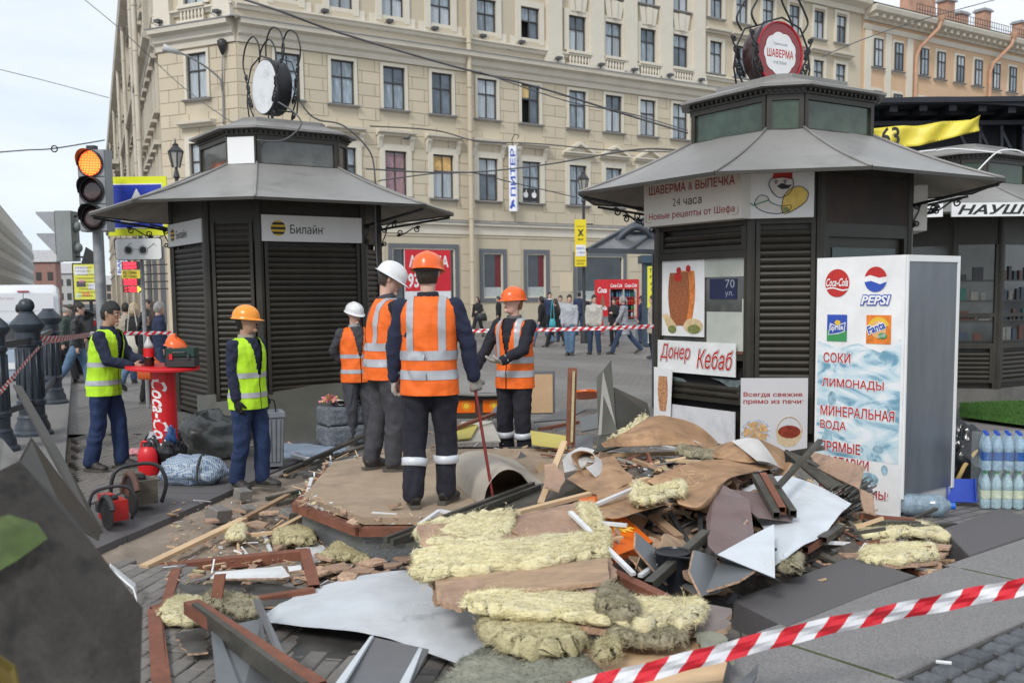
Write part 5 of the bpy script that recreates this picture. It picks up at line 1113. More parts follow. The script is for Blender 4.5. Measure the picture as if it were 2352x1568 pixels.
fs+= [tuple(range(n-1,-1,-1)),tuple(5*n+j for j in range(n))];m.add(vs,fs);m.build('body',m_vw,vn,smooth=30)
for u in (.13,1.035):m=MB();fv.slab(m,u,.55,u+.88,2.2,-.03,.012);o=m.build('rear_door',m_vw,vn);m=MB();fv.slab(m,u+.04,1.62,u+.84,1.63,.012,.018);fv.slab(m,u+.04,1.0,u+.84,1.01,.012,.018);m.build('door_crease',MT('seam_grey',(.4,.4,.42),.5),o)
m=MB();fv.slab(m,.02,.38,2.03,.58,-.1,.08);m.build('bumper',MT('bumper_dark',(.08,.08,.085),.6),vn)
for u in (.02,1.93):m=MB();fv.slab(m,u,.85,u+.1,1.4,-.05,.03);m.build('tail_light',MT('tail_red',(.4,.01,.015),.2),vn)
m=MB();fv.slab(m,.85,2.24,1.2,2.28,-.12,.0);m.build('brake_light',MT('tail_red',(.4,.01,.015),.2),vn)
m=MB();text(m,fv,'Доставка',.32,1.98,.75,2.08,.014);m.build('lettering',MT('faded_print',(.5,.3,.32),.5),vn)
m=MB();fv.slab(m,2.051,1.35,2.056,2.0,-4.6,-3.7);m.build('cab_window',m_dark,vn)
def wheel(parent,c,ax,r=.34,w=.22):
 ax=Vector(ax).normalized();u=Vector((0,0,1));v=u.cross(ax);M3=Matrix((u,v,ax)).transposed()
 m=MB();m.lathe([(r*.6,-w/2),(r*.95,-w/2),(r,-w*.3),(r,w*.3),(r*.95,w/2),(r*.6,w/2)],c,24,M3);o=m.build('wheel',MT('tyre',(.02,.02,.021),.85),parent,smooth=40)
 m=MB();m.lathe([(.001,w*.35),(r*.2,w*.4),(r*.6,w*.45),(r*.62,-w*.45),(.001,-w*.45)],c,16,M3);m.build('rim',MT('wheel_rim',(.35,.35,.36),.35,.6),o,smooth=40)
for d in (.95,4.7):
 for u in (.1,1.95):wheel(vn,fv.p(u,.36,-d),vx)
def car(c,yaw,label,col,name='parked_car'):
 t=thing(name,label,'car',c);x=Vector((math.cos(yaw),math.sin(yaw),0));f=Frame(Vector(c)-x*.87,x)
 sec=[(-.85,.3,.5),(-.87,.55,.5),(-.82,.9,.85),(-.6,1.0,.8)]
 body=[(0,.35),(0.02,.7),(.1,.95),(.6,1.02),(3.0,.98),(4.1,.8),(4.25,.55),(4.2,.3)];roof=[(.35,1.0),(.75,1.42),(1.3,1.5),(2.2,1.46),(3.0,.99)]
 def loft(pr,ws,nm,mt):
  m=MB();n=len(pr);rg=[[f.p(u,z-(dz if z>pr[0][1]+.2 else 0),-d)for d,z in pr]for u,dz in ws];m.add([v for r_ in rg for v in r_],[(i*n+j,i*n+(j+1)%n,(i+1)*n+(j+1)%n,(i+1)*n+j)for i in range(len(ws)-1)for j in range(n)]+[tuple(range(n-1,-1,-1)),tuple((len(ws)-1)*n+j for j in range(n))]);return m.build(nm,mt,t,smooth=35)
 loft(body,[(0,.06),(.05,0),(1.69,0),(1.74,.06)],'body',col);loft(roof,[(.2,.12),(.28,0),(1.46,0),(1.54,.12)],'cabin',m_sigd)
 loft([(.72,1.43),(.8,1.51),(1.3,1.53),(2.1,1.5),(2.2,1.46)],[(.24,.06),(.3,0),(1.44,0),(1.5,.06)],'roof',col)
 for u in (.05,1.5):m=MB();f.slab(m,u,.7,u+.2,.92,-.05,.02);m.build('tail_light',MT('tail_red',(.4,.01,.015),.2),t)
 m=MB();f.slab(m,.6,.55,1.14,.68,.0,.03);m.build('number_plate',m_wht,t)
 for d in (.75,3.35):
  for u in (.06,1.68):wheel(t,f.p(u,.31,-d),x,.31,.2)
 return t
car(Vector((gr(22,900).x-.6,20.8,-.2)),R(23.4),'silver blue hatchback behind the bollards at the left edge',MT('car_silver_blue',(.34,.40,.48),.25,.4,var=.05,spec=.7))
car(Vector((at(178,760,48).x,48,-.2)),R(23.4),'dark car parked far down the street past the van',MT('car_dark',(.03,.03,.035),.25,.3))
def wire(label,P,r,k=8):m=MB();m.tube(bez([at(*p)for p in P],k),r,5);solo(m,'overhead_wire',MT('wire_grey',(.09,.09,.095),.6),label,'wire','overhead wires',smooth=True)
wire('thick black cable crossing in front of the whole cream building',[(500,-20,26),(640,25,26),(781,76,27),(1040,152,28),(1240,202,29),(1420,258,30),(1580,306,30)],.03)
wire('thin second cable just under the thick one',[(1100,165,28),(1300,232,29),(1450,262,30),(1580,300,30)],.016)
wire('thin wire running from the shuttered kiosk to the food kiosk',[(840,388,22),(1050,397,23),(1240,380,23),(1450,345,20),(1560,345,16)],.018)
wire('thin wire sagging below it towards the lantern post',[(870,415,24),(1060,395,26),(1180,420,28),(1330,455,34)],.016)
wire('wire along the cream wall above the lintels',[(850,290,40),(1000,300,42),(1100,325,44),(1230,330,46),(1400,345,48),(1580,350,48)],.03)
wire('faint wire falling across the sky from the top left',[(170,-20,40),(285,75,40),(420,200,40),(560,300,30)],.016)
wire('nearly level wire low in the sky with a coil on it',[(-30,352,30),(60,345,30),(125,341,30),(240,322,32)],.02)
wire('long faint wire high in the sky on the left',[(-20,155,60),(120,190,60),(250,225,60)],.02)
wire('slanting wire in front of the peach house',[(1890,130,40),(1990,88,42),(2120,45,44),(2360,-20,46)],.02)
wire('black cable dropping from the round white roof sign down behind the kiosk roof',[(672,200,13.7),(700,250,13.8),(730,275,13.9),(790,290,14),(850,350,14.2),(862,420,14.2)],.012)
wire('pale cable looping from the round roof sign over the lantern windows',[(640,235,13.4),(680,262,13),(690,290,12.9),(650,322,12.8),(590,322,12.7)],.011)
m=MB();c=at(125,342,30);m.tube([c+Vector((.09*math.cos(R(a)),0,.09*math.sin(R(a))))for a in range(0,361,20)],.02,5);solo(m,'wire_coil',m_sigd,'small coil of wire hanging on the level sky wire','coil')
wire('black cable hanging down the right corner of the shuttered kiosk',[(862,470,12.9),(864,560,12.9),(868,620,12.9),(880,700,13)],.012)
# ================================================================ PEOPLE
def skin(tone):return MT('skin_%s' %tone,{'light':(.58,.36,.28),'tan':(.42,.25,.17),'pink':(.62,.37,.30)}[tone],.55,var=.08,vs=9,bump=.1,bs=120)
def cloth(name,c,bump=1.8,bs=11,rough=.85,var=.2,**k):return MT(name,c,rough,var=var,vs=7,bump=bump,bs=bs,**k)
c_navy=cloth('navy_workwear',(.012,.018,.045));c_blue=cloth('blue_workwear',(.012,.028,.085));c_black=cloth('near_black_workwear',(.012,.012,.02))
c_gry=cloth('grey_workwear',(.05,.05,.058));c_or=cloth('orange_vest',(.88,.15,.012),1.6,9,.7,.1,dirt=.3,ds=5,dcol=(.55,.11,.03));c_lime=cloth('lime_vest',(.46,.78,.02),1.6,9,.7,.1,dirt=.3,ds=5,dcol=(.3,.5,.04))
m_refl=MT('reflective_tape',(.42,.43,.46),.35,.15,var=.08,vs=20);m_rw=MT('reflective_tape_pale',(.62,.64,.68),.35,.1,var=.06,vs=20)
m_boot=MT('boot_leather',(.028,.026,.025),.6,var=.4,vs=14,dirt=.5,ds=7,dcol=(.12,.10,.085));m_sole=MT('boot_sole',(.10,.09,.075),.9,var=.3,dirt=.4)
m_glv=cloth('work_glove',(.38,.36,.32),.6,90,.9,.3,dirt=.5);m_bgl=cloth('black_glove',(.012,.012,.013))
m_hair={k:MT('hair_'+k,c,.5,var=.5,vs=9,bump=.8,bs=70,stretch=(3,3,.6))for k,c in dict(black=(.01,.009,.008),brown=(.035,.02,.012),ginger=(.30,.12,.04),blond=(.50,.38,.22),grey=(.32,.31,.30),dark=(.018,.013,.01)).items()}
m_eye=MT('eye_dark',(.03,.02,.015),.2);m_eyew=MT('eye_white',(.6,.58,.55),.3);m_lip=MT('lip',(.33,.11,.10),.5)
DG=None
def loft(mb,pts,rx,ry,xd=(1,0,0),n=14):
 pts=[Vector(p)for p in pts];k=len(pts);xd=Vector(xd);vs=[]
 for i,p in enumerate(pts):
  t=(pts[min(i+1,k-1)]-pts[max(i-1,0)]).normalized();a=xd-t*xd.dot(t)
  a=a.normalized()if a.length>.05 else t.orthogonal().normalized();b=t.cross(a)
  vs+= [p+a*math.cos(2*math.pi*j/n)*rx[i]+b*math.sin(2*math.pi*j/n)*ry[i]for j in range(n)]
 fs=[(i*n+j,i*n+(j+1)%n,(i+1)*n+(j+1)%n,(i+1)*n+j)for i in range(k-1)for j in range(n)]+[tuple(range(n-1,-1,-1)),tuple((k-1)*n+j for j in range(n))]
 return mb.add(vs,fs)
def limb(mb,P,r,n=12):
 P=[Vector(p)for p in P];d0=(P[0]-P[1]).normalized();d1=(P[-1]-P[-2]).normalized()
 pts=[P[0]+d0*r[0]*.7,P[0]+d0*r[0]*.35]+P+[P[-1]+d1*r[-1]*.35,P[-1]+d1*r[-1]*.7];rr=[r[0]*.5,r[0]*.88]+list(r)+[r[-1]*.88,r[-1]*.5]
 return loft(mb,pts,rr,rr,n=n,xd=(1,.13,.07))
def remesh(mb,vox,sm=3,wr=0.,wf=7.,zf=1.):
 me=bpy.data.meshes.new('r');me.from_pydata([tuple(v)for v in mb.v],[],mb.f);ob=bpy.data.objects.new('r',me);COL.objects.link(ob)
 md=ob.modifiers.new('r','REMESH');md.mode='VOXEL';md.voxel_size=vox;md.adaptivity=0
 if sm:s=ob.modifiers.new('s','SMOOTH');s.factor=.5;s.iterations=sm
 bpy.context.view_layer.update();out=bpy.data.meshes.new_from_object(ob.evaluated_get(bpy.context.evaluated_depsgraph_get()))
 bpy.data.objects.remove(ob);bpy.data.meshes.remove(me)
 if wr:
  n=len(out.vertices);co=np.empty(n*3);out.vertices.foreach_get('co',co);no=np.empty(n*3);out.vertex_normals.foreach_get('vector',no);co=co.reshape(-1,3);no=no.reshape(-1,3)
  for i in range(n):
   x,y,z=co[i];q=noise.noise(Vector((x*wf,y*wf,z*wf*1.5*zf+3*noise.noise(Vector((x*5,y*5,z*3))))));q2=1-abs(noise.noise(Vector((x*wf*1.2+9,y*wf*1.2,z*wf*1.9*zf))))*2.4
   co[i]+= no[i]*wr*(q*.8+q2*.45)
  out.vertices.foreach_set('co',co.ravel())
 out.polygons.foreach_set('use_smooth',[True]*len(out.polygons));return out
def local(me,name,mat,parent):
 me.materials.clear();
 for q in (mat if isinstance(mat,(list,tuple))else [mat]):me.materials.append(q)
 o=bpy.data.objects.new(name,me);COL.objects.link(o);o.parent=parent;return o
def lmesh(mb,name,mat,parent,smooth=True):
 me=mb.build(name,mat,mesh_only=True,smooth=smooth);o=bpy.data.objects.new(name,me);COL.objects.link(o);o.parent=parent;return o
def ik(S,T,l1,l2,pole):
 S,T,pole=Vector(S),Vector(T),Vector(pole);d=T-S;L_=min(d.length,(l1+l2)*.995);d.normalize();T=S+d*L_
 a=(l1*l1-l2*l2+L_*L_)/(2*L_);h=math.sqrt(max(0,l1*l1-a*a));pl=(pole-d*pole.dot(d)).normalized();return S+d*a+pl*h,T
def hand(mb,W,d,nrm,curl=.5,inf=0.,side=1,n=7):
 """palm and five fingers; d = pointing direction, nrm = palm normal, side = thumb side sign"""
 d=Vector(d).normalized();nrm=Vector(nrm);nrm=(nrm-d*nrm.dot(d)).normalized();s=d.cross(nrm)*side
 loft(mb,[W-d*.02,W,W+d*.03,W+d*.075,W+d*.09],[.026+inf,.028+inf,.038+inf,.041+inf,.034+inf],[.02+inf,.018+inf,.016+inf,.015+inf,.010+inf],xd=s,n=n+3)
 for k,(off,Ln)in enumerate(((-.031,.060),(-.011,.076),(.010,.082),(.030,.074))):
  p=W+d*.082+s*off;pts=[p-d*.02];a=0
  for q,f in enumerate((.42,.32,.26)):
   a+= curl*(.9,1.15,.8)[q];p=p+(d*math.cos(a)+nrm*math.sin(a)+s*off*.8)*Ln*f;pts.append(p)
  limb(mb,pts,[.0098+inf,.0092+inf,.0085+inf,.0075+inf],n)
 b=W+d*.022+s*.03;limb(mb,[b,b+(d*.6+s*.8+nrm*.35).normalized()*.035,b+(d*.6+s*.8+nrm*.35).normalized()*.035+(d*.85+s*.25+nrm*(.3+curl*.5)).normalized()*.03,b+(d*.6+s*.8+nrm*.35).normalized()*.035+(d*.8+nrm*(.5+curl*.6)).normalized()*.052],[.013+inf,.0115+inf,.010+inf,.008+inf],n)
def person(label,loc,yaw,H=1.75,near=False,top=None,legs=None,feet=((-.11,.02,0),(.11,-.02,0)),hands=((-.25,.03,.80),(.25,.03,.80)),poles=((-.5,-1,-.2),(.5,-1,-.2)),lean=(0,0),hyaw=0.,hpitch=0.,hroll=0.,hair='brown',hstyle='short',tone='light',helmet=None,vest=None,vstr=True,glove=None,curl=(.5,.5),coat=0.,beard=None,ankle=False,shoe=None,bulk=1.,group=None,skirt=0,neck=None,palm=(None,None),knee=((0,1,0),(0,1,0)),extra=None,hdir=(None,None)):
 t=thing('person',label,'person',loc,yaw,group);s=H/1.75;t.scale=(s,s,s);vx=.0085 if near else .019;n=14 if near else 9
 top=top or c_black;legs=legs or c_black;B=bulk;lx,ly=lean;ZH=.93
 def sh(p):p=Vector(p);return Vector((p.x+lx*max(0,p.z-ZH),p.y+ly*max(0,p.z-ZH),p.z))
 def shb(me):
  if lx or ly:
   k=len(me.vertices);co=np.empty(k*3);me.vertices.foreach_get('co',co);co=co.reshape(-1,3);dz=np.maximum(0,co[:,2]-ZH);co[:,0]+= lx*dz;co[:,1]+= ly*dz;me.vertices.foreach_set('co',co.ravel());me.update()
  return me
 hip=[Vector((-.095,0,.90)),Vector((.095,0,.90))];SHO=[Vector((-.175,0,1.415)),Vector((.175,0,1.415))]
 kn,an=[],[]
 for i in (0,1):
  f=Vector(feet[i])+Vector((0,-.03,.09));q_=max(1,(f-hip[i]).length/.812);k_,a_=ik(hip[i],f,.405*q_,.41*q_,knee[i]);kn.append(k_);an.append(a_)
 el,wr=[],[]
 for i in (0,1):
  T=Vector(hands[i]);T=Vector((T.x-lx*max(0,T.z-ZH),T.y-ly*max(0,T.z-ZH),T.z));e,w=ik(SHO[i],T,.285,.255,poles[i]);el.append(e);wr.append(w)
 Hc=sh((0,.015,1.635));Rh=Matrix.Rotation(hyaw,3,'Z')@ Matrix.Rotation(-hpitch,3,'X')@ Matrix.Rotation(hroll,3,'Y')
 hp=lambda x,y,z:Hc+Rh@Vector((x,y,z))
 hx=Rh@Vector((1,0,0))
 m=MB()
 loft(m,[(0,0,.84),(0,0,.9),(0,0,1.02),(0,.0,1.12),(0,.01,1.28),(0,0,1.39),(0,-.005,1.44),(0,-.005,1.47)],[.11,.15,.145,.13,.155,.16,.12,.06],[.08,.1,.095,.085,.1,.09,.07,.05],n=n)
 for i in (0,1):
  limb(m,[hip[i],kn[i],an[i]],[.08,.055,.04],n);limb(m,[SHO[i],el[i],wr[i]],[.05,.04,.03],n)
  fo=Vector(feet[i]);limb(m,[an[i]+Vector((0,-.01,-.03)),an[i]+Vector((0,.02,-.045))],[.03,.022],8)
 ub=MB();ub.v=[tuple(sh(v))for v in m.v];ub.f=m.f;m=ub
 nk=sh((0,-.005,1.44));loft(m,[nk,nk.lerp(hp(0,-.02,-.08),.55),hp(0,-.012,-.07),hp(0,-.01,-.02)],[.058,.053,.053,.05],[.058,.053,.055,.055],n=n)
 zs=[(-.118,.012,.028,.020),(-.108,.02,.040,.042),(-.085,.016,.052,.062),(-.055,.010,.061,.076),(-.02,.004,.068,.086),(.02,0,.073,.094),(.06,-.004,.0715,.093),(.09,-.006,.058,.078),(.108,-.006,.036,.05),(.115,-.006,.012,.016)]
 loft(m,[hp(0,cy_,z)for z,cy_,a,b in zs],[q[2]for q in zs],[q[3]for q in zs],xd=hx,n=n+4)
 limb(m,[hp(0,.086,.018),hp(0,.098,-.008),hp(0,.107,-.026)],[.008,.010,.013],8);limb(m,[hp(0,.085,-.095),hp(0,.078,-.108)],[.02,.016],8)
 limb(m,[hp(-.022,.082,-.060),hp(0,.089,-.060),hp(.022,.082,-.060)],[.008,.010,.008],6);limb(m,[hp(-.035,.074,.028),hp(0,.086,.026),hp(.035,.074,.028)],[.009,.011,.009],6)
 for sx in (-1,1):loft(m,[hp(sx*.070,-.004,-.03),hp(sx*.079,-.008,-.012),hp(sx*.082,-.012,.012),hp(sx*.073,-.006,.028)],[.009,.013,.015,.008],[.008,.008,.008,.006],xd=Rh@Vector((0,1,0)),n=8)
 WH=[sh(w)for w in wr]
 for i in (0,1):
  d=Vector(hdir[i])if hdir[i]else (WH[i]-sh(el[i]));pn=palm[i]or ((1 if i==0 else -1),.15,0);hand(m,WH[i],d,pn,curl[i],side=(-1 if i==0 else 1)*(1),n=7 if near else 5)
 bd=remesh(m,vx,2 if near else 1);local(bd,'body',skin(tone),t)
 if near:
  m=MB()
  for sx in (-1,1):m.lathe([(0,-.010),(.008,-.006),(.0115,0),(.008,.007),(0,.0105)],hp(sx*.030,.079,.004),10)
  e_=lmesh(m,'eye_whites',m_eyew,t);m=MB()
  for sx in (-1,1):m.lathe([(0,-.007),(.007,0),(0,.007)],hp(sx*.030,.089,.004),8)
  lmesh(m,'irises',m_eye,t);m=MB()
  for sx in (-1,1):m.tube([hp(sx*.014,.093,.024),hp(sx*.03,.090,.029),hp(sx*.05,.077,.022)],[.003,.0042,.002],6)
  lmesh(m,'eyebrows',m_hair['dark' if hair in ('black','brown','dark')else hair],t);m=MB();m.tube([hp(-.022,.088,-.063),hp(0,.0965,-.061),hp(.022,.088,-.063)],[.004,.008,.004],6);lmesh(m,'lips',m_lip,t)
 if beard:
  m=MB()
  def bf(u,v):
   a=(u-.5)*2.1;z=-.108+.055*v*(.5+.5*abs(a));k=1.03;return hp(.0575*k*math.sin(a)*(.84+.16*v),.014+.068*k*math.cos(a)*(.86+.14*v),z)
  m.grid(bf,16,6,th=.004);lmesh(m,'beard',m_hair[beard],t)
 m=MB();hs=1.10 if hstyle !='cap' else 1.06
 def inhair(x,y,z):
  if hstyle=='short':return z>(.42 if y>.55 else (.0 if y>-.12 else -.6))
  return z>(.45 if y>.55 else (-.35 if y>.12 else -.95))
 NU,NV=(28,18)if near else (16,10);vs=[];idx={}
 for i in range(NU):
  for j in range(NV+1):
   ph=math.pi*j/NV;th_=2*math.pi*i/NU;x,y,z=math.sin(ph)*math.sin(th_),math.sin(ph)*math.cos(th_),math.cos(ph)
   k=hs+.05*noise.noise(Vector((x*3,y*3,z*3+len(label))))+(.05 if z>.5 else 0);vs.append(hp(x*.0735*k,-.005+y*.094*k,.005+z*.113*k));idx[(i,j)]=(x,y,z)
 fs=[]
 for i in range(NU):
  for j in range(NV):
   x,y,z=idx[(i,j)];x2,y2,z2=idx[((i+1)%NU,j+1)]
   if inhair((x+x2)/2,(y+y2)/2,(z+z2)/2):a,b=i*(NV+1)+j,((i+1)%NU)*(NV+1)+j;fs.append((a,a+1,b+1,b))
 m.add(vs,fs)
 if hstyle=='long':loft(m,[hp(0,-.04,.05),hp(0,-.075,-.04),sh((0,-.10,1.45)),sh((0,-.135,1.32)),sh((0,-.13,1.18)),sh((0,-.12,1.12))],[.06,.088,.10,.11,.09,.03],[.04,.045,.05,.045,.035,.015],n=12)
 if hstyle=='bob':loft(m,[hp(0,-.03,.08),hp(0,-.03,0),hp(0,-.035,-.08),hp(0,-.035,-.11)],[.07,.098,.1,.07],[.06,.08,.075,.05],xd=hx,n=12)
 if hstyle=='pony':limb(m,[hp(0,-.1,.03),hp(0,-.14,-.05),hp(0,-.12,-.15)],[.03,.028,.012],8)
 lmesh(m,'hair',m_hair[hair],t)
 if hstyle=='cap':m=MB();loft(m,[hp(0,0,.05),hp(0,0,.07),hp(0,0,.11),hp(0,-.01,.125)],[.09,.1,.085,.03],[.11,.125,.1,.04],xd=hx,n=14);lmesh(m,'flat_cap',cloth('cap_cloth',(.09,.075,.06)),t)
 m=MB();b=B;zt=1.445
 hem=.84 if not coat else coat
 zz=[(hem,.165,.125),(.95,.17,.13),(1.05,.165,.125),(1.15,.168,.128),(1.28,.182,.135),(1.37,.188,.122),(1.42,.165,.10),(1.455,.11,.082),(1.475,.075,.07)]
 if coat:zz=[(coat,.21,.17),(coat+.2,.19,.155)]+[q for q in zz[1:]if q[0]>coat+.25]
 loft(m,[(0,.0,q[0])for q in zz],[q[1]*b for q in zz],[q[2]*b for q in zz],n=18)
 for i in (0,1):limb(m,[SHO[i]+Vector((0,0,-.01)),SHO[i].lerp(el[i],.5),el[i],el[i].lerp(wr[i],.5),wr[i].lerp(el[i],.04)],[.069*b,.062*b,.056*b,.05*b,.043*b],n)
 jk=shb(remesh(m,.013 if near else .022,2,.014 if near else .012,8));local(jk,'jacket' if not coat else 'coat',top,t)
 m=MB();nk0=sh((0,-.004,1.452));up=(hp(0,-.02,-.1)-nk0).normalized()
 loft(m,[nk0,nk0+up*.02,nk0+up*.05,nk0+up*.053],[.084,.079,.074,.06],[.082,.077,.072,.058],n=16);lmesh(m,'collar',neck or top,t)
 m=MB();loft(m,[(0,0,.80),(0,0,.86),(0,0,.95),(0,0,1.06)],[.12,.165,.165,.15],[.09,.12,.12,.105],n=16)
 for i in (0,1):
  lo=an[i]+(an[i]-kn[i]).normalized()*.0;limb(m,[hip[i]+Vector((0,0,-.03)),hip[i].lerp(kn[i],.5),kn[i],kn[i].lerp(lo,.5),lo],[.1,.093,.08,.076,.074],n)
 tr=remesh(m,.013 if near else .022,2,.016 if near else .011,8,.45);local(tr,'trousers',legs,t)
 if ankle:
  for i in (0,1):
   a_,k_=an[i],kn[i];d=(k_-a_).normalized();m=MB();loft(m,[a_+d*.20,a_+d*.205,a_+d*.255,a_+d*.26],[.08,.091,.093,.082],[.082,.093,.095,.084],n=20);lmesh(m,'ankle_band',m_rw,t)
 for i in (0,1):
  f=Vector(feet[i]);an_=an[i];sl=MB();toe=Vector(((-.25,.25)[i],1,0)).normalized();
  if f.z>.01:toe=Vector((toe.x,toe.y,-.55)).normalized()
  sd=toe.cross(Vector((0,0,1))).normalized();h0=f-toe*.09;upv=sd.cross(toe)
  m=MB();loft(m,[h0+upv*.045,h0+toe*.03+upv*.06,h0+toe*.10+upv*.058,h0+toe*.17+upv*.045,h0+toe*.235+upv*.036,h0+toe*.26+upv*.03],[.033,.046,.049,.054,.047,.024],[.04,.062,.058,.042,.031,.016],xd=sd,n=12);limb(m,[h0+toe*.055+upv*.07,an_+(kn[i]-an_).normalized()*.06],[.048,.05],10)
  local(remesh(m,.009 if near else .02,1),'boot',shoe or m_boot,t)
  P=[(-.03,-.02),(-.038,.05),(-.036,.12),(-.05,.19),(-.04,.25),(0,.275),(.04,.25),(.05,.19),(.036,.12),(.038,.05),(.03,-.02)];m=MB();m.prism([h0+toe*(y-.01)+sd*x+upv*.002 for x,y in P],upv*.024);lmesh(m,'boot_sole',m_sole,t,False)
 if glove:
  for i in (0,1):
   m=MB();d=Vector(hdir[i])if hdir[i]else (WH[i]-sh(el[i]));pn=palm[i]or ((1 if i==0 else -1),.15,0);hand(m,WH[i],d,pn,curl[i],.005,side=(-1 if i==0 else 1),n=8)
   e2=sh(el[i]);limb(m,[WH[i].lerp(e2,.22),WH[i]],[.047,.038],10);local(remesh(m,.007,1),'glove',glove,t)
 if vest:
  m=MB();zz=[(.775,.205,.165),(.80,.205,.165),(.95,.197,.158),(1.1,.193,.153),(1.25,.205,.157),(1.34,.215,.152),(1.40,.205,.134),(1.44,.165,.112),(1.465,.115,.10),(1.475,.10,.09)]
  loft(m,[(0,0,q[0])for q in zz],[q[1]for q in zz],[q[2]for q in zz],n=22)
  me=remesh(m,.0125,2,.015,5.5,.6)
  import bmesh
  bm=bmesh.new();bm.from_mesh(me)
  bands=((1.035,1.10),(.90,.965))if vstr else ((1.09,1.14),(.90,.95))
  def cut(co,no):bmesh.ops.bisect_plane(bm,geom=bm.verts[:]+bm.edges[:]+bm.faces[:],plane_co=co,plane_no=no)
  for a,c in bands:cut((0,0,a),(0,0,1));cut((0,0,c),(0,0,1))
  if vstr:
   for x in (.085,.135):cut((x,0,0),(1,0,0));cut((-x,0,0),(1,0,0))
  cut((0,0,.79),(0,0,1));cut((.09,0,1.5),(1,0,.32));cut((-.09,0,1.5),(1,0,-.32));cut((.006,0,0),(1,0,0));cut((-.006,0,0),(1,0,0))
  refl=bmesh.new();rv={}
  kill=[]
  for f in bm.faces:
   c=f.calc_center_median();
   if c.z<.79 or c.z>1.472:kill.append(f);continue
   if c.y>.02 and c.z>1.12 and abs(c.x)<.015+.32*(c.z-1.12)*.62:kill.append(f);continue
   if c.y>.05 and abs(c.x)<.006:kill.append(f);continue
   st=any(a<c.z<d for a,d in bands)or (vstr and .085<abs(c.x)<.135 and c.z>bands[0][1])
   if st:
    q=[]
    for v in f.verts:
     if v.index not in rv or v.index<0:pass
     key_=(round(v.co.x,5),round(v.co.y,5),round(v.co.z,5))
     if key_ not in rv:rv[key_]=refl.verts.new(v.co+v.normal*.0045)
     q.append(rv[key_])
    try:refl.faces.new(q)
    except ValueError:pass
  bmesh.ops.delete(bm,geom=kill,context='FACES');vm=bpy.data.meshes.new('vest');bm.to_mesh(vm);vm.polygons.foreach_set('use_smooth',[True]*len(vm.polygons));local(shb(vm),'safety_vest',vest,t)
  rm=bpy.data.meshes.new('band');refl.to_mesh(rm);rm.polygons.foreach_set('use_smooth',[True]*len(rm.polygons));local(shb(rm),'reflective_band',m_refl,t);bm.free();refl.free()
 if helmet:
  m=MB();tilt=Matrix.Rotation(R(-7),3,'X');NU,NV=40,16
  def hf(u,v):
   th_=2*math.pi*u;sx,cy_=math.sin(th_),math.cos(th_)
   if v<.8:
    ph=(v/.8)*math.pi/2*.98+.0001;r=math.sin(ph);z=math.cos(ph)**.85
    rid=.006*max(0,1-abs(sx*r*.11)/.022)*(1 if r<.95 else 0);q=Vector((sx*r*.112,cy_*r*.134,z*.118+rid))
   else:
    w=(v-.8)/.2;e=.012+.042*max(0,cy_)**2.5+.006*max(0,-cy_);q=Vector((sx*(.112+w*.012),cy_*(.134+w*e),-.004-.010*w-.004*max(0,cy_)*w))
   q=tilt@q;return hp(q.x,q.y-.004,q.z+.032)
  m.grid(hf,NU,NV,th=.004);ho=lmesh(m,'helmet',helmet,t,50);m=MB()
  for sx in (-1,1):m.tube([hp(sx*.085,-.01,.03),hp(sx*.078,0,-.05)],.004,5)if 0 else None
  loft(m,[hp(0,-.005,.01),hp(0,-.005,.012),hp(0,-.005,.034),hp(0,-.005,.036)],[.09,.096,.1,.09],[.11,.117,.12,.11],xd=hx,n=24);lmesh(m,'helmet_band',m_sigd,ho)
 if extra:extra(t,dict(hp=hp,sh=sh,W=WH,el=el))
 return t
m_hor=MT('helmet_orange',(.86,.13,.015),.28,var=.05,vs=4,spec=.6,dirt=.25,ds=6,dcol=(.5,.12,.05));m_hw=MT('helmet_white',(.72,.72,.73),.3,var=.04,spec=.6,dirt=.3,ds=7,dcol=(.5,.48,.44));m_hy=MT('helmet_amber',(.86,.30,.02),.3,var=.05,spec=.6,dirt=.3,ds=6,dcol=(.6,.3,.08))
W='demolition workers'
pA=gr(248,1078)
person('bareheaded dark-haired worker in lime vest holding a cola bottle at the red table',(pA.x,pA.y,0),R(-97),1.76,True,c_navy,c_blue,feet=((-.12,.12,0),(.10,-.10,0)),hands=((-.07,.42,1.14),(.10,.38,1.10)),poles=((-.6,-.5,-1),(.6,-.5,-1)),lean=(0,.14),hpitch=R(12),hair='black',tone='tan',vest=c_lime,vstr=False,curl=(.8,.8),palm=((1,0,0),(-1,0,0)),group=W,neck=c_navy)
pB=gr(577,1120)
person('worker in amber helmet and lime vest with black gloves, standing before the shuttered kiosk',(pB.x,pB.y,0),R(-118),1.69,True,c_navy,c_blue,feet=((-.11,.08,0),(.10,-.06,0)),hands=((-.24,.0,.83),(.20,.04,.82)),hyaw=R(22),hpitch=R(-3),hair='black',tone='tan',helmet=m_hy,vest=c_lime,vstr=False,glove=m_bgl,group=W,neck=cloth('beige_sweater',(.30,.26,.20)))
person('young worker in pale helmet leaning on the kiosk shutters with arms behind his back',(-1.88,12.05,0),R(-152),1.69,True,c_gry,c_gry,feet=((-.12,.10,0),(.10,.05,0)),hands=((-.13,-.16,.98),(.10,-.17,.98)),poles=((-1,-.2,-.3),(1,-.2,-.3)),lean=(0,-.08),hyaw=R(12),hpitch=R(8),hair='brown',helmet=m_hw,vest=c_or,vstr=False,group=W,neck=cloth('grey_jersey',(.28,.28,.28)))
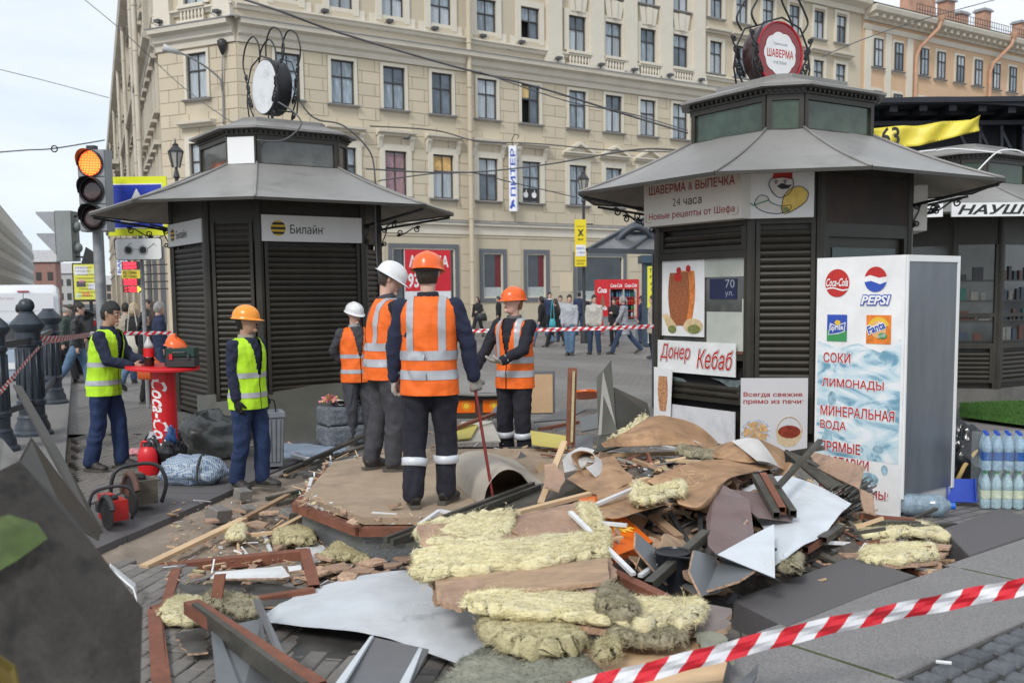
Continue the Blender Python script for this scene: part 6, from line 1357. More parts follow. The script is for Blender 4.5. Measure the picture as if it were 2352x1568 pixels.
person('young worker in white helmet and orange vest looking down, left of the central man',(-1.10,8.5,.3),R(-62),1.75,True,c_black,c_gry,feet=((-.10,-.06,0),(.11,.06,0)),hands=((-.12,.30,.98),(.16,.30,1.0)),poles=((-.6,-1,-.6),(.8,-1,-.6)),lean=(0,.10),hpitch=R(24),hyaw=R(-22),hair='brown',helmet=m_hw,vest=c_or,group=W,neck=c_gry,curl=(.7,.7))
def bar(t,J):
 w=J['W'][1];inv=(Matrix.Translation((-.585,7.05,.3))@ Matrix.Rotation(R(-4),4,'Z')@ Matrix.Scale(1.77/1.75,4));wp=inv@(w+Vector((0,.03,-.075)));e=Vector((wp.x+.13,wp.y-.16,.305));d=(e-wp).normalized();m=MB()
 pts=[wp-d*.10+Vector((.0,.0,.0)),wp-d*.04,wp,wp.lerp(e,.3),wp.lerp(e,.7),wp.lerp(e,.94),e+Vector((.012,0,0))];m.tube(pts,[.010,.011,.011,.011,.011,.011,.014],8)
 solo(m,'crowbar',MT('crowbar_red',(.20,.018,.015),.45,.3,var=.5,vs=9,dirt=.6,ds=5,dcol=(.05,.04,.04)),'long red steel crowbar held by the central worker, its tip on the floor','crowbar',smooth=True)
person('worker seen from behind in orange helmet and striped orange vest, holding a crowbar',(-.585,7.05,.3),R(-4),1.77,True,c_navy,c_black,feet=((-.115,-.07,0),(.10,.08,0)),hands=((-.26,.03,.87),(.315,.06,.88)),poles=((-.9,-.6,-.2),(.9,-.6,-.2)),hyaw=R(-4),hair='brown',helmet=m_hor,vest=c_or,glove=m_glv,ankle=True,bulk=1.06,group=W,curl=(.75,1.15),palm=((1,.2,0),(-.3,.9,0)),extra=bar,neck=c_black)
person('ginger worker in orange helmet facing left with a gloved hand raised to his belly',(.03,10.35,.0),R(148),1.84,True,c_black,c_black,feet=((-.12,.04,0),(.12,0,0)),hands=((.10,.30,1.05),(.30,.24,.93))[::-1]if 0 else ((-.06,.34,1.07),(.33,.26,.92)),poles=((-1,-.5,-.7),(.9,-.8,-.4)),hyaw=R(-20),hpitch=R(-6),hair='ginger',tone='pink',helmet=m_hor,vest=c_or,glove=m_glv,ankle=True,bulk=1.05,group=W,curl=(.3,.5),neck=cloth('grey_hood',(.10,.10,.105)),hdir=((.7,.5,.05),None),palm=((0,-.2,1),None))
G1='passers-by on the left';G2='crowd by the cream building'
jeans=cloth('blue_jeans',(.10,.17,.27));jeansd=cloth('dark_jeans',(.03,.05,.10));blk=cloth('black_cloth',(.014,.014,.016));leather=MT('black_leather',(.018,.018,.02),.38,var=.4,vs=9,bump=.5,bs=50)
lgrey=cloth('light_grey_knit',(.40,.41,.44));beige=cloth('beige_knit',(.48,.46,.41));gcoat=cloth('grey_coat',(.30,.30,.33));navyc=cloth('navy_coat',(.02,.03,.075));tanc=cloth('tan_coat',(.38,.33,.26));green=cloth('dark_green_cloth',(.05,.07,.06))
STRIDE=((-.10,.34,0),(.10,-.36,.10));STR2=((-.10,-.30,.08),(.10,.28,0))
def pp(px,pyf,label,yaw,H,grp,**k):p=gr(px,pyf);return person(label,(p.x,p.y,0),R(yaw),H,False,group=grp,**k)
pp(182,898,'man in a black leather jacket and pale jeans walking right, phone held to his ear',-80,1.72,G1,top=leather,legs=jeans,feet=((-.1,.2,0),(.1,-.42,.05)),hands=((-.12,.12,1.58),(.22,.05,.85)),poles=((-.8,.5,-.6),(.5,-1,0)),hair='dark',hyaw=R(-8),hpitch=R(10),lean=(0,.1))
pp(150,880,'older man in a flat cap behind the pole, in dark clothes',-75,1.68,G1,top=green,legs=blk,feet=STR2,hair='grey',hstyle='cap',hpitch=R(20),lean=(0,.15))
pp(315,897,'blonde woman with her back turned and a pale shoulder bag',-35,1.70,G1,top=blk,legs=jeans,hair='blond',hstyle='bob',feet=STR2,hyaw=R(-20))
pp(338,925,'young woman with long dark hair in black, looking right',-80,1.52,G1,top=blk,legs=blk,hair='black',hstyle='long',hyaw=R(-6))
pp(372,905,'grey-haired man in a navy jacket at the edge of the kiosk',-60,1.72,G1,top=navyc,legs=jeansd,hair='grey',hpitch=R(6))
pp(296,880,'person in a pale quilted jacket half hidden by the lime worker',20,1.7,G1,top=tanc,legs=jeansd,hair='dark')
pp(347,850,'dark-clothed man far back between the blonde woman and the kiosk',160,1.76,G1,top=blk,legs=blk,hair='brown')
pp(362,860,'woman with reddish hair in dark clothes walking away beside the kiosk',-10,1.70,G1,top=blk,legs=blk,hair='brown',hstyle='long')
pp(55,880,'dark-haired man passing in front of the white van',-70,1.70,G1,top=blk,legs=blk,hair='black')
pp(74,872,'woman with pinned dark hair passing in front of the white van',-80,1.60,G1,top=cloth('red_cloth',(.25,.03,.03)),legs=blk,hair='dark',hstyle='pony')
pp(185,860,'dark-haired person deep in the crowd behind the pole',-40,1.74,G1,top=blk,legs=blk,hair='dark')
pp(1076,756,'man in black and pale jeans looking at his phone by the wall',165,1.72,G2,top=blk,legs=jeans,hands=((-.1,.28,1.15),(.1,.28,1.15)),hpitch=R(25),hair='black')
def bigbag(t,J):pass
pp(1098,774,'long-haired woman in black leggings with a big black handbag',150,1.68,G2,top=blk,legs=blk,hair='dark',hstyle='long',hands=((-.1,.2,1.1),(.25,.05,.85)),feet=STR2)
pp(1146,768,'dark figure mostly hidden behind the ginger worker',90,1.7,G2,top=blk,legs=blk,hair='dark')
pp(1245,795,'person in a long black coat walking left past the planters',75,1.70,G2,top=blk,legs=jeans,coat=.70,hair='black',hstyle='bob',feet=STRIDE)
pp(1263,775,'tall man in a navy suit with an open white shirt',190,1.85,G2,top=navyc,legs=blk,hair='black',neck=m_wht)
pp(1277,797,'woman with very long brown hair in a black coat and boots',70,1.62,G2,top=blk,legs=blk,coat=.66,hair='brown',hstyle='long',feet=STRIDE)
pp(1288,785,'man with sunglasses and a white scarf behind the hooded man',170,1.72,G2,top=lgrey,legs=jeansd,hair='black')
pp(1309,816,'young man in a light grey hooded sweatshirt and faded jeans',170,1.76,G2,top=lgrey,legs=jeans,hands=((-.2,.1,.87),(.2,.1,.87)),poles=((-1,-.4,-.2),(1,-.4,-.2)),hair='brown',hyaw=R(10),feet=((-.06,0,0),(.06,-.03,0)))
pp(1331,770,'heavy-set man in a dark blue jacket seen from behind',10,1.86,G2,top=navyc,legs=jeansd,hair='dark',bulk=1.15)
pp(1342,768,'man in dark clothes facing the heavy-set man',-170,1.75,G2,top=blk,legs=blk,hair='brown')
pp(1365,814,'man in a cream zip sweater with hands in the pockets of dark trousers',165,1.74,G2,top=beige,legs=jeansd,hands=((-.2,.1,.86),(.2,.1,.86)),poles=((-1,-.4,-.2),(1,-.4,-.2)),hair='black',hyaw=R(25),bulk=1.1,feet=((-.14,0,0),(.14,-.02,0)))
pp(1411,795,'boy in a black jacket half hidden behind the striding woman',150,1.62,G2,top=blk,legs=blk,hair='brown',hands=((-.05,.25,1.2),(.2,0,.8)))
pp(1434,813,'grey-haired woman in a long grey coat striding left with a purple scarf',88,1.70,G2,top=gcoat,legs=jeansd,coat=.58,hair='grey',hstyle='pony',neck=cloth('purple_scarf',(.04,.015,.06)),feet=((-.1,.40,0),(.1,-.48,.07)),hands=((-.22,.3,.9),(.22,-.1,.85)),lean=(0,.06))
pp(1474,790,'person in dark blue beside the yellow news pillar',60,1.68,G2,top=navyc,legs=jeansd,hair='dark')
pp(1500,824,'person in a beige coat cut off by the food kiosk edge',100,1.72,G2,top=tanc,legs=blk,coat=.7,hair='dark')
def bag(px,py,Y,w,h,label,mat,strap=.3):
 c=at(px,py,Y);m=MB();loft(m,[c+Vector((0,0,-h/2)),c+Vector((0,0,-h/2+.02)),c,c+Vector((0,0,h/2))],[w*.42,w/2,w/2,w*.36],[.04,.07,.07,.03],n=14)
 t=thing('shoulder_bag',label,'bag',(c.x,c.y,c.z-h/2));m.build('pouch',mat,t,smooth=60);m=MB();m.tube(bez([c+Vector((-w*.3,0,h/2-.02)),c+Vector((-w*.1,0,h/2+strap)),c+Vector((w*.1,0,h/2+strap)),c+Vector((w*.3,0,h/2-.02))]),.012,5);m.build('strap',mat,t,smooth=True)
bag(306,792,18.3,.36,.34,'pale cream shoulder bag on the blonde woman',MT('bag_cream',(.55,.52,.44),.6),.5)
bag(1106,728,40.5,.45,.32,'big black handbag carried by the long-haired woman at the wall',leather,.2)
bag(1269,742,31.5,.2,.28,'small turquoise bag beside the long-haired woman',MT('bag_turquoise',(.05,.36,.42),.5),.5)
bag(345,850,16,.42,.30,'orange tote bag under the red table top',MT('bag_orange',(.70,.13,.03),.6),.1)
pg=at(935,318,47);m=MB();loft(m,[pg+Vector((-.22,0,-.02)),pg+Vector((-.1,0,0)),pg,pg+Vector((.1,0,.04)),pg+Vector((.13,0,.1)),pg+Vector((.16,0,.14)),pg+Vector((.2,0,.13))],[.02,.05,.07,.06,.03,.035,.008],[.02,.05,.07,.06,.03,.035,.008],xd=(0,1,0),n=10);solo(m,'pigeon',MT('pigeon_grey',(.06,.07,.08),.7),'grey pigeon perched on the window hood above the left shop front','bird',smooth=True)
# ================================================================ OBJECTS ROUND THE SITE
class Cyl:
 def __init__(s,c,r,a0,z0):s.c=Vector(c);s.r=r;s.a0=a0;s.z0=z0
 def p(s,u,v,n=0.):
  a=s.a0+v/s.r;return Vector((s.c.x+(s.r+n)*math.cos(a),s.c.y+(s.r+n)*math.sin(a),s.z0-u))
m_cred=MT('cola_red',(.62,.012,.018),.35,var=.08,vs=2,dirt=.2,ds=3,dcol=(.35,.02,.02))
TC=Vector((-3.62,10.3,0))
tb=thing('cola_table','round red standing table on a thick red column with a white script logo','table',TC)
m=MB();m.lathe([(.2,0),(.2,.02),(.125,.04),(.125,1.06)],TC,32);m.build('column',m_cred,tb,smooth=40)
m=MB();Mx=Matrix.Rotation(.045,3,'Y')@ Matrix.Rotation(.02,3,'X');m.lathe([(.36,0),(.37,.004),(.37,.024),(.36,.03)],TC+Vector((0,0,1.065)),48,Mx);m.build('table_top',m_cred,tb,smooth=40)
m=MB();text(m,Cyl(TC,.125,R(-95)-.9,.97),'Coca-Cola',.0,.02,.72,.20,.002,bold=.02,shear=.35);m.build('lettering',m_wht,tb)
def lath(c,prof,name,mat,label,cat,n=20,group=None):m=MB();m.lathe(prof,c,n);return solo(m,name,mat,label,cat,group,smooth=40)
bc=TC+Vector((-.13,-.02,1.095));t=thing('cola_bottle','half-empty two litre cola bottle on the red table','bottle',bc)
m=MB();m.lathe([(.045,0),(.052,.02),(.05,.09),(.053,.1)],bc,20);m.build('cola',MT('cola_dark',(.02,.008,.006),.1,spec=.8),t,smooth=True)
m=MB();m.lathe([(.053,.1),(.054,.19)],bc,20,cap=False);m.build('paper_label',m_cred,t,smooth=True)
m=MB();m.lathe([(.053,.19),(.045,.225),(.02,.275),(.014,.30),(.014,.315)],bc,20);m.build('clear_neck',MT('clear_plastic_neck',(.5,.48,.48),.12,var=.1,spec=.8),t,smooth=True)
m=MB();m.lathe([(.017,.312),(.017,.33)],bc,14);m.build('cap',m_cred,t,smooth=40)
def case(c,d,yaw,label,col,name='tool_case'):
 t=thing(name,label,'tool box',c);Mx=Matrix.Rotation(yaw,3,'Z')
 m=MB();m.box(Vector(c)+Vector((0,0,d[2]*.25)),(d[0],d[1],d[2]*.5),Mx);m.build('base',m_sigd,t);m=MB();m.box(Vector(c)+Vector((0,0,d[2]*.77)),(d[0]*.97,d[1]*.97,d[2]*.44),Mx);m.build('cover',col,t)
 for s in (-1,1):m=MB();m.box(Vector(c)+Mx@Vector((s*d[0]*.3,-d[1]*.5-.008,d[2]*.55)),(.03,.015,.06),Mx);m.build('latch',m_cred if s<0 else m_sigd,t)
 m=MB();m.tube([Vector(c)+Mx@Vector(q)for q in ((-.06,-d[1]*.5,d[2]*.75),(-.06,-d[1]*.5-.03,d[2]*.78),(.06,-d[1]*.5-.03,d[2]*.78),(.06,-d[1]*.5,d[2]*.75))],.008,6);m.build('handle',m_sigd,t)
case(TC+Vector((.22,-.03,1.095)),(.29,.2,.19),.05,'dark green power tool case standing on the red table',MT('case_green',(.012,.045,.035),.5,var=.3))
case(TC+Vector((.06,.2,1.095)),(.2,.16,.17),.3,'smaller black tool case behind the green one',MT('case_black',(.02,.022,.022),.5))
hc=TC+Vector((.12,.1,1.285));m=MB();m.grid(lambda u,v:hc+Vector((math.sin(2*math.pi*u)*(.112*math.sin(min(v/.85,1)*1.55)+.02*max(0,v-.85)/.15),math.cos(2*math.pi*u)*.13*math.sin(min(v/.85,1)*1.55),.115*math.cos(min(v/.85,1)*1.55)-.03*math.sin(2*math.pi*u))),32,12,th=.004);solo(m,'hard_hat',m_hor,'orange hard hat lying on the tool cases on the red table','helmet',smooth=True)
def blob(mb,c,d,amp=.15,fr=3.,seed=0,n=20,flat=True):
 def fn(u,v):
  th_=2*math.pi*u;ph=math.pi*v;q=Vector((math.sin(ph)*math.cos(th_),math.sin(ph)*math.sin(th_),math.cos(ph)));k=1+amp*noise.noise(q*fr+Vector((seed,0,0)))+amp*.5*(1-2*abs(noise.noise(q*fr*2.3+Vector((0,seed,0)))))-amp*.25
  r=Vector((q.x*d[0]*k,q.y*d[1]*k,q.z*d[2]*k));
  if flat and r.z<-d[2]*.75:r.z=-d[2]*.75
  return Vector(c)+r
 return mb.grid(fn,n*2,n)
m_bagb=MT('black_plastic',(.012,.012,.014),.22,var=.5,bump=.7,bs=14,spec=.7)
def G_(px,py,z=0):return gr(px,py,z)
p=G_(378,1080);m=MB();blob(m,p+Vector((0,0,.18)),(.2,.18,.25),.35,2.4,3);solo(m,'rubbish_bag',m_bagb,'black rubbish bag stuffed full at the foot of the red table','bag',smooth=True)
m=MB();blob(m,p+Vector((.09,-.08,.37)),(.07,.06,.12),.5,3,5,12);solo(m,'blue_plastic_bag',MT('blue_plastic',(.03,.09,.25),.3,var=.5),'crumpled blue plastic sticking out of the black rubbish bag','bag',smooth=True)
m=MB();blob(m,p+Vector((-.06,-.1,.34)),(.06,.05,.08),.5,3,8,12);solo(m,'clear_plastic_bag',MT('pale_plastic',(.45,.45,.48),.3,var=.4),'crumpled pale plastic on the black rubbish bag','bag',smooth=True)
p=G_(478,1052);m=MB();blob(m,p+Vector((0,.05,.22)),(.38,.3,.30),.28,2.2,11);solo(m,'tarpaulin_heap',MT('smoky_tarpaulin',(.10,.105,.10),.28,var=.6,vs=2.5,bump=.6,bs=8,spec=.7),'big heap of smoky grey plastic tarpaulin between the table and the kiosk','tarpaulin',smooth=True)
mc=bpy.data.materials.new('checked_fabric');mc.use_nodes=True;t_=mc.node_tree;n=t_.nodes.new;l=t_.links.new;b=t_.nodes['Principled BSDF'];tc=n('ShaderNodeTexCoord');col=None
outs=[]
for ax in ('X','Y'):
 w=n('ShaderNodeTexWave');w.bands_direction=ax;w.inputs['Scale'].default_value=20;w.inputs['Distortion'].default_value=.6;l(tc.outputs['Object'],w.inputs[0]);outs.append(w)
mm_=n('ShaderNodeMath');mm_.operation='ADD';l(outs[0].outputs['Fac'],mm_.inputs[0]);l(outs[1].outputs['Fac'],mm_.inputs[1]);rp=n('ShaderNodeValToRGB');rp.color_ramp.elements[0].color=(.06,.13,.25,1);rp.color_ramp.elements[1].color=(.45,.50,.55,1);rp.color_ramp.elements[0].position=.25;rp.color_ramp.elements[1].position=.75
m2=n('ShaderNodeMath');m2.operation='MULTIPLY';m2.inputs[1].default_value=.5;l(mm_.outputs[0],m2.inputs[0]);l(m2.outputs[0],rp.inputs[0]);l(rp.outputs[0],b.inputs['Base Color']);b.inputs['Roughness'].default_value=.45
p=G_(438,1112);t=thing('checked_bag','blue and white checked woven bag with a black strap lying on the pavers','bag',p)
m=MB();blob(m,p+Vector((0,.05,.12)),(.34,.19,.16),.22,2.6,4);m.build('bag_body',mc,t,smooth=True)
m=MB();m.tube(bez([p+Vector((.12,-.17,.02)),p+Vector((.11,-.14,.16)),p+Vector((.12,0,.28)),p+Vector((.14,.15,.2))]),.013,6);m.build('strap',m_sigd,t,smooth=True)
p=G_(341,1090);t=thing('jerrycan','red plastic petrol can with a black cap by the rubbish bag','jerrycan',p);m=MB();loft(m,[p+Vector((0,0,z))for z in (.0,.02,.2,.26,.29)],[.09,.1,.1,.085,.05],[.06,.07,.07,.06,.035],n=20);m.build('body',m_cred,t,smooth=40)
m=MB();m.lathe([(.02,.28),(.022,.31),(.022,.335)],p+Vector((.03,0,0)),12);m.build('cap',m_sigd,t);m=MB();m.tube(bez([p+Vector((-.06,0,.27)),p+Vector((-.05,0,.34)),p+Vector((.0,0,.34))]),.013,6);m.build('handle',m_cred,t,smooth=True)
p=G_(312,1044);m=MB();blob(m,p+Vector((0,0,.03)),(.1,.07,.045),.5,4,2,12);solo(m,'pink_rag',MT('pink_rag',(.60,.28,.30),.9,var=.5,vs=20),'crumpled pink and white rag on the pavers behind the petrol can','cloth',smooth=True)
def saw(c,yaw,s,col,label,disc_r):
 t=thing('cutoff_saw',label,'power saw',c);M3=Matrix.Rotation(yaw,3,'Z');P=lambda x,y,z:Vector(c)+M3@Vector((x*s,y*s,z*s));Mx=M3@Matrix.Rotation(R(90),3,'X')
 m=MB();m.box(P(.06,.16,.13),(.17*s,.22*s,.17*s),M3);m.box(P(.02,.2,.235),(.1*s,.13*s,.05*s),M3);m.build('engine_body',col,t)
 for k in range(5):m=MB();m.box(P(.146,.08+.035*k,.13),(.012*s,.014*s,.13*s),M3);m.build('cooling_fin',m_sigd,t)
 Md=M3@Matrix(((0,0,1),(1,0,0),(0,1,0)))
 m=MB();m.lathe([(.001,-.004*s),(disc_r,-.003*s),(disc_r,.003*s),(.001,.004*s)],P(-.07,-.05,disc_r/s+.005),32,Md);m.build('cutting_disc',MT('disc_steel',(.05,.048,.045),.5,.5,var=.3),t)
 m=MB()
 for k in range(15):pass
 arc=[P(-.07,-.05,disc_r/s)+M3@Vector((0,-math.cos(R(a))*disc_r*1.08,math.sin(R(a))*disc_r*1.08))for a in range(20,181,16)]
 m.tube(arc,.022*s,8);m.beam(P(-.05,-.02,disc_r/s+.02),P(-.05,.2,.16),.05*s,.07*s);m.build('disc_guard',m_sigd if disc_r<.14 else MT('guard_rust',(.10,.045,.03),.6,var=.5,vs=8),t,smooth=40)
 m=MB();m.tube(bez([P(.17,.05,.05),P(.19,.0,.2),P(.14,.02,.32),P(.0,.05,.34),P(-.14,.06,.3),P(-.17,.08,.12),P(-.12,.1,.06)]),.014*s,8);m.build('tubular_handle',m_sigd,t,smooth=True)
 m=MB();m.tube(bez([P(.06,.26,.08),P(.06,.38,.1),P(.06,.4,.2),P(.06,.28,.24)]),.02*s,8);m.build('rear_grip',m_sigd,t,smooth=True);m=MB();m.lathe([(.025*s,0),(.03*s,.02*s),(.02*s,.04*s)],P(.06,.12,.215),12);m.build('fuel_cap',m_sigd,t)
saw(G_(262,1213),R(42),.95,MT('saw_red',(.50,.02,.02),.4,var=.15,dirt=.3,ds=9),'small bright red petrol cut-off saw standing on the granite strip',.13)
saw(G_(322,1178),R(38),1.2,MT('saw_grimy',(.10,.085,.065),.6,var=.5,vs=9),'larger grimy cut-off saw with a rusty guard, behind the red one',.17)
p=G_(621,1078);t=thing('concrete_bin','tall grey ribbed litter bin behind the amber-helmeted worker','litter bin',p);Mx=Matrix.Rotation(R(20),3,'Z');m_bin=MT('bin_grey',(.20,.215,.235),.8,var=.15,vs=4,dirt=.35,ds=3,bump=.3)
m=MB()
def bring(h,z):return [p+Mx@Vector((x*h,y*h+.12,z))for x,y in ((-1,-1),(1,-1),(1,1),(-1,1))]
m.add(bring(.125,.03)+bring(.15,.56),[(3,2,1,0),(4,5,6,7)]+[(i,(i+1)%4,4+(i+1)%4,4+i)for i in range(4)]);m.build('body',m_bin,t)
m=MB();m.add(bring(.165,.55)+bring(.165,.60)+bring(.12,.60)+bring(.12,.5),[(4*r+i,4*r+(i+1)%4,4*r+4+(i+1)%4,4*r+4+i)for r in range(3)for i in range(4)]);m.build('rim',m_bin,t)
for s_,q in ((1,0),(0,1)):
 for k in range(5):
  m=MB();o_=-.1+k*.05
  a=Mx@Vector((o_*.85,-.132,.08))if s_ else Mx@Vector((.132,o_*.85,.08));b=Mx@Vector((o_,-.155,.53))if s_ else Mx@Vector((.155,o_,.53));m.beam(p+a+Mx@Vector((0,.12,0)),p+b+Mx@Vector((0,.12,0)),.03,.012,up=Mx@Vector((0,-1,0))if s_ else Mx@Vector((1,0,0)));m.build('rib',m_bin,t)
m=MB();m.tube(bez([p+Mx@Vector((.1,.2,.58)),p+Mx@Vector((.06,.12,.72)),p+Mx@Vector((-.08,.05,.66)),p+Mx@Vector((-.1,.0,.58))]),.008,5);m.build('wire_hoop',m_iron,t,smooth=True)
m_rock=MT('split_stone',(.13,.145,.165),.6,var=.35,vs=30,bump=1,bs=34,dirt=.3,ds=20,dcol=(.3,.31,.33))
BC=G_(776,1028)+Vector((0,.32,0));Mx=Matrix.Rotation(R(33),3,'Z')
def rockblock(z0,d,name_label,off=(0,0)):
 m=MB()
 for face in range(4):
  Mf=Mx@Matrix.Rotation(R(90*face),3,'Z');hx_,hy_=(d[0]/2,d[1]/2)if face %2==0 else (d[1]/2,d[0]/2)
  def fn(u,v,hx_=hx_,hy_=hy_,Mf=Mf):
   e=min(1,min(u,1-u,v,1-v)*9);x=(u*2-1)*hx_;z=v*d[2];y=-hy_-.022*e-.010*e*fbm((x*1.0+face,0,z),22);return BC+Vector((off[0],off[1],z0))+Mf@Vector((x,y,z))
  m.grid(fn,20,12)
 m.box(BC+Vector((off[0],off[1],z0+d[2]/2)),(d[0],d[1],d[2]-.002),Mx);return solo(m,'stone_block',m_rock,name_label,'stone block','rough-faced stone blocks',smooth=35)
rockblock(0,(.52,.36,.24),'lower of two rough-faced grey blocks stacked beside the kiosk');rockblock(.25,(.50,.34,.22),'upper rough-faced grey block, with flowers and litter on top',(.0,.01))
ft=BC+Vector((-.13,-.05,.52));t=thing('flower_bunch','wilted pink and gold artificial flowers on the upper stone block','flowers',ft);rr=random.Random(2)
for nm,mt_,k_ in (('pink_petals',MT('petal_pink',(.75,.22,.35),.6,var=.3,vs=30),60),('gold_petals',MT('petal_gold',(.60,.42,.10),.5,var=.3,vs=30),40)):
 m=MB()
 for k in range(k_):
  a,b_=rr.uniform(0,6.28),rr.uniform(.1,1.5);d_=Vector((math.cos(a)*math.sin(b_),math.sin(a)*math.sin(b_),math.cos(b_)*.7));c=ft+d_*rr.uniform(.03,.12);s1_=d_.orthogonal().normalized()*.022;s2_=d_*.03;m.add([c-s1_,c-s2_*.2+s1_*.3,c+s1_,c+s2_],[(0,1,2,3)])
 o=m.build(nm,mt_,t);o['kind']='stuff'
m=MB();blob(m,BC+Vector((.05,-.02,.49)),(.16,.12,.035),.5,4,7,12);solo(m,'black_film',m_bagb,'black plastic film spread on the upper stone block','litter',smooth=True)
for k,(dx,dy,a,lb)in enumerate(((.02,-.07,.4,'white printed leaflet lying left on the stone block'),(.14,-.03,-.3,'white curled carton lying right on the stone block'))):
 c=BC+Vector((dx,dy,.525+.02*k));m=MB();Mq=Matrix.Rotation(a,3,'Z')@Matrix.Rotation(.25,3,'Y');m.grid(lambda u,v:c+Mq@Vector(((u-.5)*.15,(v-.5)*.11,.02*math.sin(u*3)*(1-k))),6,3,th=.002);solo(m,'paper_scrap',m_white,lb,'litter')
m_pan=MT('olive_panel',(.085,.083,.068),.38,.15,var=.2,vs=1.2,dirt=.4,ds=1,dcol=(.13,.125,.11))
def quad(P,th,name,mat,label,cat,group=None,sm=False):
 P=[Vector(q)for q in P];nrm=(P[1]-P[0]).cross(P[2]-P[0]).normalized();
 if nrm.dot(Vector((0,0,CZ))-P[0])<0:nrm=-nrm
 m=MB();m.prism(P,-nrm*th);return solo(m,name,mat,label,cat,group)
quad([at(600,1030,12.1),at(790,1030,12.6),at(790,878,13.3),at(605,893,12.75)],.02,'metal_sheet',m_pan,'broad dark olive metal panel leaning on the kiosk front behind the stone blocks','metal sheet')
quad([at(455,975,12.7),at(535,1010,12.0),at(537,918,12.4),at(497,923,12.55),at(495,905,12.6),at(452,908,12.95)],.02,'metal_sheet',m_pan,'notched olive metal panel leaning on the kiosk corner, left of the amber-helmeted worker','metal sheet')
FC_=Vector((3.08,7.81,0));af=R(52.8);fx=Vector((math.cos(af),-math.sin(af),0));fyv=Vector((math.sin(af),math.cos(af),0));fw=.79
FO=FC_-fx*fw;ff=Frame(FO,fx);tilt=.012
fg=thing('tall_cooler','tall white drinks cooler with logo and lettered poster front and bare steel side','cooler',FO)
m=MB();C_=[ff.p(.0,.03,0),ff.p(fw,.03,0),ff.p(fw,.03,-.76),ff.p(0,.03,-.76)];m.prism(C_,(0,0,2.0));m.build('cabinet',MT('cabinet_white',(.5,.5,.5),.5),fg)
fs_=Frame(ff.p(fw,0,-.0),fyv)
m=MB();fs_.slab(m,.02,.16,.74,2.02,-.002,.012);m.build('steel_side',MT('brushed_steel_side',(.20,.215,.235),.38,.6,var=.3,vs=1.6,stretch=(2,2,.35),dirt=.4,ds=2,dcol=(.17,.19,.21)),fg)
m=MB();fs_.slab(m,-.0,.14,.02,2.07,-.01,.02);fs_.slab(m,.74,.14,.775,2.07,-.01,.02);fs_.slab(m,.02,2.02,.74,2.07,-.01,.02);m.build('edge_trim',m_white,fg)
m=MB();fs_.slab(m,.02,.02,.74,.16,-.05,-.01);m.build('kick_plate',m_sigd,fg)
m=MB();ff.slab(m,-.01,-.0,fw+.01,2.07,.002,.02);ff.slab(m,.0,2.03,fw,2.07,-.77,.0);m.build('front_board',m_wht,fg)
mw=bpy.data.materials.new('water_splash_print');mw.use_nodes=True;t_=mw.node_tree;n=t_.nodes.new;l=t_.links.new;b=t_.nodes['Principled BSDF'];b.inputs['Roughness'].default_value=.35;tc=n('ShaderNodeTexCoord');mp=n('ShaderNodeMapping');mp.inputs['Rotation'].default_value=(0,.5,0);mp.inputs['Scale'].default_value=(1.4,1.4,3.2);l(tc.outputs['Object'],mp.inputs[0])
w1=n('ShaderNodeTexNoise');w1.inputs['Scale'].default_value=1.5;w1.inputs['Detail'].default_value=5;w1.inputs['Distortion'].default_value=2.2;l(mp.outputs[0],w1.inputs[0]);rp=n('ShaderNodeValToRGB');e=rp.color_ramp.elements;e[0].position=.36;e[0].color=(.16,.34,.46,1);e[1].position=.62;e[1].color=(.76,.80,.82,1);q=e.new(.46);q.color=(.5,.66,.74,1);l(w1.outputs['Fac'],rp.inputs[0]);l(rp.outputs[0],b.inputs['Base Color'])
m=MB();top_=[(0.01,1.38),(.2,1.32),(.4,1.37),(.6,1.3),(.78,1.42)];ff.poly(m,[(0.01,.42),(fw-.01,.42)]+[(x,y)for x,y in top_[::-1]],.022);m.build('water_print',mw,fg)
m=MB();T_=lambda s,u0,u1,v,h:text(m,ff,s,u0,v,u1,v+h,.0262,bold=.018)
L_=(('СОКИ',.07,.33,1.20,.085),('ЛИМОНАДЫ',.06,.64,.985,.085),('МИНЕРАЛЬНАЯ',.05,.74,.755,.085),('ВОДА',.05,.30,.63,.085),('ПРЯМЫЕ',.05,.44,.455,.085),('ПОСТАВКИ',.05,.52,.33,.085),('НИЗКИЕ ЦЕНЫ!',.05,.70,.10,.085))
for a in L_:T_(*a)
m.build('lettering',MT('poster_red',(.46,.03,.035),.45),fg)
m=MB()
for s,u0,u1,v,h in L_:text(m,ff,s,u0-.005,v-.006,u1+.005,v+h+.006,.0245,bold=.06)
m.build('lettering_outline',m_wht,fg)
def logo(nm,draw):
 o=None
 for k,(mt_,fn)in enumerate(draw):
  m=MB();fn(m,.024+.0015*k);q=m.build(nm if o is None else 'logo_detail',mt_,o or fg);o=o or q
m_pb=MT('print_royal_blue',(.03,.08,.42),.4);m_or_=MT('print_orange',(.80,.22,.03),.45,var=.3,vs=14);m_gr_=MT('print_leaf_green',(.05,.30,.10),.4)
cx,cy_,r_=.19,1.86,.115
def wave(m,n_,c,r,y0,amp,h):ff.poly(m,[(c[0]+r*(-1+2*i/14)*math.sqrt(max(0,1-(y0/r)**2)),c[1]+y0+amp*math.sin(i/14*6))for i in range(15)]+[(c[0]+r*(-1+2*i/14)*math.sqrt(max(0,1-((y0+h)/r)**2)),c[1]+y0+h+amp*math.sin(i/14*6))for i in range(14,-1,-1)],n_)
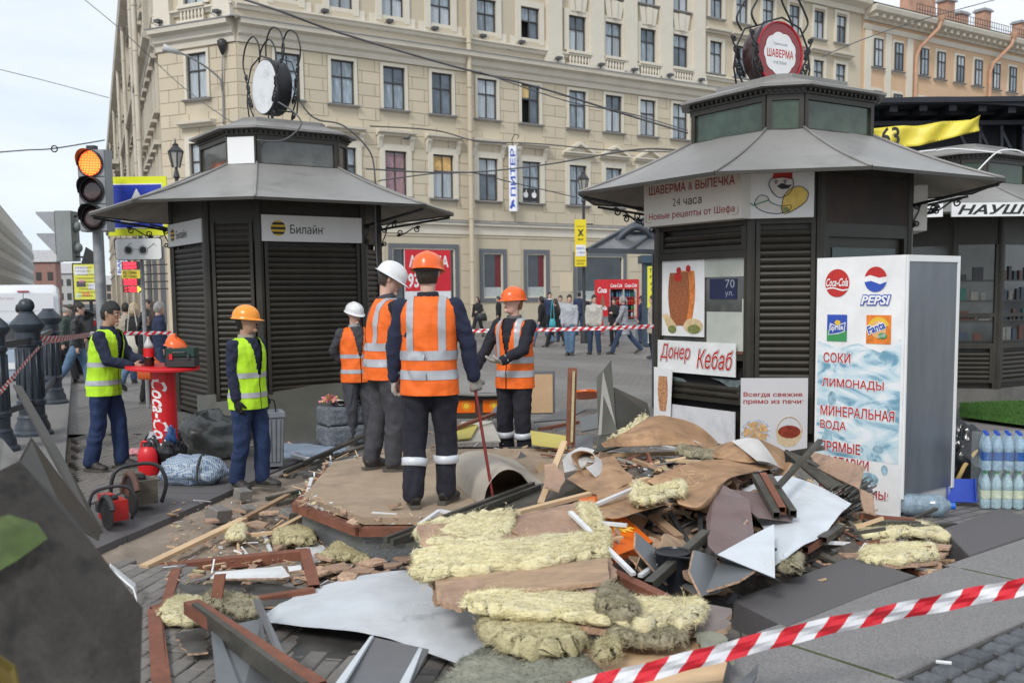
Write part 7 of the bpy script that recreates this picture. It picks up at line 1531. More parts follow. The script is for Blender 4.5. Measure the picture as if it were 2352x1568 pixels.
logo('cola_logo',[(m_red,lambda m,z:ff.disc(m,cx,cy_,r_,r_,z,36)),(m_wht,lambda m,z:wave(m,z,(cx,cy_),r_,-.055,.010,.012)),(m_wht,lambda m,z:text(m,ff,'Coca-Cola',cx-.105,cy_-.028,cx+.105,cy_+.04,z,bold=.02,shear=.4))])
c2=(.545,1.885)
logo('globe_logo',[(m_wht,lambda m,z:ff.disc(m,*c2,.103,.103,z,36)),(m_red,lambda m,z:ff.poly(m,[(c2[0]+.1*math.cos(R(a)),c2[1]+.1*math.sin(R(a)))for a in range(12,169,6)]+[(c2[0]-.05,c2[1]+.035),(c2[0]+.03,c2[1]+.012)],z)),(m_pb,lambda m,z:ff.poly(m,[(c2[0]+.1*math.cos(R(a)),c2[1]+.1*math.sin(R(a)))for a in range(192,349,6)]+[(c2[0]+.04,c2[1]-.04),(c2[0]-.04,c2[1]-.012)],z)),(m_pb,lambda m,z:text(m,ff,'PEPSI',.41,1.675,.69,1.765,z,bold=.10,shear=.25)),(m_wht,lambda m,z:text(m,ff,'PEPSI',.418,1.683,.682,1.757,z,bold=.03,shear=.25))])
logo('lemon_lime_logo',[(m_pb,lambda m,z:ff.slab(m,.10,1.38,.29,1.60,z-.001,z)),(m_gr_,lambda m,z:ff.slab(m,.10,1.38,.29,1.47,z-.001,z)),(m_wht,lambda m,z:ff.poly(m,[(.115,1.43),(.13,1.53),(.195,1.51),(.28,1.54),(.27,1.46),(.20,1.44)],z)),(m_pb,lambda m,z:ff.poly(m,[(.122,1.437),(.135,1.522),(.195,1.503),(.272,1.53),(.263,1.465),(.20,1.448)],z)),(m_ylw,lambda m,z:ff.disc(m,.205,1.535,.028,.02,z)),(m_wht,lambda m,z:text(m,ff,'Sprite',.132,1.455,.262,1.515,z,bold=.02,rot=.06))])
logo('orange_logo',[(m_or_,lambda m,z:ff.slab(m,.47,1.37,.69,1.60,z-.001,z)),(m_ylw,lambda m,z:(ff.disc(m,.58,1.485,.10,.10,z,24,0,20,200),0)),(MT('print_peach',(.8,.45,.2),.4),lambda m,z:ff.disc(m,.58,1.485,.07,.07,z)),(m_gr_,lambda m,z:ff.disc(m,.62,1.435,.04,.025,z)),(m_wht,lambda m,z:text(m,ff,'Fanta',.495,1.435,.665,1.515,z,bold=.13,rot=.35)),(m_pb,lambda m,z:text(m,ff,'Fanta',.50,1.443,.66,1.509,z,bold=.03,rot=.35)),(m_wht,lambda m,z:text(m,ff,'orange',.59,1.405,.66,1.435,z,rot=.35))])
m=MB()
for (x,y,a,b_)in ((.60,.52,.05,.035),(.66,.36,.03,.04),(.52,.27,.09,.05),(.16,.9,.04,.06),(.7,.82,.03,.05),(.45,.5,.02,.02),(.12,.55,.05,.09)):ff.disc(m,x,y,a,b_,.0235)
m.build('droplet_print',MT('droplet_blue',(.30,.46,.55),.2,var=.5,vs=20),fg)['kind']='stuff'
wp={}
for nm,bc_,cc_ in (('blue',(.38,.55,.68),(.02,.08,.5)),('lemon',(.45,.62,.68),(.02,.30,.08))):
 a=MB();a.lathe([(.034,0),(.040,.012),(.040,.075),(.037,.08),(.037,.16),(.040,.165),(.040,.20),(.028,.25),(.014,.285),(.014,.295)],n=14);b_=MB();b_.lathe([(.0405,.085),(.0405,.155)],n=14,cap=False);c_=MB();c_.lathe([(.016,.288),(.016,.308)],n=10)
 wp[nm]=(a.build('bottle_body',MT('water_bottle_'+nm,bc_,.08,var=.35,vs=25,spec=.9,alpha=.7),mesh_only=True,smooth=40),b_.build('bottle_label',MT('label_'+nm,(.02,.09,.32)if nm=='blue' else (.55,.60,.45),.35,var=.4,vs=30),mesh_only=True,smooth=True),c_.build('bottle_cap',MT('cap_'+nm,cc_,.4),mesh_only=True))
def bottle(kind,c,label,group):
 a,b_,c_=wp[kind];o=bpy.data.objects.new('water_bottle',a);COL.objects.link(o);o.location=c;o.rotation_euler=(0,0,rnd.uniform(0,6));o['label']=label;o['category']='bottle';o['group']=group;WM[o.name]=Matrix.Translation(c)
 for q,nm in ((b_,'paper_label'),(c_,'cap')):d=bpy.data.objects.new(nm,q);COL.objects.link(d);d.parent=o
W0=G_(2262,1166)
for j in range(3):
 for i in range(5):
  c=W0+Vector((i*.085+j*.03,j*.085-i*.012,0))
  w_='%s bottle from the left in the %s row' %(('first','second','third','fourth','fifth')[i],('front','middle','back')[j]);bottle('lemon',c,'green-capped lemon water, '+w_+' of the lower layer','lemon water bottles, lower layer')
  bottle('blue',c+Vector((0,0,.315)),'blue-capped still water, '+w_+' of the upper layer','still water bottles, upper layer')
m=MB();c=W0+Vector((.2,.07,.0));m.box(c+Vector((0,0,.17)),(.46,.27,.31));m.box(c+Vector((.0,0,.47)),(.46,.27,.28));solo(m,'shrink_wrap',MT('shrink_film',(.8,.9,.95),.08,alpha=.10,var=.1,spec=.9),'clear shrink film round the packs of water bottles','plastic film')
p=G_(2120,1186);t=thing('water_canister','big clear five litre water bottle with a blue cap lying before the cooler','bottle',p)
Mq=Matrix.Rotation(R(-14),3,'Z')@Matrix.Rotation(R(90),3,'Y');m=MB();m.lathe([(.05,-.20),(.085,-.17),(.09,-.08),(.084,-.07),(.084,.03),(.09,.05),(.088,.11),(.04,.17),(.024,.19)],p+Vector((.03,.02,.09)),24,Mq);m.build('bottle_body',MT('clear_blue_plastic',(.28,.38,.46),.06,var=.5,vs=16,spec=.9,alpha=.75),t,smooth=40)
m=MB();m.lathe([(.03,.18),(.03,.215)],p+Vector((.03,.02,.09)),14,Mq);m.build('cap',MT('cap_bright_blue',(.01,.12,.6),.4),t)
p=G_(2192,1162);t=thing('dustpan','bright blue plastic dustpan standing beside the cooler','dustpan',p);m_dp=MT('dustpan_blue',(.015,.06,.42),.35)
m=MB();fd=Frame(p+Vector((.06,.05,.0)),(1,-.2,0),(0,.3,1));fd.slab(m,-.1,.02,.13,.22,-.01,0);fd.slab(m,-.1,.02,-.09,.22,0,.06);fd.slab(m,.12,.02,.13,.22,0,.06);fd.slab(m,-.1,.02,.13,.03,0,.06);m.build('pan',m_dp,t)
m=MB();m.tube(bez([fd.p(-.09,.04,.02),fd.p(-.2,-.0,.03),fd.p(-.26,-.02,.05)]),.014,8);m.build('handle',m_dp,t,smooth=True)
m=MB();m.tube([at(2190,1120,8.6),at(2215,1070,8.65),at(2258,1015,8.8)],[.022,.02,.014],8);solo(m,'broom_stick',MT('bamboo',(.52,.36,.14),.6,var=.3),'yellow bamboo broom handle leaning behind the dustpan','broom',smooth=True)
p=G_(2235,1135);m=MB();blob(m,p+Vector((0,.25,.22)),(.3,.2,.33),.4,2.6,9);solo(m,'rubbish_sack',m_bagb,'glossy black sack between the cooler and the water bottles','bag',smooth=True)
g=MB();rr=random.Random(4);a,b_=G_(2205,965),G_(2360,985)
g.add([G_(2205,935),G_(2205,965),G_(2460,1000),G_(2460,925)],[(0,1,2,3)]);g.v=[(x,y,.05)for x,y,z in g.v];n0=0
for k in range(7000):
 u,v=rr.random(),rr.random();q=Vector(g.v[0]).lerp(Vector(g.v[3]),u).lerp(Vector(g.v[1]).lerp(Vector(g.v[2]),u),v);d=Vector((rr.uniform(-.02,.02),rr.uniform(-.02,.02),.045));s_=Vector((.007,0,0));g.add([q-s_,q+s_,q+d],[(0,1,2)])
g.v=[tuple(v)for v in g.v];o=g.build('artificial_turf',MT('turf_green',(.05,.13,.02),.8,var=.4,vs=5));o['kind']='stuff';o['label']='bright green artificial turf in front of the far kiosk';o['category']='turf'
PZ=.30;PP=[(-1.03,6.63),(.55,6.60),(1.25,7.25),(1.3,8.9),(.6,9.62),(-.95,9.68),(-1.66,8.98),(-1.62,7.42)]
pf=thing('kiosk_floor','raised octagonal wooden floor left from a torn-down kiosk, men standing on it','platform',(-.2,8.2,0))
def off(d):c=Vector((-.2,8.15));return [Vector(q)+(Vector(q)-c).normalized()*d for q in PP]
m=MB();m.prism([(q.x,q.y,PZ-.05)for q in off(-.03)],(0,0,.05));m.build('floor_board',MT('trodden_plywood',(.36,.27,.185),.85,var=.22,vs=1.8,bump=.3,bs=50,dirt=.75,ds=1.6,dcol=(.17,.13,.10)),pf)
m_rst=MT('rust_primer',(.20,.072,.04),.75,var=.35,vs=5,bump=.25,bs=50,dirt=.4,ds=6,dcol=(.07,.04,.03))
for i in range(8):
 a,b_=off(.02)[i],off(.02)[(i+1)%8];m=MB();m.beam((a.x,a.y,PZ-.085),(b_.x,b_.y,PZ-.085),.07,.06);m.build('rusty_rim',m_rst,pf)
 a,b_=off(-.02)[i],off(-.02)[(i+1)%8];m=MB();m.prism([(a.x,a.y,0),(b_.x,b_.y,0),(b_.x*.97+a.x*.0-.2*.03,b_.y*.97+8.15*.03,0),(a.x*.97-.2*.03,a.y*.97+8.15*.03,0)],(0,0,PZ-.115));m.build('plinth_sheet',MT('chequer_plate',(.17,.18,.185),.5,.3,var=.2,vs=3,bump=.7,bs=45,dirt=.4,ds=2),pf)
# ================================================================ RUBBLE OF THE TORN-DOWN KIOSK
m_chip=MT('chipboard_face',(.37,.24,.165),.85,var=.38,vs=5,bump=.5,bs=45,dirt=.8,ds=3,dcol=(.20,.14,.11));m_chipe=MT('chipboard_edge',(.47,.31,.21),.95,var=.4,vs=40,bump=1,bs=60)
m_ply=MT('old_plywood',(.40,.27,.17),.8,var=.25,vs=3,bump=.3,bs=30,dirt=.5,ds=4,dcol=(.10,.08,.07),stretch=(1,4,1));m_plyl=MT('clean_plywood',(.60,.41,.24),.75,var=.12,vs=2,dirt=.2,ds=5)
m_wood=MT('pine_lath',(.60,.42,.25),.8,var=.18,vs=3,bump=.2,bs=30,dirt=.35,ds=6,dcol=(.32,.22,.14));m_woodd=MT('dirty_lath',(.34,.22,.13),.85,var=.25,vs=4,dirt=.4)
m_wool=MT('glass_wool',(.80,.70,.41),.97,var=.3,vs=7,bump=1.5,bs=55,dirt=.75,ds=3.5,dcol=(.36,.30,.20),sheen=.3,stretch=(.5,1,1.6));m_woold=MT('grey_wool',(.36,.32,.21),.97,var=.35,vs=9,bump=1.5,bs=50,dirt=.6,ds=5,dcol=(.14,.13,.11));m_wools=MT('wool_slab',(.58,.51,.29),.97,var=.25,vs=12,bump=1.5,bs=50,dirt=.3,ds=6,stretch=(1,1,5));m_felt=MT('greenish_felt',(.27,.27,.21),.97,var=.25,vs=7,bump=1.2,bs=60,dirt=.4,ds=3)
m_zinc=MT('galvanised_sheet',(.68,.72,.76),.42,.12,var=.14,vs=1.6,bump=.12,bs=12,dirt=.45,ds=1.5,dcol=(.36,.35,.34));m_zincd=MT('dull_grey_sheet',(.20,.21,.22),.45,.4,var=.2,vs=2,dirt=.4,ds=2)
m_lin=MT('brown_linoleum',(.40,.235,.125),.5,var=.5,vs=6,bump=.25,bs=14,dirt=.5,ds=3.2,dcol=(.20,.12,.075));m_linb=MT('linoleum_back',(.56,.54,.52),.8,var=.12,vs=4,dirt=.4);m_ling=MT('grey_linoleum',(.44,.39,.32),.6,var=.15,vs=2,dirt=.6,ds=2.2,dcol=(.18,.14,.11))
m_pvc=MT('white_plastic_profile',(.68,.69,.70),.4,var=.05,dirt=.35,ds=8,dcol=(.35,.3,.27));m_olive=MT('olive_frame',(.075,.072,.060),.45,.3,var=.25,vs=4,dirt=.4,ds=5,dcol=(.2,.17,.14));m_maroon=MT('primer_sheet',(.22,.15,.145),.45,.2,var=.25,vs=3,dirt=.6,ds=2.5,dcol=(.14,.125,.12))
def cm(P,t):
 n=len(P)-1;i=min(int(t*n),n-1);s=t*n-i;p0,p1,p2,p3=P[max(0,i-1)],P[i],P[i+1],P[min(n,i+2)]
 return .5*((2*p1)+(p2-p0)*s+(2*p0-5*p1+4*p2-p3)*s*s+(3*p1-p0-3*p2+p3)*s**3)
def pts(L_):return [at(*q)for q in L_]
def surf(label,rows,mat,name='bent_sheet',cat='metal sheet',th=.003,nu=26,nv=16,amp=.0,fr=4,rag=.0,matb=None,smooth=45,group=None,fib=0,lump=0.):
 Rw=[pts(r)for r in rows];m=MB()
 def fn(u,v):
  uu,vv=u,v
  if rag:
   e=min(u,1-u,v,1-v)
   if e<.12:uu=u+(.5-u)*rag*(.5+noise.noise(Vector((u*9,v*9,len(label))))*1.3)*(1 if min(u,1-u)<.12 else 0)*.5;vv=v+(.5-v)*rag*(.5+noise.noise(Vector((u*13+5,v*11,len(label))))*1.3)*(1 if min(v,1-v)<.12 else 0)
  p=cm([cm(r,max(0,min(1,uu)))for r in Rw],max(0,min(1,vv)))
  if amp:p=p+Vector((0,-.5,.85))*amp*(noise.fractal(p*fr,1,2,3)+.5*abs(noise.noise(p*fr*2.4)))
  if lump:e=min(1,min(u,1-u,v,1-v)*12);q_=Vector((p.x*.6,p.y,p.z));p=p+Vector((0,-.35,.94))*lump*.62*e**.25*(.6+.5*noise.noise(q_*6)+.20*noise.noise(q_*17)+.08*noise.noise(q_*40))+Vector((noise.noise(q_*33),0,noise.noise(q_*41+Vector((7,0,0)))))*.007
  return p
 m.grid(fn,nu,nv,th=th,mi=0,mib=1 if matb else 0)
 o=solo(m,name,[matb,mat]if matb else mat,label,cat,group,smooth=smooth)
 if fib:
  g_=MB();rr_=random.Random(len(label)*7);top=[Vector(v)for v in m.v[(nu+1)*(nv+1):]]if th else m.v;Wd=nv+1
  for k in range(fib*9):
   i,j=rr_.randrange(nu),rr_.randrange(nv)
   if rr_.random()<.22:
    if rr_.random()<.5:i=rr_.choice((0,nu-1))
    else:j=rr_.choice((0,nv-1))
   a_,b_,c_=top[i*Wd+j],top[(i+1)*Wd+j],top[i*Wd+j+1];p=a_+(b_-a_)*rr_.random()+(c_-a_)*rr_.random();nr=(b_-a_).cross(c_-a_);nr=nr.normalized()if nr.length>1e-9 else Vector((0,0,1));nr=-nr
   tg=(b_-a_).normalized();d=(tg*rr_.choice((-1,1))+Vector((rr_.uniform(-.7,.7),rr_.uniform(-.7,.7),rr_.uniform(-.5,.5)))+nr*rr_.uniform(.1,.75)).normalized()*rr_.uniform(.010,.038);s_=d.cross(nr);s_=s_.normalized()*.0017 if s_.length>1e-6 else Vector((.0017,0,0));g_.add([p-s_,p+s_,p+d],[(0,1,2)])
  WM[o.name]=Matrix.Translation(o.location);f_=g_.build('loose_fibres',mat,o);f_['kind']='stuff'
 return o
def wool(label,rows,mat=None,lump=.05,fib=700,nu=38,nv=18,th=.03,**k):return surf(label,rows,mat or m_wool,'insulation_wool','insulation',th,int(nu*1.5),int(nv*1.6),.003,14,.36,None,True,'pieces of insulation wool',fib,lump)
def board(label,P,mat=None,th=.016,rag=.0,name='broken_board',cat='board',edge=None,group='broken boards',bend=0):
 P=pts(P);c=sum(P,Vector())/len(P);nr=Vector()
 for a,b in zip(P,P[1:]+P[:1]):nr+= (a-c).cross(b-c)
 nr.normalize();
 if nr.dot(Vector((0,0,CZ))-c)<0:nr=-nr;P=P[::-1]
 Q=[];rr_=random.Random(len(label)*13)
 for a,b in zip(P,P[1:]+P[:1]):
  k=max(1,int((b-a).length/.035))if rag else 1;t_=(b-a).normalized();s_=nr.cross(t_)
  for i in range(k):Q.append(a.lerp(b,i/k)+(s_*rr_.uniform(-rag,rag)+t_*rr_.uniform(-rag,rag)*.4 if rag and i else Vector()))
 m=MB();n=len(Q);e1=(P[1]-P[0]).normalized();m.add(Q,[tuple(range(n))],0);m.add([q-nr*th+(nr.cross(e1)*0)for q in Q],[tuple(range(n-1,-1,-1))],0)
 for i in range(n):m.f.append((i,n+i,n+(i+1)%n,(i+1)%n));m.m.append(1)
 return solo(m,name,[mat or m_chip,edge or (m_chipe if rag else (mat or m_chip))],label,cat,group)
def bar(label,p0,p1,w,h,mat,name='metal_bar',cat='metal bar',group='bars and profiles in the rubble',hollow=False,up=(0,0,1)):
 a,b=at(*p0),at(*p1);t_=.003;m=MB()
 if not hollow:m.beam(a,b,w,h,up);return solo(m,name,mat,label,cat,group)
 d=(b-a).normalized();x=d.cross(Vector(up)).normalized();z=x.cross(d)
 for ox,oz,ww,hh in ((0,h/2-t_/2,w,t_),(0,-h/2+t_/2,w,t_),(w/2-t_/2,0,t_,h-2*t_),(-w/2+t_/2,0,t_,h-2*t_)):o_=x*ox+z*oz;m.beam(a+o_,b+o_,ww,hh,up)
 return solo(m,name,mat,label,cat,group)
def lathp(label,p0,p1,w=.045,h=.022,mat=None):return bar(label,p0,p1,w,h,mat or m_wood,'wooden_lath','lath','wooden laths in the rubble')
m_bg=MT('brown_grey_sheet',(.065,.06,.052),.45,.2,var=.35,vs=3,dirt=.6,ds=3,dcol=(.05,.045,.04))
m_mesh=MT('streaked_translucent_panel',(.036,.031,.027),.36,var=.75,vs=5,stretch=(2.2,2.2,.3),dirt=.8,ds=2.6,dcol=(.016,.014,.012),spec=.25)  # streaks come from stretched noise in the colour
board('huge dark scratched panel leaning out of focus in the near left corner',[(-40,1100,2.75),(45,1057,2.85),(153,1168,2.8),(245,1290,2.7),(328,1395,2.6),(322,1600,2.4),(-60,1640,2.3)],m_mesh,.012,cat='panel',name='leaning_sheet',group='panels leaning in the left corner')
board('green tinted film caught on the huge dark panel',[(-30,1195,2.62),(20,1180,2.65),(85,1200,2.66),(110,1235,2.62),(40,1285,2.55),(-40,1330,2.5)],MT('green_reflection_film',(.12,.20,.04),.5,var=.7,vs=7,alpha=.25),.004,cat='film',name='green_reflection_film',group=None)  # greenish reflection on the dark panel, painted as a thin see-through sheet
board('yellow board edge in the bottom left corner',[(-40,1480,2.1),(32,1530,2.12),(60,1640,2.1),(-60,1660,2.1)],MT('dull_yellow',(.12,.085,.01),.6,var=.5,vs=5),.01,cat='board',name='yellow_board',group=None)
board('grey metal sheet leaning behind the huge dark panel',[(44,1056,4.6),(72,1003,4.9),(140,1095,5.0),(232,1215,5.3),(228,1240,5.1),(160,1200,4.4)],m_bg,.006,cat='metal sheet',name='leaning_sheet',group='panels leaning in the left corner')
board('long narrow grey metal strip slanting down from the bollard',[(30,882,8.2),(50,886,8.2),(150,1058,7.4),(236,1218,6.8),(222,1222,6.7),(135,1080,7.3)],m_bg,.02,cat='metal sheet',name='leaning_sheet',group='panels leaning in the left corner')
board('pale grey sheet at the far left edge below the bollards',[(-30,985,5.0),(8,1010,5.0),(46,1056,4.8),(0,1090,4.5),(-30,1100,4.4)],MT('pale_sheet',(.17,.16,.15),.5,var=.3),.008,cat='metal sheet',name='leaning_sheet',group='panels leaning in the left corner')
board('white plastic strip sticking out from behind the huge dark panel',[(254,1293,6.0),(312,1340,5.9),(317,1384,5.7),(308,1350,5.75),(256,1305,5.9)],m_pvc,.01,cat='plastic strip',name='plastic_strip',group=None)
for lb,P_ in (('dark sheet lying flat inside the rust-red frame',[(410,1340,6.15),(560,1330,6.25),(700,1352,6.0),(640,1392,5.6),(420,1400,5.55)]),('dark broken slab with a pale edge beside the grey channel',[(400,1455,5.1),(470,1440,5.2),(478,1496,4.8),(430,1500,4.8)]),('black sheeting in the shade under the galvanised wing',[(690,1440,5.25),(880,1445,5.2),(1100,1500,4.9),(1000,1600,4.4),(640,1600,4.4)])):board(lb,P_,MT('dark_sheeting',(.045,.043,.04),.5,var=.5,vs=3,dirt=.5,ds=3,dcol=(.12,.11,.10)),.01,.01,'dark_sheet','sheet',group=None)  # last sheet stands in for the shadows and dark stuff beneath the wing
FR_='rust-red steel frame pieces'
for lb,a,b,w in (('back bar of the rust-red welded frame on the pavers',(366,1306,6.65),(705,1272,6.75),.085),('short right bar of the welded frame',(700,1268,6.7),(722,1352,5.95),.07),('front bar of the welded frame with an open square end',(722,1358,5.9),(470,1398,5.65),.06),('left bar of the welded frame',(405,1312,6.5),(382,1392,5.7),.06),('low cross bar joining the left end of the frame',(348,1404,5.6),(450,1382,5.75),.065),('twin rust-red bar running to the bottom edge, far left',(354,1408,5.5),(368,1600,4.4),.07),('outer rail beside the twin rust-red bar',(366,1415,5.45),(390,1600,4.35),.03),('long diagonal rust-red bar crossing the near left foreground',(440,1392,5.2),(730,1585,4.0),.085)):
 bar(lb,a,b,w,w*.8,m_rst,'steel_frame_bar','steel bar',FR_,True)
board('flat rust-red plate standing upright inside the frame',[(482,1386,5.3),(508,1384,5.3),(517,1316,5.35),(492,1318,5.35)],m_rst,.02,cat='steel plate',name='steel_plate',group=None)
bar('narrow dark bar edging the long diagonal rust-red bar',(448,1402,5.1),(700,1590,3.95),.03,.09,m_olive)
board('white plastic sheet strip lying inside the rust-red frame',[(482,1328,6.1),(496,1313,6.2),(648,1299,6.35),(666,1322,6.15),(650,1326,6.12)],m_pvc,.012,.003,'plastic_sheet','plastic strip',group=None)
board('small torn white profile next to the slat in the frame',[(660,1300,6.35),(690,1296,6.4),(692,1308,6.3),(664,1312,6.28)],m_pvc,.02,.006,'plastic_scrap','plastic scrap',group=None)
board('broken white sheet lying by the platform edge',[(678,1258,7.0),(728,1242,7.15),(756,1266,6.9),(724,1300,6.5),(712,1308,6.45)],m_pvc,.008,.008,'white_sheet','plastic sheet',group=None)
for lb,a,b in (('small white profile lying alone left of the platform',(504,1248,7.35),(513,1282,6.95)),('longer white profile near the platform',(603,1218,7.6),(622,1268,7.0)),('white bent strip on the platform left rim',(700,1150,7.45),(745,1170,7.15)),('upright end of the bent strip on the platform rim',(716,1098,8.0),(701,1148,7.45)),('white profile piece lying on the front rim of the platform',(855,1178,6.8),(912,1182,6.75)),('white bracket standing on the front of the platform',(946,1216,6.4),(1010,1172,6.6)),('top arm of the white bracket on the platform',(1010,1172,6.6),(1082,1188,6.45)),('long thin white profile slanting over the wool pile',(1310,1176,5.7),(1455,1318,5.0)),('dotted white profile above the orange sign',(1350,1166,5.9),(1478,1112,6.4)),('white profile crossing the orange sun sign',(1356,1198,5.6),(1440,1206,5.55)),('thick white profile beside the black bucket',(1470,1322,5.2),(1548,1268,5.5)),('white profile under the plasterboard heap, running right',(1230,1170,6.3),(1180,1182,6.25))):
 bar(lb,a,b,.028,.018,m_pvc,'white_profile','plastic profile','white plastic profiles')
for q in (('longest pale lath reaching from the pavers towards the platform',(330,1302,6.55),(560,1192,7.7),.07,.03),('dirty lath continuing behind the longest pale one',(548,1197,7.7),(662,1136,8.7),.05,.025),('short lath lying across the rubble left of the platform',(541,1232,7.3),(668,1218,7.4)),('lath with one end under the platform rim',(633,1218,7.4),(698,1183,7.9)),('long lath crossing the whole heap above the wool',(1190,1176,6.1),(1490,1099,6.9),.05,.025),('lath standing through the heart-shaped chip of board',(1242,1156,6.6),(1296,1015,7.6),.045,.02),('thin lath lying on the wide wool batt',(1222,1259,5.35),(1430,1233,5.5),.03,.012),('lath on the slabs right of the last wool heap',(2170,1237,6.7),(2284,1259,6.35),.05,.03),('lath behind the man in the amber helmet',(655,1090,10.0),(722,1062,10.6)),('long level lath in front of the dark metal flaps',(1285,1047,8.7),(1600,1040,8.9),.05,.03),('lath lying over the printed linoleum',(1555,1058,7.6),(1700,1066,7.6)),('brown lath in the dark under the orange sign',(1500,1185,6.3),(1560,1235,5.9),.06,.03)):
 lathp(q[0],q[1],q[2],*(q[3:]if len(q)>3 else ()),mat=m_woodd if 'dirty' in q[0]or 'brown' in q[0]else None)
board('large chipboard sheet carrying the wide batts of wool',[(960,1205,5.6),(1150,1190,5.9),(1335,1150,6.1),(1360,1175,5.95),(1418,1320,4.95),(1398,1345,4.85),(1110,1370,4.85),(1000,1385,4.8),(985,1320,5.1)],m_chip,.02,.012)
board('plywood board with dark stains under the lower edge of the wool',[(1000,1330,4.9),(1395,1280,5.1),(1400,1332,4.75),(1115,1372,4.6),(1005,1378,4.62)],m_ply,.02,.004)
board('reddish chipboard face at the top of the stack',[(1215,1182,5.75),(1330,1160,5.95),(1362,1176,5.8),(1372,1215,5.55),(1210,1240,5.45),(1175,1215,5.55)],m_chip,.015,.01)
board('rounded crumbly chipboard piece on the left end of the stack',[(1020,1345,4.75),(1055,1328,4.85),(1108,1330,4.85),(1112,1372,4.6),(1060,1392,4.5),(1012,1380,4.6)],m_chip,.03,.012)
wool('torn upper left batt of pale yellow wool',[[(955,1215,5.75),(1030,1195,5.85),(1110,1182,5.9),(1190,1176,5.95)],[(962,1238,5.6),(1040,1235,5.6),(1110,1225,5.7),(1178,1200,5.8)],[(975,1262,5.4),(1050,1262,5.4),(1120,1256,5.45),(1160,1240,5.5)]])
wool('widest batt of pale yellow wool across the middle of the stack',[[(960,1268,5.35),(1080,1258,5.4),(1220,1250,5.45),(1340,1235,5.5),(1392,1222,5.6)],[(948,1298,5.1),(1080,1290,5.15),(1220,1280,5.2),(1340,1262,5.3),(1396,1250,5.4)],[(955,1330,4.9),(1080,1326,4.95),(1220,1312,5.0),(1330,1290,5.1),(1390,1278,5.2)]],lump=.07,fib=1600,nu=64,nv=22)
wool('wool tuft hanging over the right end of the stack',[[(1330,1160,5.95),(1360,1165,5.9)],[(1345,1195,5.7),(1375,1200,5.65)],[(1350,1220,5.55),(1372,1226,5.5)]],nu=14,fib=250)
board('flat reddish board stub between the two wool layers',[(1228,1366,4.7),(1300,1362,4.72),(1350,1372,4.65),(1340,1384,4.58),(1225,1384,4.58)],m_chip,.03,.006)
board('pinkish plasterboard flap right of the stack',[(1340,1352,4.75),(1400,1335,4.85),(1396,1372,4.65),(1380,1376,4.6)],MT('plasterboard',(.50,.38,.32),.9,var=.1),.01,.003)
board('long brown board under the lowest batt of wool',[(1050,1385,4.55),(1150,1400,4.5),(1350,1440,4.3),(1540,1462,4.2),(1620,1405,4.5),(1500,1372,4.7),(1250,1370,4.7)],m_chip,.03,.008)
wool('longest lowest batt of wool near the barrier tape',[[(1090,1375,4.7),(1230,1370,4.75),(1400,1382,4.7),(1540,1390,4.7),(1604,1392,4.72)],[(1065,1388,4.55),(1220,1395,4.55),(1390,1408,4.5),(1520,1415,4.5),(1620,1400,4.6)],[(1060,1395,4.45),(1200,1418,4.35),(1370,1438,4.28),(1500,1452,4.22),(1590,1432,4.35)]],lump=.06,fib=1500,nu=64,nv=20)
wool('grey clump of dirty wool standing on the lowest batt',[[(1392,1350,4.6),(1420,1372,4.55),(1448,1392,4.5)],[(1382,1385,4.4),(1415,1392,4.38),(1456,1408,4.35)],[(1380,1402,4.35),(1412,1424,4.3),(1446,1428,4.28)]],m_woold,lump=.1,fib=400,nu=20,nv=18)
wool('thick layered slab of stone wool under the lowest batt',[[(1115,1432,4.55),(1200,1428,4.6),(1300,1445,4.5)],[(1120,1462,4.35),(1210,1470,4.3),(1322,1470,4.3)],[(1200,1500,4.1),(1262,1510,4.05),(1332,1492,4.15)]],m_wools,lump=.07,fib=500,nu=36,nv=22,th=.05)
wool('grey green wad of wool hanging below the right end of the stack',[[(1400,1450,4.35),(1480,1455,4.3),(1570,1448,4.35)],[(1410,1475,4.2),(1490,1480,4.2),(1560,1478,4.2)]],m_woold,fib=400)
wool('small crumb of wool on the pale plywood by the tape',[[(1382,1484,4.1),(1412,1480,4.12)],[(1378,1508,4.0),(1408,1508,4.0)]],m_wools,lump=.05,fib=120,nu=12,nv=10)
surf('greenish felt mat at the bottom edge of the picture',[[(1110,1505,4.3),(1200,1495,4.35),(1300,1505,4.25),(1345,1530,4.1)],[(1060,1535,4.1),(1200,1530,4.1),(1300,1540,4.0),(1390,1570,3.9)],[(1000,1600,3.8),(1200,1610,3.75),(1300,1615,3.7),(1420,1620,3.7)]],m_felt,'felt_mat','felt mat',.03,40,24,.02,8,.05,fib=600,lump=.02)
board('pale clean plywood sheet under the near barrier tape',[(1285,1500,4.25),(1500,1455,4.5),(1590,1460,4.5),(1670,1520,4.05),(1660,1560,3.9),(1360,1600,3.75)],m_plyl,.012)
surf('crumpled grey felt scrap right of the pale plywood',[[(1590,1460,4.45),(1640,1458,4.45),(1665,1470,4.4)],[(1620,1500,4.2),(1650,1510,4.15),(1682,1530,4.05)]],m_felt,'felt_scrap','felt mat',.015,16,10,.02,8,.1,lump=.02)
board('grey faced chipboard with a ragged pale edge by the big slab',[(1450,1372,4.85),(1560,1375,4.9),(1680,1396,4.8),(1672,1440,4.5),(1620,1458,4.42),(1560,1440,4.45)],MT('grey_faced_board',(.22,.18,.165),.6,var=.25,vs=3,dirt=.4),.03,.012)
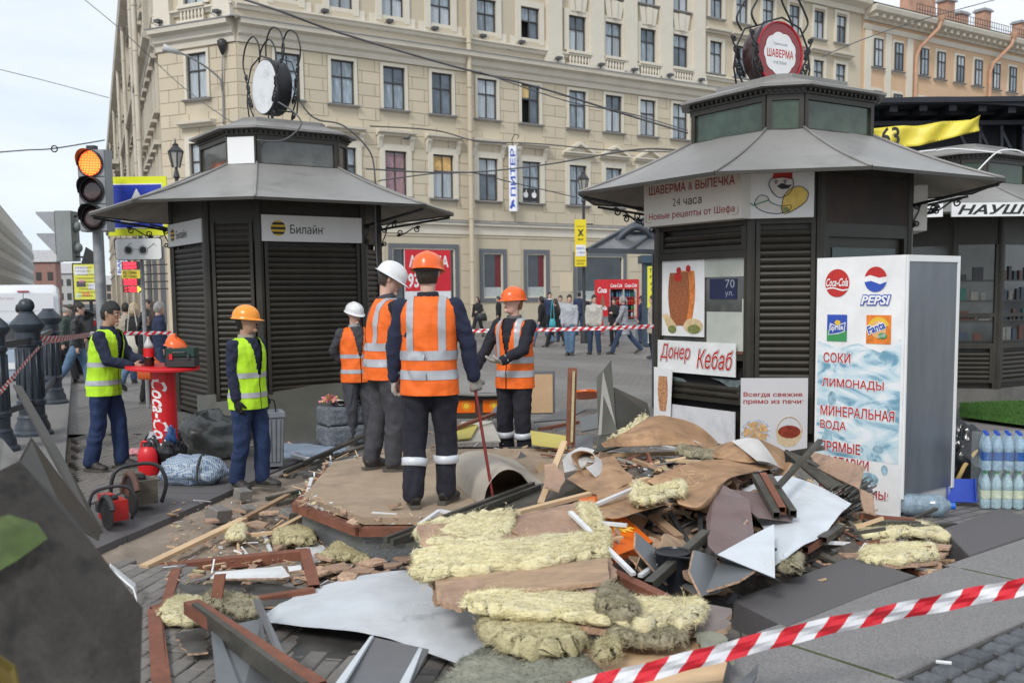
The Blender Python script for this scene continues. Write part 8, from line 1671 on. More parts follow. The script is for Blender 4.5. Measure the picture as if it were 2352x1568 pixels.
surf('big bent galvanised sheet like a wing, left of the wool stack',[[(592,1421,5.3),(690,1362,5.9),(800,1328,6.1),(920,1312,6.15),(1020,1312,6.05)],[(594,1424,5.28),(720,1388,5.55),(830,1368,5.6),(950,1362,5.6),(1070,1372,5.5)],[(596,1427,5.25),(710,1430,5.15),(860,1436,5.05),(1000,1440,5.0),(1118,1455,4.9)],[(598,1430,5.2),(700,1440,5.05),(850,1457,4.9),(980,1496,4.7),(1087,1538,4.5)]],m_zinc,'galvanised_wing_sheet','metal sheet',.003,44,26,.012,3,smooth=60)
Mw=Frame(at(955,1415,5.1),(-1,-.15,.03),(0,.75,.6));m=MB();text(m,Mw,'70Р3',-.08,0,.1,.07,.01);m.v=[tuple(Vector(v)+Vector((0,-.06,.035)))for v in m.v];solo(m,'pencil_marks',MT('pencil_grey',(.46,.47,.49),.6),'faint mirrored figures scribbled on the galvanised wing sheet','writing')
for lb,P_ in (('left flange of the grey channel at the bottom edge',[(484,1440,4.9),(500,1440,4.9),(560,1600,4.0),(500,1600,4.0)]),('floor of the grey channel between its flanges',[(500,1440,4.95),(600,1420,5.0),(640,1600,4.2),(555,1600,4.1)]),('right flange of the grey channel',[(582,1372,5.1),(598,1378,5.1),(700,1600,3.95),(672,1600,3.95)]),('pale edged metal wedge at the bottom under the galvanised sheet',[(850,1460,4.6),(858,1458,4.6),(770,1600,3.8),(752,1592,3.85)]),('dark blue grey plate between the two wedges',[(858,1462,4.62),(985,1490,4.5),(930,1600,3.95),(775,1600,3.9)]),('second pale metal wedge under the galvanised sheet',[(962,1486,4.5),(970,1488,4.5),(930,1590,3.9),(900,1600,3.9)]),('small curved metal scrap near the mossy joint',[(1650,1600,3.6),(1720,1545,3.95),(1742,1520,4.1),(1738,1550,3.9),(1700,1610,3.55)])):
 board(lb,P_,m_zincd if 'pale' not in lb else m_zinc,.012,cat='metal sheet',name='metal_strip',group='grey metal strips in the foreground')
wool('dirty wool lying in the rust-red frame, left lump',[[(395,1390,5.7),(430,1380,5.75),(478,1386,5.7)],[(362,1425,5.4),(410,1440,5.3),(470,1435,5.3)]],m_woold if 0 else m_wool,lump=.07,fib=350)
wool('grey brown wool draped over the grey channel',[[(478,1368,5.5),(520,1372,5.5),(590,1382,5.4)],[(480,1392,5.3),(530,1410,5.2),(585,1420,5.1)]],m_woold,lump=.06,fib=350)
wool('pale wool clump by the lath end, left of the platform',[[(534,1212,7.6),(560,1208,7.65)],[(524,1240,7.2),(556,1242,7.15)]],lump=.05,fib=150,nu=14,nv=12)
wool('lumpy wool beside the platform wall',[[(635,1228,7.35),(680,1214,7.5),(714,1220,7.4)],[(632,1250,7.0),(680,1252,7.0),(720,1250,7.0)]],m_wools,lump=.07,fib=250,nu=24)
wool('long twist of wool on chipboard in front of the platform',[[(742,1280,6.8),(780,1255,7.0),(830,1262,6.9)],[(752,1296,6.55),(800,1290,6.6),(850,1300,6.5)]],m_wools,lump=.06,fib=250,nu=24)
k=0
for px,py,s in ((505,1182,.22),(560,1178,.2),(620,1186,.25),(660,1192,.16),(590,1210,.2),(690,1168,.14),(480,1200,.14),(560,1232,.12),(730,1320,.2),(770,1312,.24),(820,1318,.2),(860,1300,.2),(900,1308,.18),(930,1290,.16),(800,1335,.18),(880,1325,.16),(640,1262,.1),(700,1335,.12),(450,1330,.1),(570,1346,.1),(750,1290,.14),(960,1150,.06),(905,1166,.09),(1000,1030,.09)):
 k+= 1;rr=random.Random(k);c=gr(px,py,.02 if k<22 else .315);n_=rr.randint(5,8);m=MB();P_=[c+Vector((math.cos(6.28*i/n_)*s*rr.uniform(.3,.62),math.sin(6.28*i/n_)*s*rr.uniform(.25,.5),rr.uniform(0,.03)))for i in range(n_)];m.prism(P_,(0,0,.016))
 solo(m,'board_chip',m_chip if k %3 else m_chipe,('pink','brown','long','small','ragged','flat')[k %6]+' chip of chipboard, '+('in the dug-out sand' if py<1215 else ('beside the platform wall' if px>725 else 'inside or near the rust-red frame'))if k<22 else 'pale chip of board lying on the platform top','board chip','loose chips of chipboard')
for px,py,s,lb in ((505,1192,.12,'pale concrete cube standing in the dug-out sand'),(670,1195,.11,'dirty concrete cube in the sand nearer the platform'),(575,1182,.09,'half-buried paver in the dug-out sand'),(560,1143,.1,'tilted paver at the edge of the dug-out hole')):
 c=gr(px,py,0);m=MB();m.merge(paver_mb((0,0,s*.8),s*1.2,s*1.3,s*.9,ja=s*9,tx=.15,ty=.1));m.v=[tuple(Vector(v)+c)for v in m.v];solo(m,'loose_paver',m_pav,lb,'paver','loose pavers in the hole')
surf('grey linoleum bent into an open arch on the platform, right of the crowbar',[[(1108,1162,6.9),(1118,1120,6.95),(1140,1088,7.0),(1168,1076,7.05),(1195,1085,7.1),(1215,1110,7.2),(1240,1128,7.25),(1262,1122,7.5)],[(1060,1128,7.6),(1072,1090,7.6),(1098,1065,7.7),(1130,1055,7.9),(1160,1062,8.0),(1190,1078,8.1),(1225,1090,8.2),(1265,1090,8.4)],[(1030,1102,8.1),(1038,1070,8.15),(1055,1045,8.3),(1090,1034,8.6),(1130,1040,8.9),(1165,1050,9.0),(1200,1058,9.0),(1250,1062,9.1)]],m_ling,'linoleum_sheet','linoleum',.005,40,20,.006,3,.03,m_ling,60)
board('dark olive grooved metal panel lying from the wool up to the heap',[(870,1250,5.9),(1230,1112,7.4),(1395,1085,7.8),(1378,1132,7.1),(1150,1205,6.1),(990,1245,5.8)],m_olive,.03,cat='metal sheet',name='grooved_sheet',group=None)
for q,(dx,dy)in enumerate(((0,0),(14,6))):bar(('upper','lower')[q]+' raised rail along the dark olive panel',(885+dx,1240+dy,5.75),(1225+dx,1112+dy,7.25),.03,.04,m_olive)
board('reddish heart-shaped piece of broken chipboard',[(1250,1066,6.9),(1275,1063,6.9),(1283,1078,6.85),(1294,1082,6.8),(1298,1100,6.7),(1284,1127,6.55),(1250,1116,6.6)],m_chip,.016,.005)
LN='brown printed linoleum sheets'
def lino(label,rows,**k):return surf(label,rows,m_lin,'linoleum_sheet','linoleum',.004,k.get('nu',34),k.get('nv',18),.008,3,.03,m_linb,60,LN)
lino('brown linoleum sheet arching up behind the heap, nearest the kiosk',[[(1380,1018,7.9),(1440,990,8.6),(1500,956,9.0),(1560,962,9.1),(1608,980,9.1),(1650,1018,8.9)],[(1384,1024,7.9),(1430,1012,8.3),(1500,990,8.5),(1560,1000,8.6),(1600,1012,8.6),(1645,1026,8.5)],[(1388,1028,7.9),(1430,1026,8.2),(1500,1024,8.3),(1560,1022,8.4),(1600,1024,8.4),(1640,1030,8.4)]])
lino('curling brown linoleum with a white underside at the right top of the heap',[[(1590,1010,8.6),(1625,1027,8.2),(1680,1014,8.0),(1735,1006,8.2),(1800,1036,8.3)],[(1600,1015,8.5),(1650,1040,7.8),(1700,1030,7.7),(1750,1030,7.9),(1803,1058,8.0)],[(1640,1052,7.8),(1680,1058,7.5),(1720,1062,7.4),(1760,1062,7.5),(1802,1080,7.7)]])
surf('white back of a linoleum sheet folded over on the heap top',[[(1680,1013,7.85),(1720,1006,7.9),(1742,1010,7.95)],[(1700,1028,7.7),(1735,1020,7.7),(1760,1030,7.7)],[(1738,1058,7.3),(1765,1062,7.3),(1790,1074,7.4)]],m_linb,'linoleum_sheet','linoleum',.004,16,12,group=LN)
lino('long brown linoleum with embossed ornament sweeping down across the heap',[[(1484,1104,6.8),(1560,1072,7.2),(1620,1058,7.5),(1700,1058,7.6),(1782,1072,7.6)],[(1530,1130,6.5),(1580,1105,6.8),(1640,1085,7.0),(1700,1072,7.2),(1770,1078,7.4)],[(1556,1152,6.1),(1600,1160,6.1),(1640,1125,6.3),(1680,1095,6.7),(1735,1082,7.1)],[(1562,1164,6.2),(1605,1172,6.2),(1628,1172,6.3),(1660,1106,6.9),(1720,1083,7.2)]],nu=44)
lino('brown linoleum lying in front of the long lath, curled at its lower edge',[[(1370,1126,6.5),(1430,1110,6.8),(1484,1103,6.9),(1500,1118,6.8)],[(1372,1155,6.1),(1430,1150,6.2),(1480,1140,6.3),(1520,1150,6.3)],[(1376,1188,5.75),(1420,1190,5.75),(1480,1172,5.95),(1530,1158,6.1)]])
lino('brown linoleum peaked like a tent left of the white profiles',[[(1302,1100,6.9),(1345,1072,7.3),(1385,1052,7.6),(1412,1050,7.6)],[(1340,1122,6.6),(1380,1108,6.8),(1400,1080,7.0),(1430,1075,7.2)],[(1380,1142,6.4),(1410,1130,6.5),(1440,1112,6.7),(1460,1108,6.8)]])
surf('linoleum curled into a ring on the left of the heap',[[(1318,1062,7.2),(1312,1044,7.3),(1335,1034,7.4),(1362,1042,7.3),(1365,1062,7.1),(1345,1072,7.0)],[(1340,1090,6.9),(1330,1060,7.4),(1352,1045,7.6),(1380,1055,7.5),(1386,1080,7.1),(1368,1096,6.9)]],m_lin,'linoleum_sheet','linoleum',.004,34,8,matb=m_linb,group=LN)
surf('pale torn linoleum back beside the curled ring',[[(1290,1050,7.4),(1330,1028,7.8),(1366,1034,7.7)],[(1296,1085,7.0),(1320,1080,7.1),(1345,1068,7.2)]],m_linb,'linoleum_sheet','linoleum',.003,14,8,.01,3,.05,group=LN)
m=MB();c=at(1600,1098,6.55);rr=random.Random(8)
for q in range(16):p=at(1568+rr.uniform(0,60),1085+rr.uniform(0,36),6.6);m.tube(bez([p,p+Vector((.03*rr.uniform(-1,1),.0,.03*rr.uniform(-1,1))),p+Vector((.06*rr.uniform(-1,1),0,.05*rr.uniform(-1,1)))],4),.003,4)
o=solo(m,'embossed_ornament',MT('ornament_pale',(.55,.38,.24),.5),'pale curly ornament embossed on the sweeping brown linoleum','ornament',kind='stuff')
board('maroon primed metal sheet with paint scrapes standing in the heap',[(1622,1190,6.0),(1640,1130,6.4),(1660,1112,6.5),(1722,1148,6.3),(1732,1228,5.7),(1645,1272,5.35),(1626,1252,5.45)],m_maroon,.004,cat='metal sheet',name='bent_sheet',group='grey metal sheets right of the heap')
board('folded light grey flap under the maroon sheet',[(1648,1272,5.35),(1732,1226,5.65),(1778,1203,5.8),(1780,1326,5.05)],m_zinc,.004,cat='metal sheet',name='bent_sheet',group='grey metal sheets right of the heap')
board('dark underside edge of the folded grey flap',[(1648,1273,5.38),(1780,1327,5.08),(1792,1334,5.15),(1660,1292,5.5)],m_zincd,.004,cat='metal sheet',name='bent_sheet',group='grey metal sheets right of the heap')
surf('large pale galvanised sheet sliding down the right of the heap',[[(1700,1128,7.0),(1760,1100,7.2),(1817,1095,7.3),(1890,1122,7.1),(1955,1158,6.8)],[(1720,1170,6.6),(1780,1160,6.7),(1830,1160,6.7),(1880,1180,6.5),(1930,1182,6.5)],[(1770,1240,5.9),(1800,1235,5.9),(1830,1232,5.9),(1860,1235,5.95),(1890,1228,6.1)],[(1778,1300,5.4),(1788,1292,5.45),(1800,1286,5.5),(1820,1270,5.6),(1850,1250,5.8)]],m_zinc,'galvanised_sheet','metal sheet',.004,30,24,.012,2.5)
board('rusty maroon sheet under the bundle of dark profiles',[(1668,1122,6.6),(1752,1132,6.7),(1822,1185,6.3),(1820,1196,6.2),(1740,1188,6.1)],m_maroon,.004,cat='metal sheet',name='bent_sheet',group='grey metal sheets right of the heap')
for k,(a,b,mt_)in enumerate((((1735,1095,6.9),(1784,1184,6.15),m_olive),((1752,1092,6.9),(1797,1172,6.2),m_rst),((1766,1096,6.9),(1822,1180,6.2),m_olive))):bar(('left','middle rust-coloured','right')[k]+' profile of the dark bundle on the pale sheet',a,b,.045,.05,mt_,hollow=True)
bar('long dark angle bar slanting up towards the drinks cooler',(1786,1118,6.6),(1884,1012,7.5),.035,.03,m_olive)
bar('dark bar behind the slanting angle bar',(1818,1040,8.2),(1890,1028,8.0),.04,.04,m_olive)
for k in range(7):
 a=at(1804+k*4.5,1045-k*1+0,8.1);m=MB();t0=(1806+k*9,1040+k*4-3,8.2-k*.08);t1=(1908+k*9,1124-k*1.5,7.1+k*.03);A_,B_=at(*t0),at(*t1);m.tube([A_,B_],.021,6);solo(m,'corrugated_slat',m_olive,('lowest','second','third','fourth','fifth','sixth','topmost')[k]+' slat of the torn roller shutter sloping before the drinks cooler','shutter slat','slats of the torn roller shutter')
m=MB();c0,c1=at(1935,1150,6.95),at(1985,1120,7.6);ax=(c1-c0).normalized();e1=ax.orthogonal().normalized();e2=ax.cross(e1)
for k in range(34):an=k*.52;r_=.025+.0026*k;o_=e1*math.cos(an)*r_+e2*math.sin(an)*r_;m.tube([c0+o_,c1+o_],.0085,5)
solo(m,'rolled_shutter',m_olive,'end of the rolled-up shutter coiled before the cooler','roller shutter',smooth=40)
board('brown fibreboard leaning against the lower front of the cooler',[(1855,1033,7.9),(1985,1070,7.3),(1972,1122,7.0),(1878,1075,7.6)],m_chip,.012,.004)
board('reddish chipboard wedge between shutter roll and cooler',[(1972,1120,7.1),(2005,1135,7.05),(2012,1180,6.75),(1985,1172,6.8)],m_chip,.014,.006)
for lb,a,b,mt_,w in (('rust-coloured profile before the cooler foot',(1975,1185,6.9),(2100,1196,6.85),m_rst,.05),('olive profile alongside the rust-coloured one',(1985,1200,6.7),(2110,1202,6.8),m_olive,.05),('olive flat bar lying towards the water canister',(2055,1210,6.9),(2150,1168,7.3),m_olive,.03),('long olive profile pointing at the wool heap',(2090,1212,6.7),(2190,1206,6.9),m_olive,.06),('white strip lying on the rust-coloured profile',(1998,1178,7.0),(2090,1192,6.9),m_pvc,.02),('rust-coloured stub under the right wool heap',(1846,1262,5.9),(1905,1226,6.2),m_rst,.06),('olive stub beside the right wool heap',(1888,1240,6.0),(1930,1210,6.4),m_olive,.06)):bar(lb,a,b,w,w*.7,mt_,hollow=w>.04)
board('brown board at the bottom of the right wool heap',[(1900,1262,6.2),(2040,1248,6.4),(2180,1262,6.3),(2150,1290,5.9),(2050,1300,5.8),(1990,1284,5.95)],m_chip,.02,.01)
wool('upper ragged batt of the wool heap on the right slabs',[[(1940,1215,6.9),(2010,1212,6.95),(2080,1205,7.0),(2150,1218,6.9)],[(1930,1240,6.5),(2010,1238,6.5),(2090,1232,6.6),(2185,1244,6.5)]],lump=.07,fib=600)
board('thin brown board between the layers of the right wool heap',[(1925,1252,6.3),(2060,1240,6.4),(2186,1250,6.3),(2180,1258,6.2),(2050,1262,6.15),(1930,1268,6.15)],m_chip,.015,.004)
wool('pale lower tuft at the front of the right wool heap',[[(1985,1268,6.2),(2060,1262,6.25),(2140,1258,6.3)],[(1978,1290,5.95),(2050,1298,5.85),(2150,1285,5.95)]],lump=.07,fib=500)
wool('dirty wool spilling out under the pale galvanised sheet',[[(1795,1288,5.7),(1835,1280,5.8)],[(1790,1312,5.45),(1832,1315,5.4)]],m_woold,fib=150,nu=14,nv=12)
wool('pale wool torn between the laths near the orange sign',[[(1458,1110,6.5),(1500,1130,6.3),(1570,1108,6.5)],[(1455,1160,5.9),(1500,1152,6.0),(1568,1132,6.2)]],lump=.05,fib=500)
wool('wool roll lying on top of the heap below the printed sheets',[[(1560,1030,8.2),(1600,1036,8.1),(1690,1052,7.9)],[(1562,1044,8.0),(1600,1052,7.9),(1688,1058,7.85)]],m_woold,fib=300)
wool('pale wool behind the arching linoleum by the dark flaps',[[(1480,955,9.3),(1440,985,8.9),(1400,1010,8.4)],[(1500,962,9.2),(1450,995,8.7),(1402,1018,8.3)]],fib=250)
og=thing('orange_sun_sign','bright orange sign with a yellow sun drawing lying in the dark of the heap','sign',at(1430,1230,5.6));P_=pts([(1330,1145,6.3),(1380,1136,6.5),(1500,1243,5.7),(1416,1275,5.3),(1362,1190,5.85)]);nr=(P_[2]-P_[1]).cross(P_[3]-P_[1]).normalized();nr=nr if nr.z>0 else -nr
m=MB();m.prism(P_,-nr*.05);m.build('sign_panel',MT('sign_orange',(.80,.14,.005),.3,var=.04,spec=.6),og);fo_=Frame((P_[1]+P_[2]+P_[3]+P_[4])/4+nr*.004,(P_[2]-P_[3]),(P_[1]-P_[2]));fo_.n=nr;m=MB()
if True:
 cc=(0,0)
 m.lathe([(.035,0),(.05,.001)],fo_.o,24,Matrix((fo_.x,fo_.y,nr)).transposed(),cap=False);m.lathe([(.012,0),(.02,.001)],fo_.o,14,Matrix((fo_.x,fo_.y,nr)).transposed(),cap=False)
 for k in range(11):an=R(k*33);a_=fo_.o+fo_.x*math.cos(an)*.065+fo_.y*math.sin(an)*.065;b_=fo_.o+(fo_.x*math.cos(an+.2)+fo_.y*math.sin(an+.2))*.115;m.tube([a_,a_.lerp(b_,.5)+nr*.001,b_],[.004,.010,.003],5)
m.build('sun_print',m_ylw,og)
t=thing('black_bucket','upturned black plastic bucket in the dark gap of the heap','bucket',at(1545,1330,5.3));c=at(1545,1345,5.35);m=MB();m.lathe([(.10,0),(.092,.17),(.098,.18),(.098,.195),(.085,.2),(.08,.19)],c,28);m.build('pail',MT('bucket_black',(.012,.014,.02),.35),t,smooth=35);m=MB();m.tube(bez([c+Vector((-.1,0,.18)),c+Vector((-.05,-.11,.2)),c+Vector((.08,-.1,.18))]),.005,5);m.build('handle',m_sigd,t)
bar('thick dark beam running down left past the black bucket',(1622,1225,5.7),(1490,1345,5.0),.05,.05,m_olive,hollow=True);bar('rust-topped square tube with its open end towards us',(1402,1315,5.2),(1530,1378,4.75),.06,.045,m_rst,hollow=True);bar('black upright post under the long linoleum',(1610,1168,6.3),(1606,1275,5.7),.03,.03,m_sigd);bar('black slanting strut beside the upright post',(1540,1180,6.3),(1590,1260,5.8),.03,.02,m_sigd)
heap=MB()
def hp_fn(u,v):
 x,y=-.05+u*3.1,5.35+v*4.3;e=min(u,1-u,v,1-v);h=(.10+.36*math.exp(-((x-1.3)/.9)**2-((y-7.4)/1.6)**2))*min(1,e*5)+.10*fbm((x,y,0),1.7)*min(1,e*6);return Vector((x,y,h-.03))
heap.grid(hp_fn,90,110);o=solo(heap,'rubble_bed',MT('rubble_dark',(.085,.07,.058),.95,var=.7,vs=9,bump=1.2,bs=30,dirt=.5,ds=6,dcol=(.22,.16,.11)),'dark mixed rubble filling the gaps of the heap','rubble',kind='stuff')
rr=random.Random(12);scm=[m_chip,m_chipe,m_woodd,m_pvc,m_zincd,m_olive,m_rst,m_wools,m_wood,m_sigd];cr_={k:MB()for k in range(len(scm))}
def crumb(p,s,k):
 Mx=Matrix.Rotation(rr.uniform(0,6.3),3,'Z')@Matrix.Rotation(rr.uniform(-.5,.5),3,'X')@Matrix.Rotation(rr.uniform(-.4,.4),3,'Y');L_=s*rr.uniform(.5,1.6)*(2.6 if k in (2,3,5,6,8)else 1);w=s*rr.uniform(.15,.35)if k in (2,3,5,6,8)else s*rr.uniform(.4,.9);cr_[k].box(p,(L_,w,s*rr.uniform(.06,.3)),Mx)
for q in range(1500):
 u,v=rr.random(),rr.random();p=hp_fn(.05+.9*u,.05+.9*v);crumb(p+Vector((0,0,.02)),rr.choice((.03,.05,.05,.09,.12)),rr.choice((0,0,0,1,1,2,3,4,5,6,7,8,9)))
for q in range(1300):
 z=rr.random()
 if z<.45:a_=gr(rr.uniform(380,960),rr.uniform(1150,1345),.0)
 elif z<.75:i=rr.randrange(8);a_=Vector((*(off(.0)[i].lerp(off(.0)[(i+1)%8],rr.random())*rr.uniform(.97,1.03)),PZ-.01));a_=a_ if a_.x<2 else a_
 else:a_=gr(rr.uniform(640,1700),rr.uniform(985,1045),.0)
 crumb(a_+Vector((0,0,.008)),rr.choice((.012,.02,.03,.05)),rr.choice((0,0,0,1,1,1,2,3,7,8)))
for k,mb_ in cr_.items():
 if mb_.v:solo(mb_,'rubble_crumbs',scm[k],'crumbs and splinters scattered through the demolition rubble','rubble','rubble crumbs',kind='stuff')
for q in range(34):
 px,py=rr.uniform(1290,1720),rr.uniform(1030,1072);Y=4117/(py-660)*.86;dx,dy=rr.uniform(60,150),rr.uniform(-16,30);mt_=rr.choice((m_pvc,m_pvc,m_pvc,m_woodd,m_rst,m_chip));
 bar({id(m_pvc):'white',id(m_woodd):'brown wooden',id(m_rst):'rust-red',id(m_chip):'pinkish'}[id(mt_)]+' strip in the '+('left','middle','right')[min(2,int((px-1290)/144))]+(' front' if py>1051 else ' back')+' of the tangle on the heap',(px-dx/2,py-dy/2,Y),(px+dx/2,py+dy/2,Y+rr.uniform(-.4,.4)),rr.uniform(.015,.05),.012,mt_,'broken_strip','strip','tangle of broken strips on the heap')
rr=random.Random(31);nc={}
for q in range(64):
 px=rr.uniform(1090,1790);py=rr.uniform(1060,1330);
 if px<1420 and py>1120 and py<1330 and px>950:px+= 330
 Y=3430/(py-675)*rr.uniform(.97,1.1);w=rr.uniform(30,95)*7/Y;h=rr.uniform(10,34)*7/Y;an=rr.uniform(-.9,.9);dY=rr.uniform(.05,.35)
 P_=[]
 for (u,v)in ((-1,-.6),(-.3,-1),(.8,-.8),(1,.3),(.3,1),(-.8,.7)):
  u*= rr.uniform(.7,1.1);v*= rr.uniform(.6,1.1);P_.append((px+u*w*math.cos(an)-v*h*math.sin(an),py+u*w*math.sin(an)+v*h*math.cos(an),Y-v*dY+u*.05))
 mt_,nm=rr.choice(((m_chip,'reddish chipboard'),(m_chip,'dirty chipboard'),(m_ply,'stained plywood'),(m_olive,'dark metal'),(m_zincd,'grey metal'),(m_plyl,'pale plywood'),(m_linb,'whitish lining'),(m_lin,'brown linoleum')));zn=('left' if px<1380 else 'middle' if px<1560 else 'right')+(' back' if py<1110 else ' middle' if py<1200 else ' front')
 board('jagged piece of %s in the %s part of the heap' %(nm,zn),P_,mt_,.012,.008 if 'metal' not in nm else .002,'broken_board','board',group='jagged pieces piled on the heap')
for q in range(40):
 px,py=rr.uniform(1100,1800),rr.uniform(1070,1330);Y=3430/(py-675)*1.02;
 if px<1420 and 1150<py:px+= 350
 L_=rr.uniform(40,130);an=rr.uniform(-1,1);mt_,nm=rr.choice(((m_wood,'pale wooden'),(m_woodd,'dark wooden'),(m_olive,'olive metal'),(m_rst,'rust-red'),(m_pvc,'white plastic'),(m_sigd,'black')))
 bar('%s stick poking out of the %s %s of the heap' %(nm,'left' if px<1400 else 'middle left' if px<1520 else 'middle right' if px<1640 else 'right','back' if py<1130 else 'middle' if py<1230 else 'front'),(px-L_/2*math.cos(an),py-L_/2*math.sin(an)*.6,Y),(px+L_/2*math.cos(an),py+L_/2*math.sin(an)*.6,Y+rr.uniform(-.25,.25)),rr.uniform(.015,.045),rr.uniform(.012,.03),mt_,'broken_stick','stick','sticks poking out of the heap')
bar('rusty steel post standing upright on the right of the workers',(1310,1024,8.9),(1315,845,9.0),.08,.07,m_rst,up=(0,1,0),hollow=True)
m=MB();m.beam(at(1313,1015,8.84),at(1318,852,8.94),.022,.02,(0,1,0));solo(m,'foam_filler',m_wools,'yellowish foam strip running up the rusty post','foam')
board('tall narrow olive metal flap standing upright in the heap',[(1374,1000,9.0),(1370,866,9.3),(1385,850,9.3),(1404,826,9.4),(1415,980,9.0),(1420,993,8.9)],m_pan,.01,cat='metal sheet',name='bent_sheet',group='olive metal flaps')
board('wider olive metal flap folded back right of the tall one',[(1418,992,9.0),(1411,889,9.3),(1487,925,9.9),(1494,955,9.8),(1440,985,9.3)],m_pan,.01,cat='metal sheet',name='bent_sheet',group='olive metal flaps')
board('dark trough below the olive flaps',[(1366,1040,8.6),(1378,1000,8.9),(1420,995,8.95),(1480,960,9.6),(1440,1020,8.8)],m_olive,.02,cat='metal sheet',name='bent_sheet',group='olive metal flaps')
pw=thing('plywood_panel','upright tan plywood panel in a grey frame beside the ginger worker','panel',at(1247,948,12.8));fp=F_at(1218,948,12.8,.05);W_,H_=psz(58,12.8),psz(96,12.8);m=MB();fp.slab(m,0,0,W_*.9,H_*.93,0,.015);m.build('plywood_sheet',m_plyl,pw);m=MB();fp.slab(m,-.3,-.02,W_,H_,-.04,0);m.build('panel_frame',m_zincd,pw)
fr_=thing('fallen_kiosk_roof','fallen grey kiosk roof section with orange sun panels behind the workers','kiosk roof',at(1090,940,12.5))
m=MB();m.grid(lambda u,v:at(1032+u*150,902-42*v+4*math.sin(u*3),12.2+v*1.2),12,4,th=.02);m.build('roof_sheet',m_roof,fr_)
ff_=F_at(1034,962,12.3,.02);m=MB();ff_.slab(m,0,psz(44,12.3),psz(150,12.3),psz(60,12.3),-.3,.02);ff_.slab(m,0,0,psz(150,12.3),psz(44,12.3),-.3,-.01);m.build('fascia',m_kd,fr_)
for a,b in ((12,58),(76,110)):
 m=MB();ff_.slab(m,psz(a,12.3),psz(14,12.3),psz(b,12.3),psz(46,12.3),-.008,.0);m.build('orange_panel',MT('sign_orange',(.80,.14,.005),.3),fr_);m=MB();cu,cv=psz(a+26,12.3),psz(30,12.3);ff_.disc(m,cu,cv,.035,.035,.003)
 for k in range(12):an=R(30*k);ff_.poly(m,[(cu+.045*math.cos(an-.18),cv+.045*math.sin(an-.18)),(cu+.075*math.cos(an),cv+.075*math.sin(an)),(cu+.045*math.cos(an+.18),cv+.045*math.sin(an+.18))],.003)
 m.build('sun_print',m_ylw,fr_)['kind']='stuff'
t=thing('round_orange_sign','round orange sign lying flat on the paving beyond the rusty post','sign',gr(1348,908));c=gr(1345,908,.25);m=MB();m.lathe([(.26,0),(.26,.03)],c,28,Matrix.Rotation(-.35,3,'X'));m.build('disc',MT('sign_orange',(.80,.14,.005),.3),t);m=MB();fz=Frame(c+Vector((0,0,.05)),(-1,0,0),(0,-.94,.35));fz.n=-fz.n;text(m,fz,'БЛИНЫ',-.17,-.05,.17,.06,-.0);m.build('lettering',m_blk,t)
for lb,P_,mt_ in (('pale sheet with yellow corner under the ginger worker',[(1042,1015,9.6),(1060,968,10.6),(1130,966,10.7),(1150,1012,9.8)],MT('pale_panel',(.56,.53,.45),.6,dirt=.3)),('yellow laminated board lying right of the ginger worker',[(1218,988,10.2),(1300,1000,9.9),(1302,1028,9.2),(1222,1018,9.4)],MT('laminate_yellow',(.62,.52,.12),.5,dirt=.25)),('yellow laminated piece behind the crowbar',[(1040,1008,9.6),(1056,972,10.4),(1098,975,10.3),(1082,1003,9.7)],MT('laminate_yellow',(.62,.52,.12),.5)),('light grey sheet fallen beyond the yellow boards',[(1225,968,11.0),(1330,925,12.2),(1345,940,11.8),(1300,962,11.0)],m_zincd),('grey panel lying behind the rusty post',[(1330,960,10.6),(1400,940,11.0),(1410,975,10.2),(1335,990,9.9)],m_zincd),('yellow and grey board end beside the rusty post',[(1322,1000,9.5),(1362,998,9.5),(1362,1030,9.0),(1322,1028,9.0)],m_zincd)):board(lb,P_,mt_,.015,group='laminated boards behind the platform')
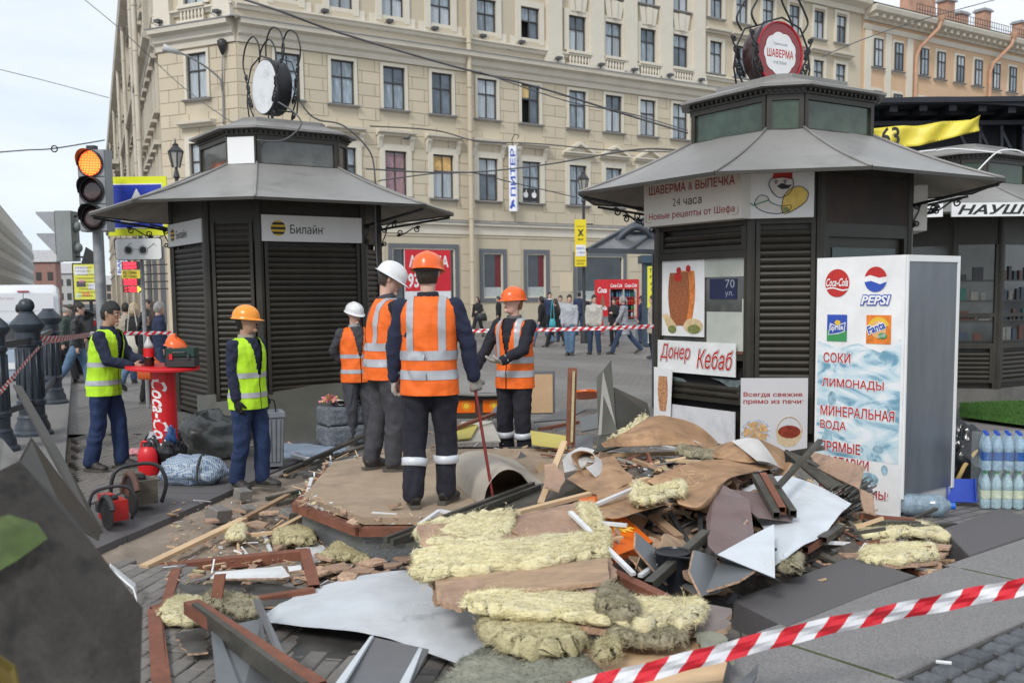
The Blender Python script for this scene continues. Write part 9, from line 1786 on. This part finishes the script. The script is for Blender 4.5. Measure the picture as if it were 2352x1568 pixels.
for q in (('rust-coloured bar leaning left behind the crowbar',(1040,985,10.0),(1135,950,10.6),m_rst),('blue grey bar slanting up behind the ginger worker',(1125,962,10.5),(1172,898,11.4),m_zincd),('thin bars lying beyond the yellow board',(1240,985,10.4),(1335,968,10.8),m_rst),('long dark bar lying along the platform back edge',(1050,1030,9.9),(1240,1030,9.9),m_olive),('dark bar slanting from the stone blocks to the pavers',(838,1000,11.6),(700,1062,10.2),m_olive),('second dark bar beside the striped sheets',(850,1022,11.2),(716,1066,10.2),m_olive),('broad olive profile left of the platform',(655,1084,10.0),(760,1040,11.0),m_olive),('grey angle on the pavers by the platform corner',(612,1146,8.6),(690,1128,8.8),m_olive),('thin grey angle pointing at the platform corner',(634,1158,8.4),(694,1145,8.5),m_olive),('white profile bridging the striped sheets',(672,1046,10.9),(768,1066,10.3),m_pvc),('white bent profile by the platform back corner',(768,1064,10.3),(846,1050,10.6),m_pvc)):bar(q[0],q[1],q[2],.05,.03,q[3])
surf('blue white striped sheeting lying behind the grey bin',[[(652,1022,11.9),(720,1022,11.9),(800,1030,11.7)],[(652,1036,11.5),(710,1038,11.4),(790,1036,11.5)],[(652,1052,11.0),(705,1052,11.0),(770,1044,11.2)]],mc,'striped_sheet','sheeting',.01,26,14,.03,3,.05)
m=MB();c=gr(690,1143);rr=random.Random(1)
for k in range(140):a_=rr.uniform(0,6.28);p=c+Vector((rr.uniform(-.1,.1),rr.uniform(-.06,.06),0));m.add([p,p+Vector((.005,0,0)),p+Vector((math.cos(a_)*.04,math.sin(a_)*.04,rr.uniform(.03,.08)))],[(0,1,2)])
solo(m,'grass_tuft',MT('grass_green',(.07,.12,.02),.9),'small tuft of grass between pavers near the platform','grass',kind='stuff')
for px,py,z,lb in ((702,1137,.0,'flat white litter on the pavers by the grass tuft'),(2165,1522,ZS+.01,'white cigarette end at the edge of the cobbles')):
 c=gr(px,py,z);m=MB();m.tube([c+Vector((-.03,0,.008)),c+Vector((.03,-.02,.008))],.008,6);solo(m,'litter',m_white,lb,'litter')
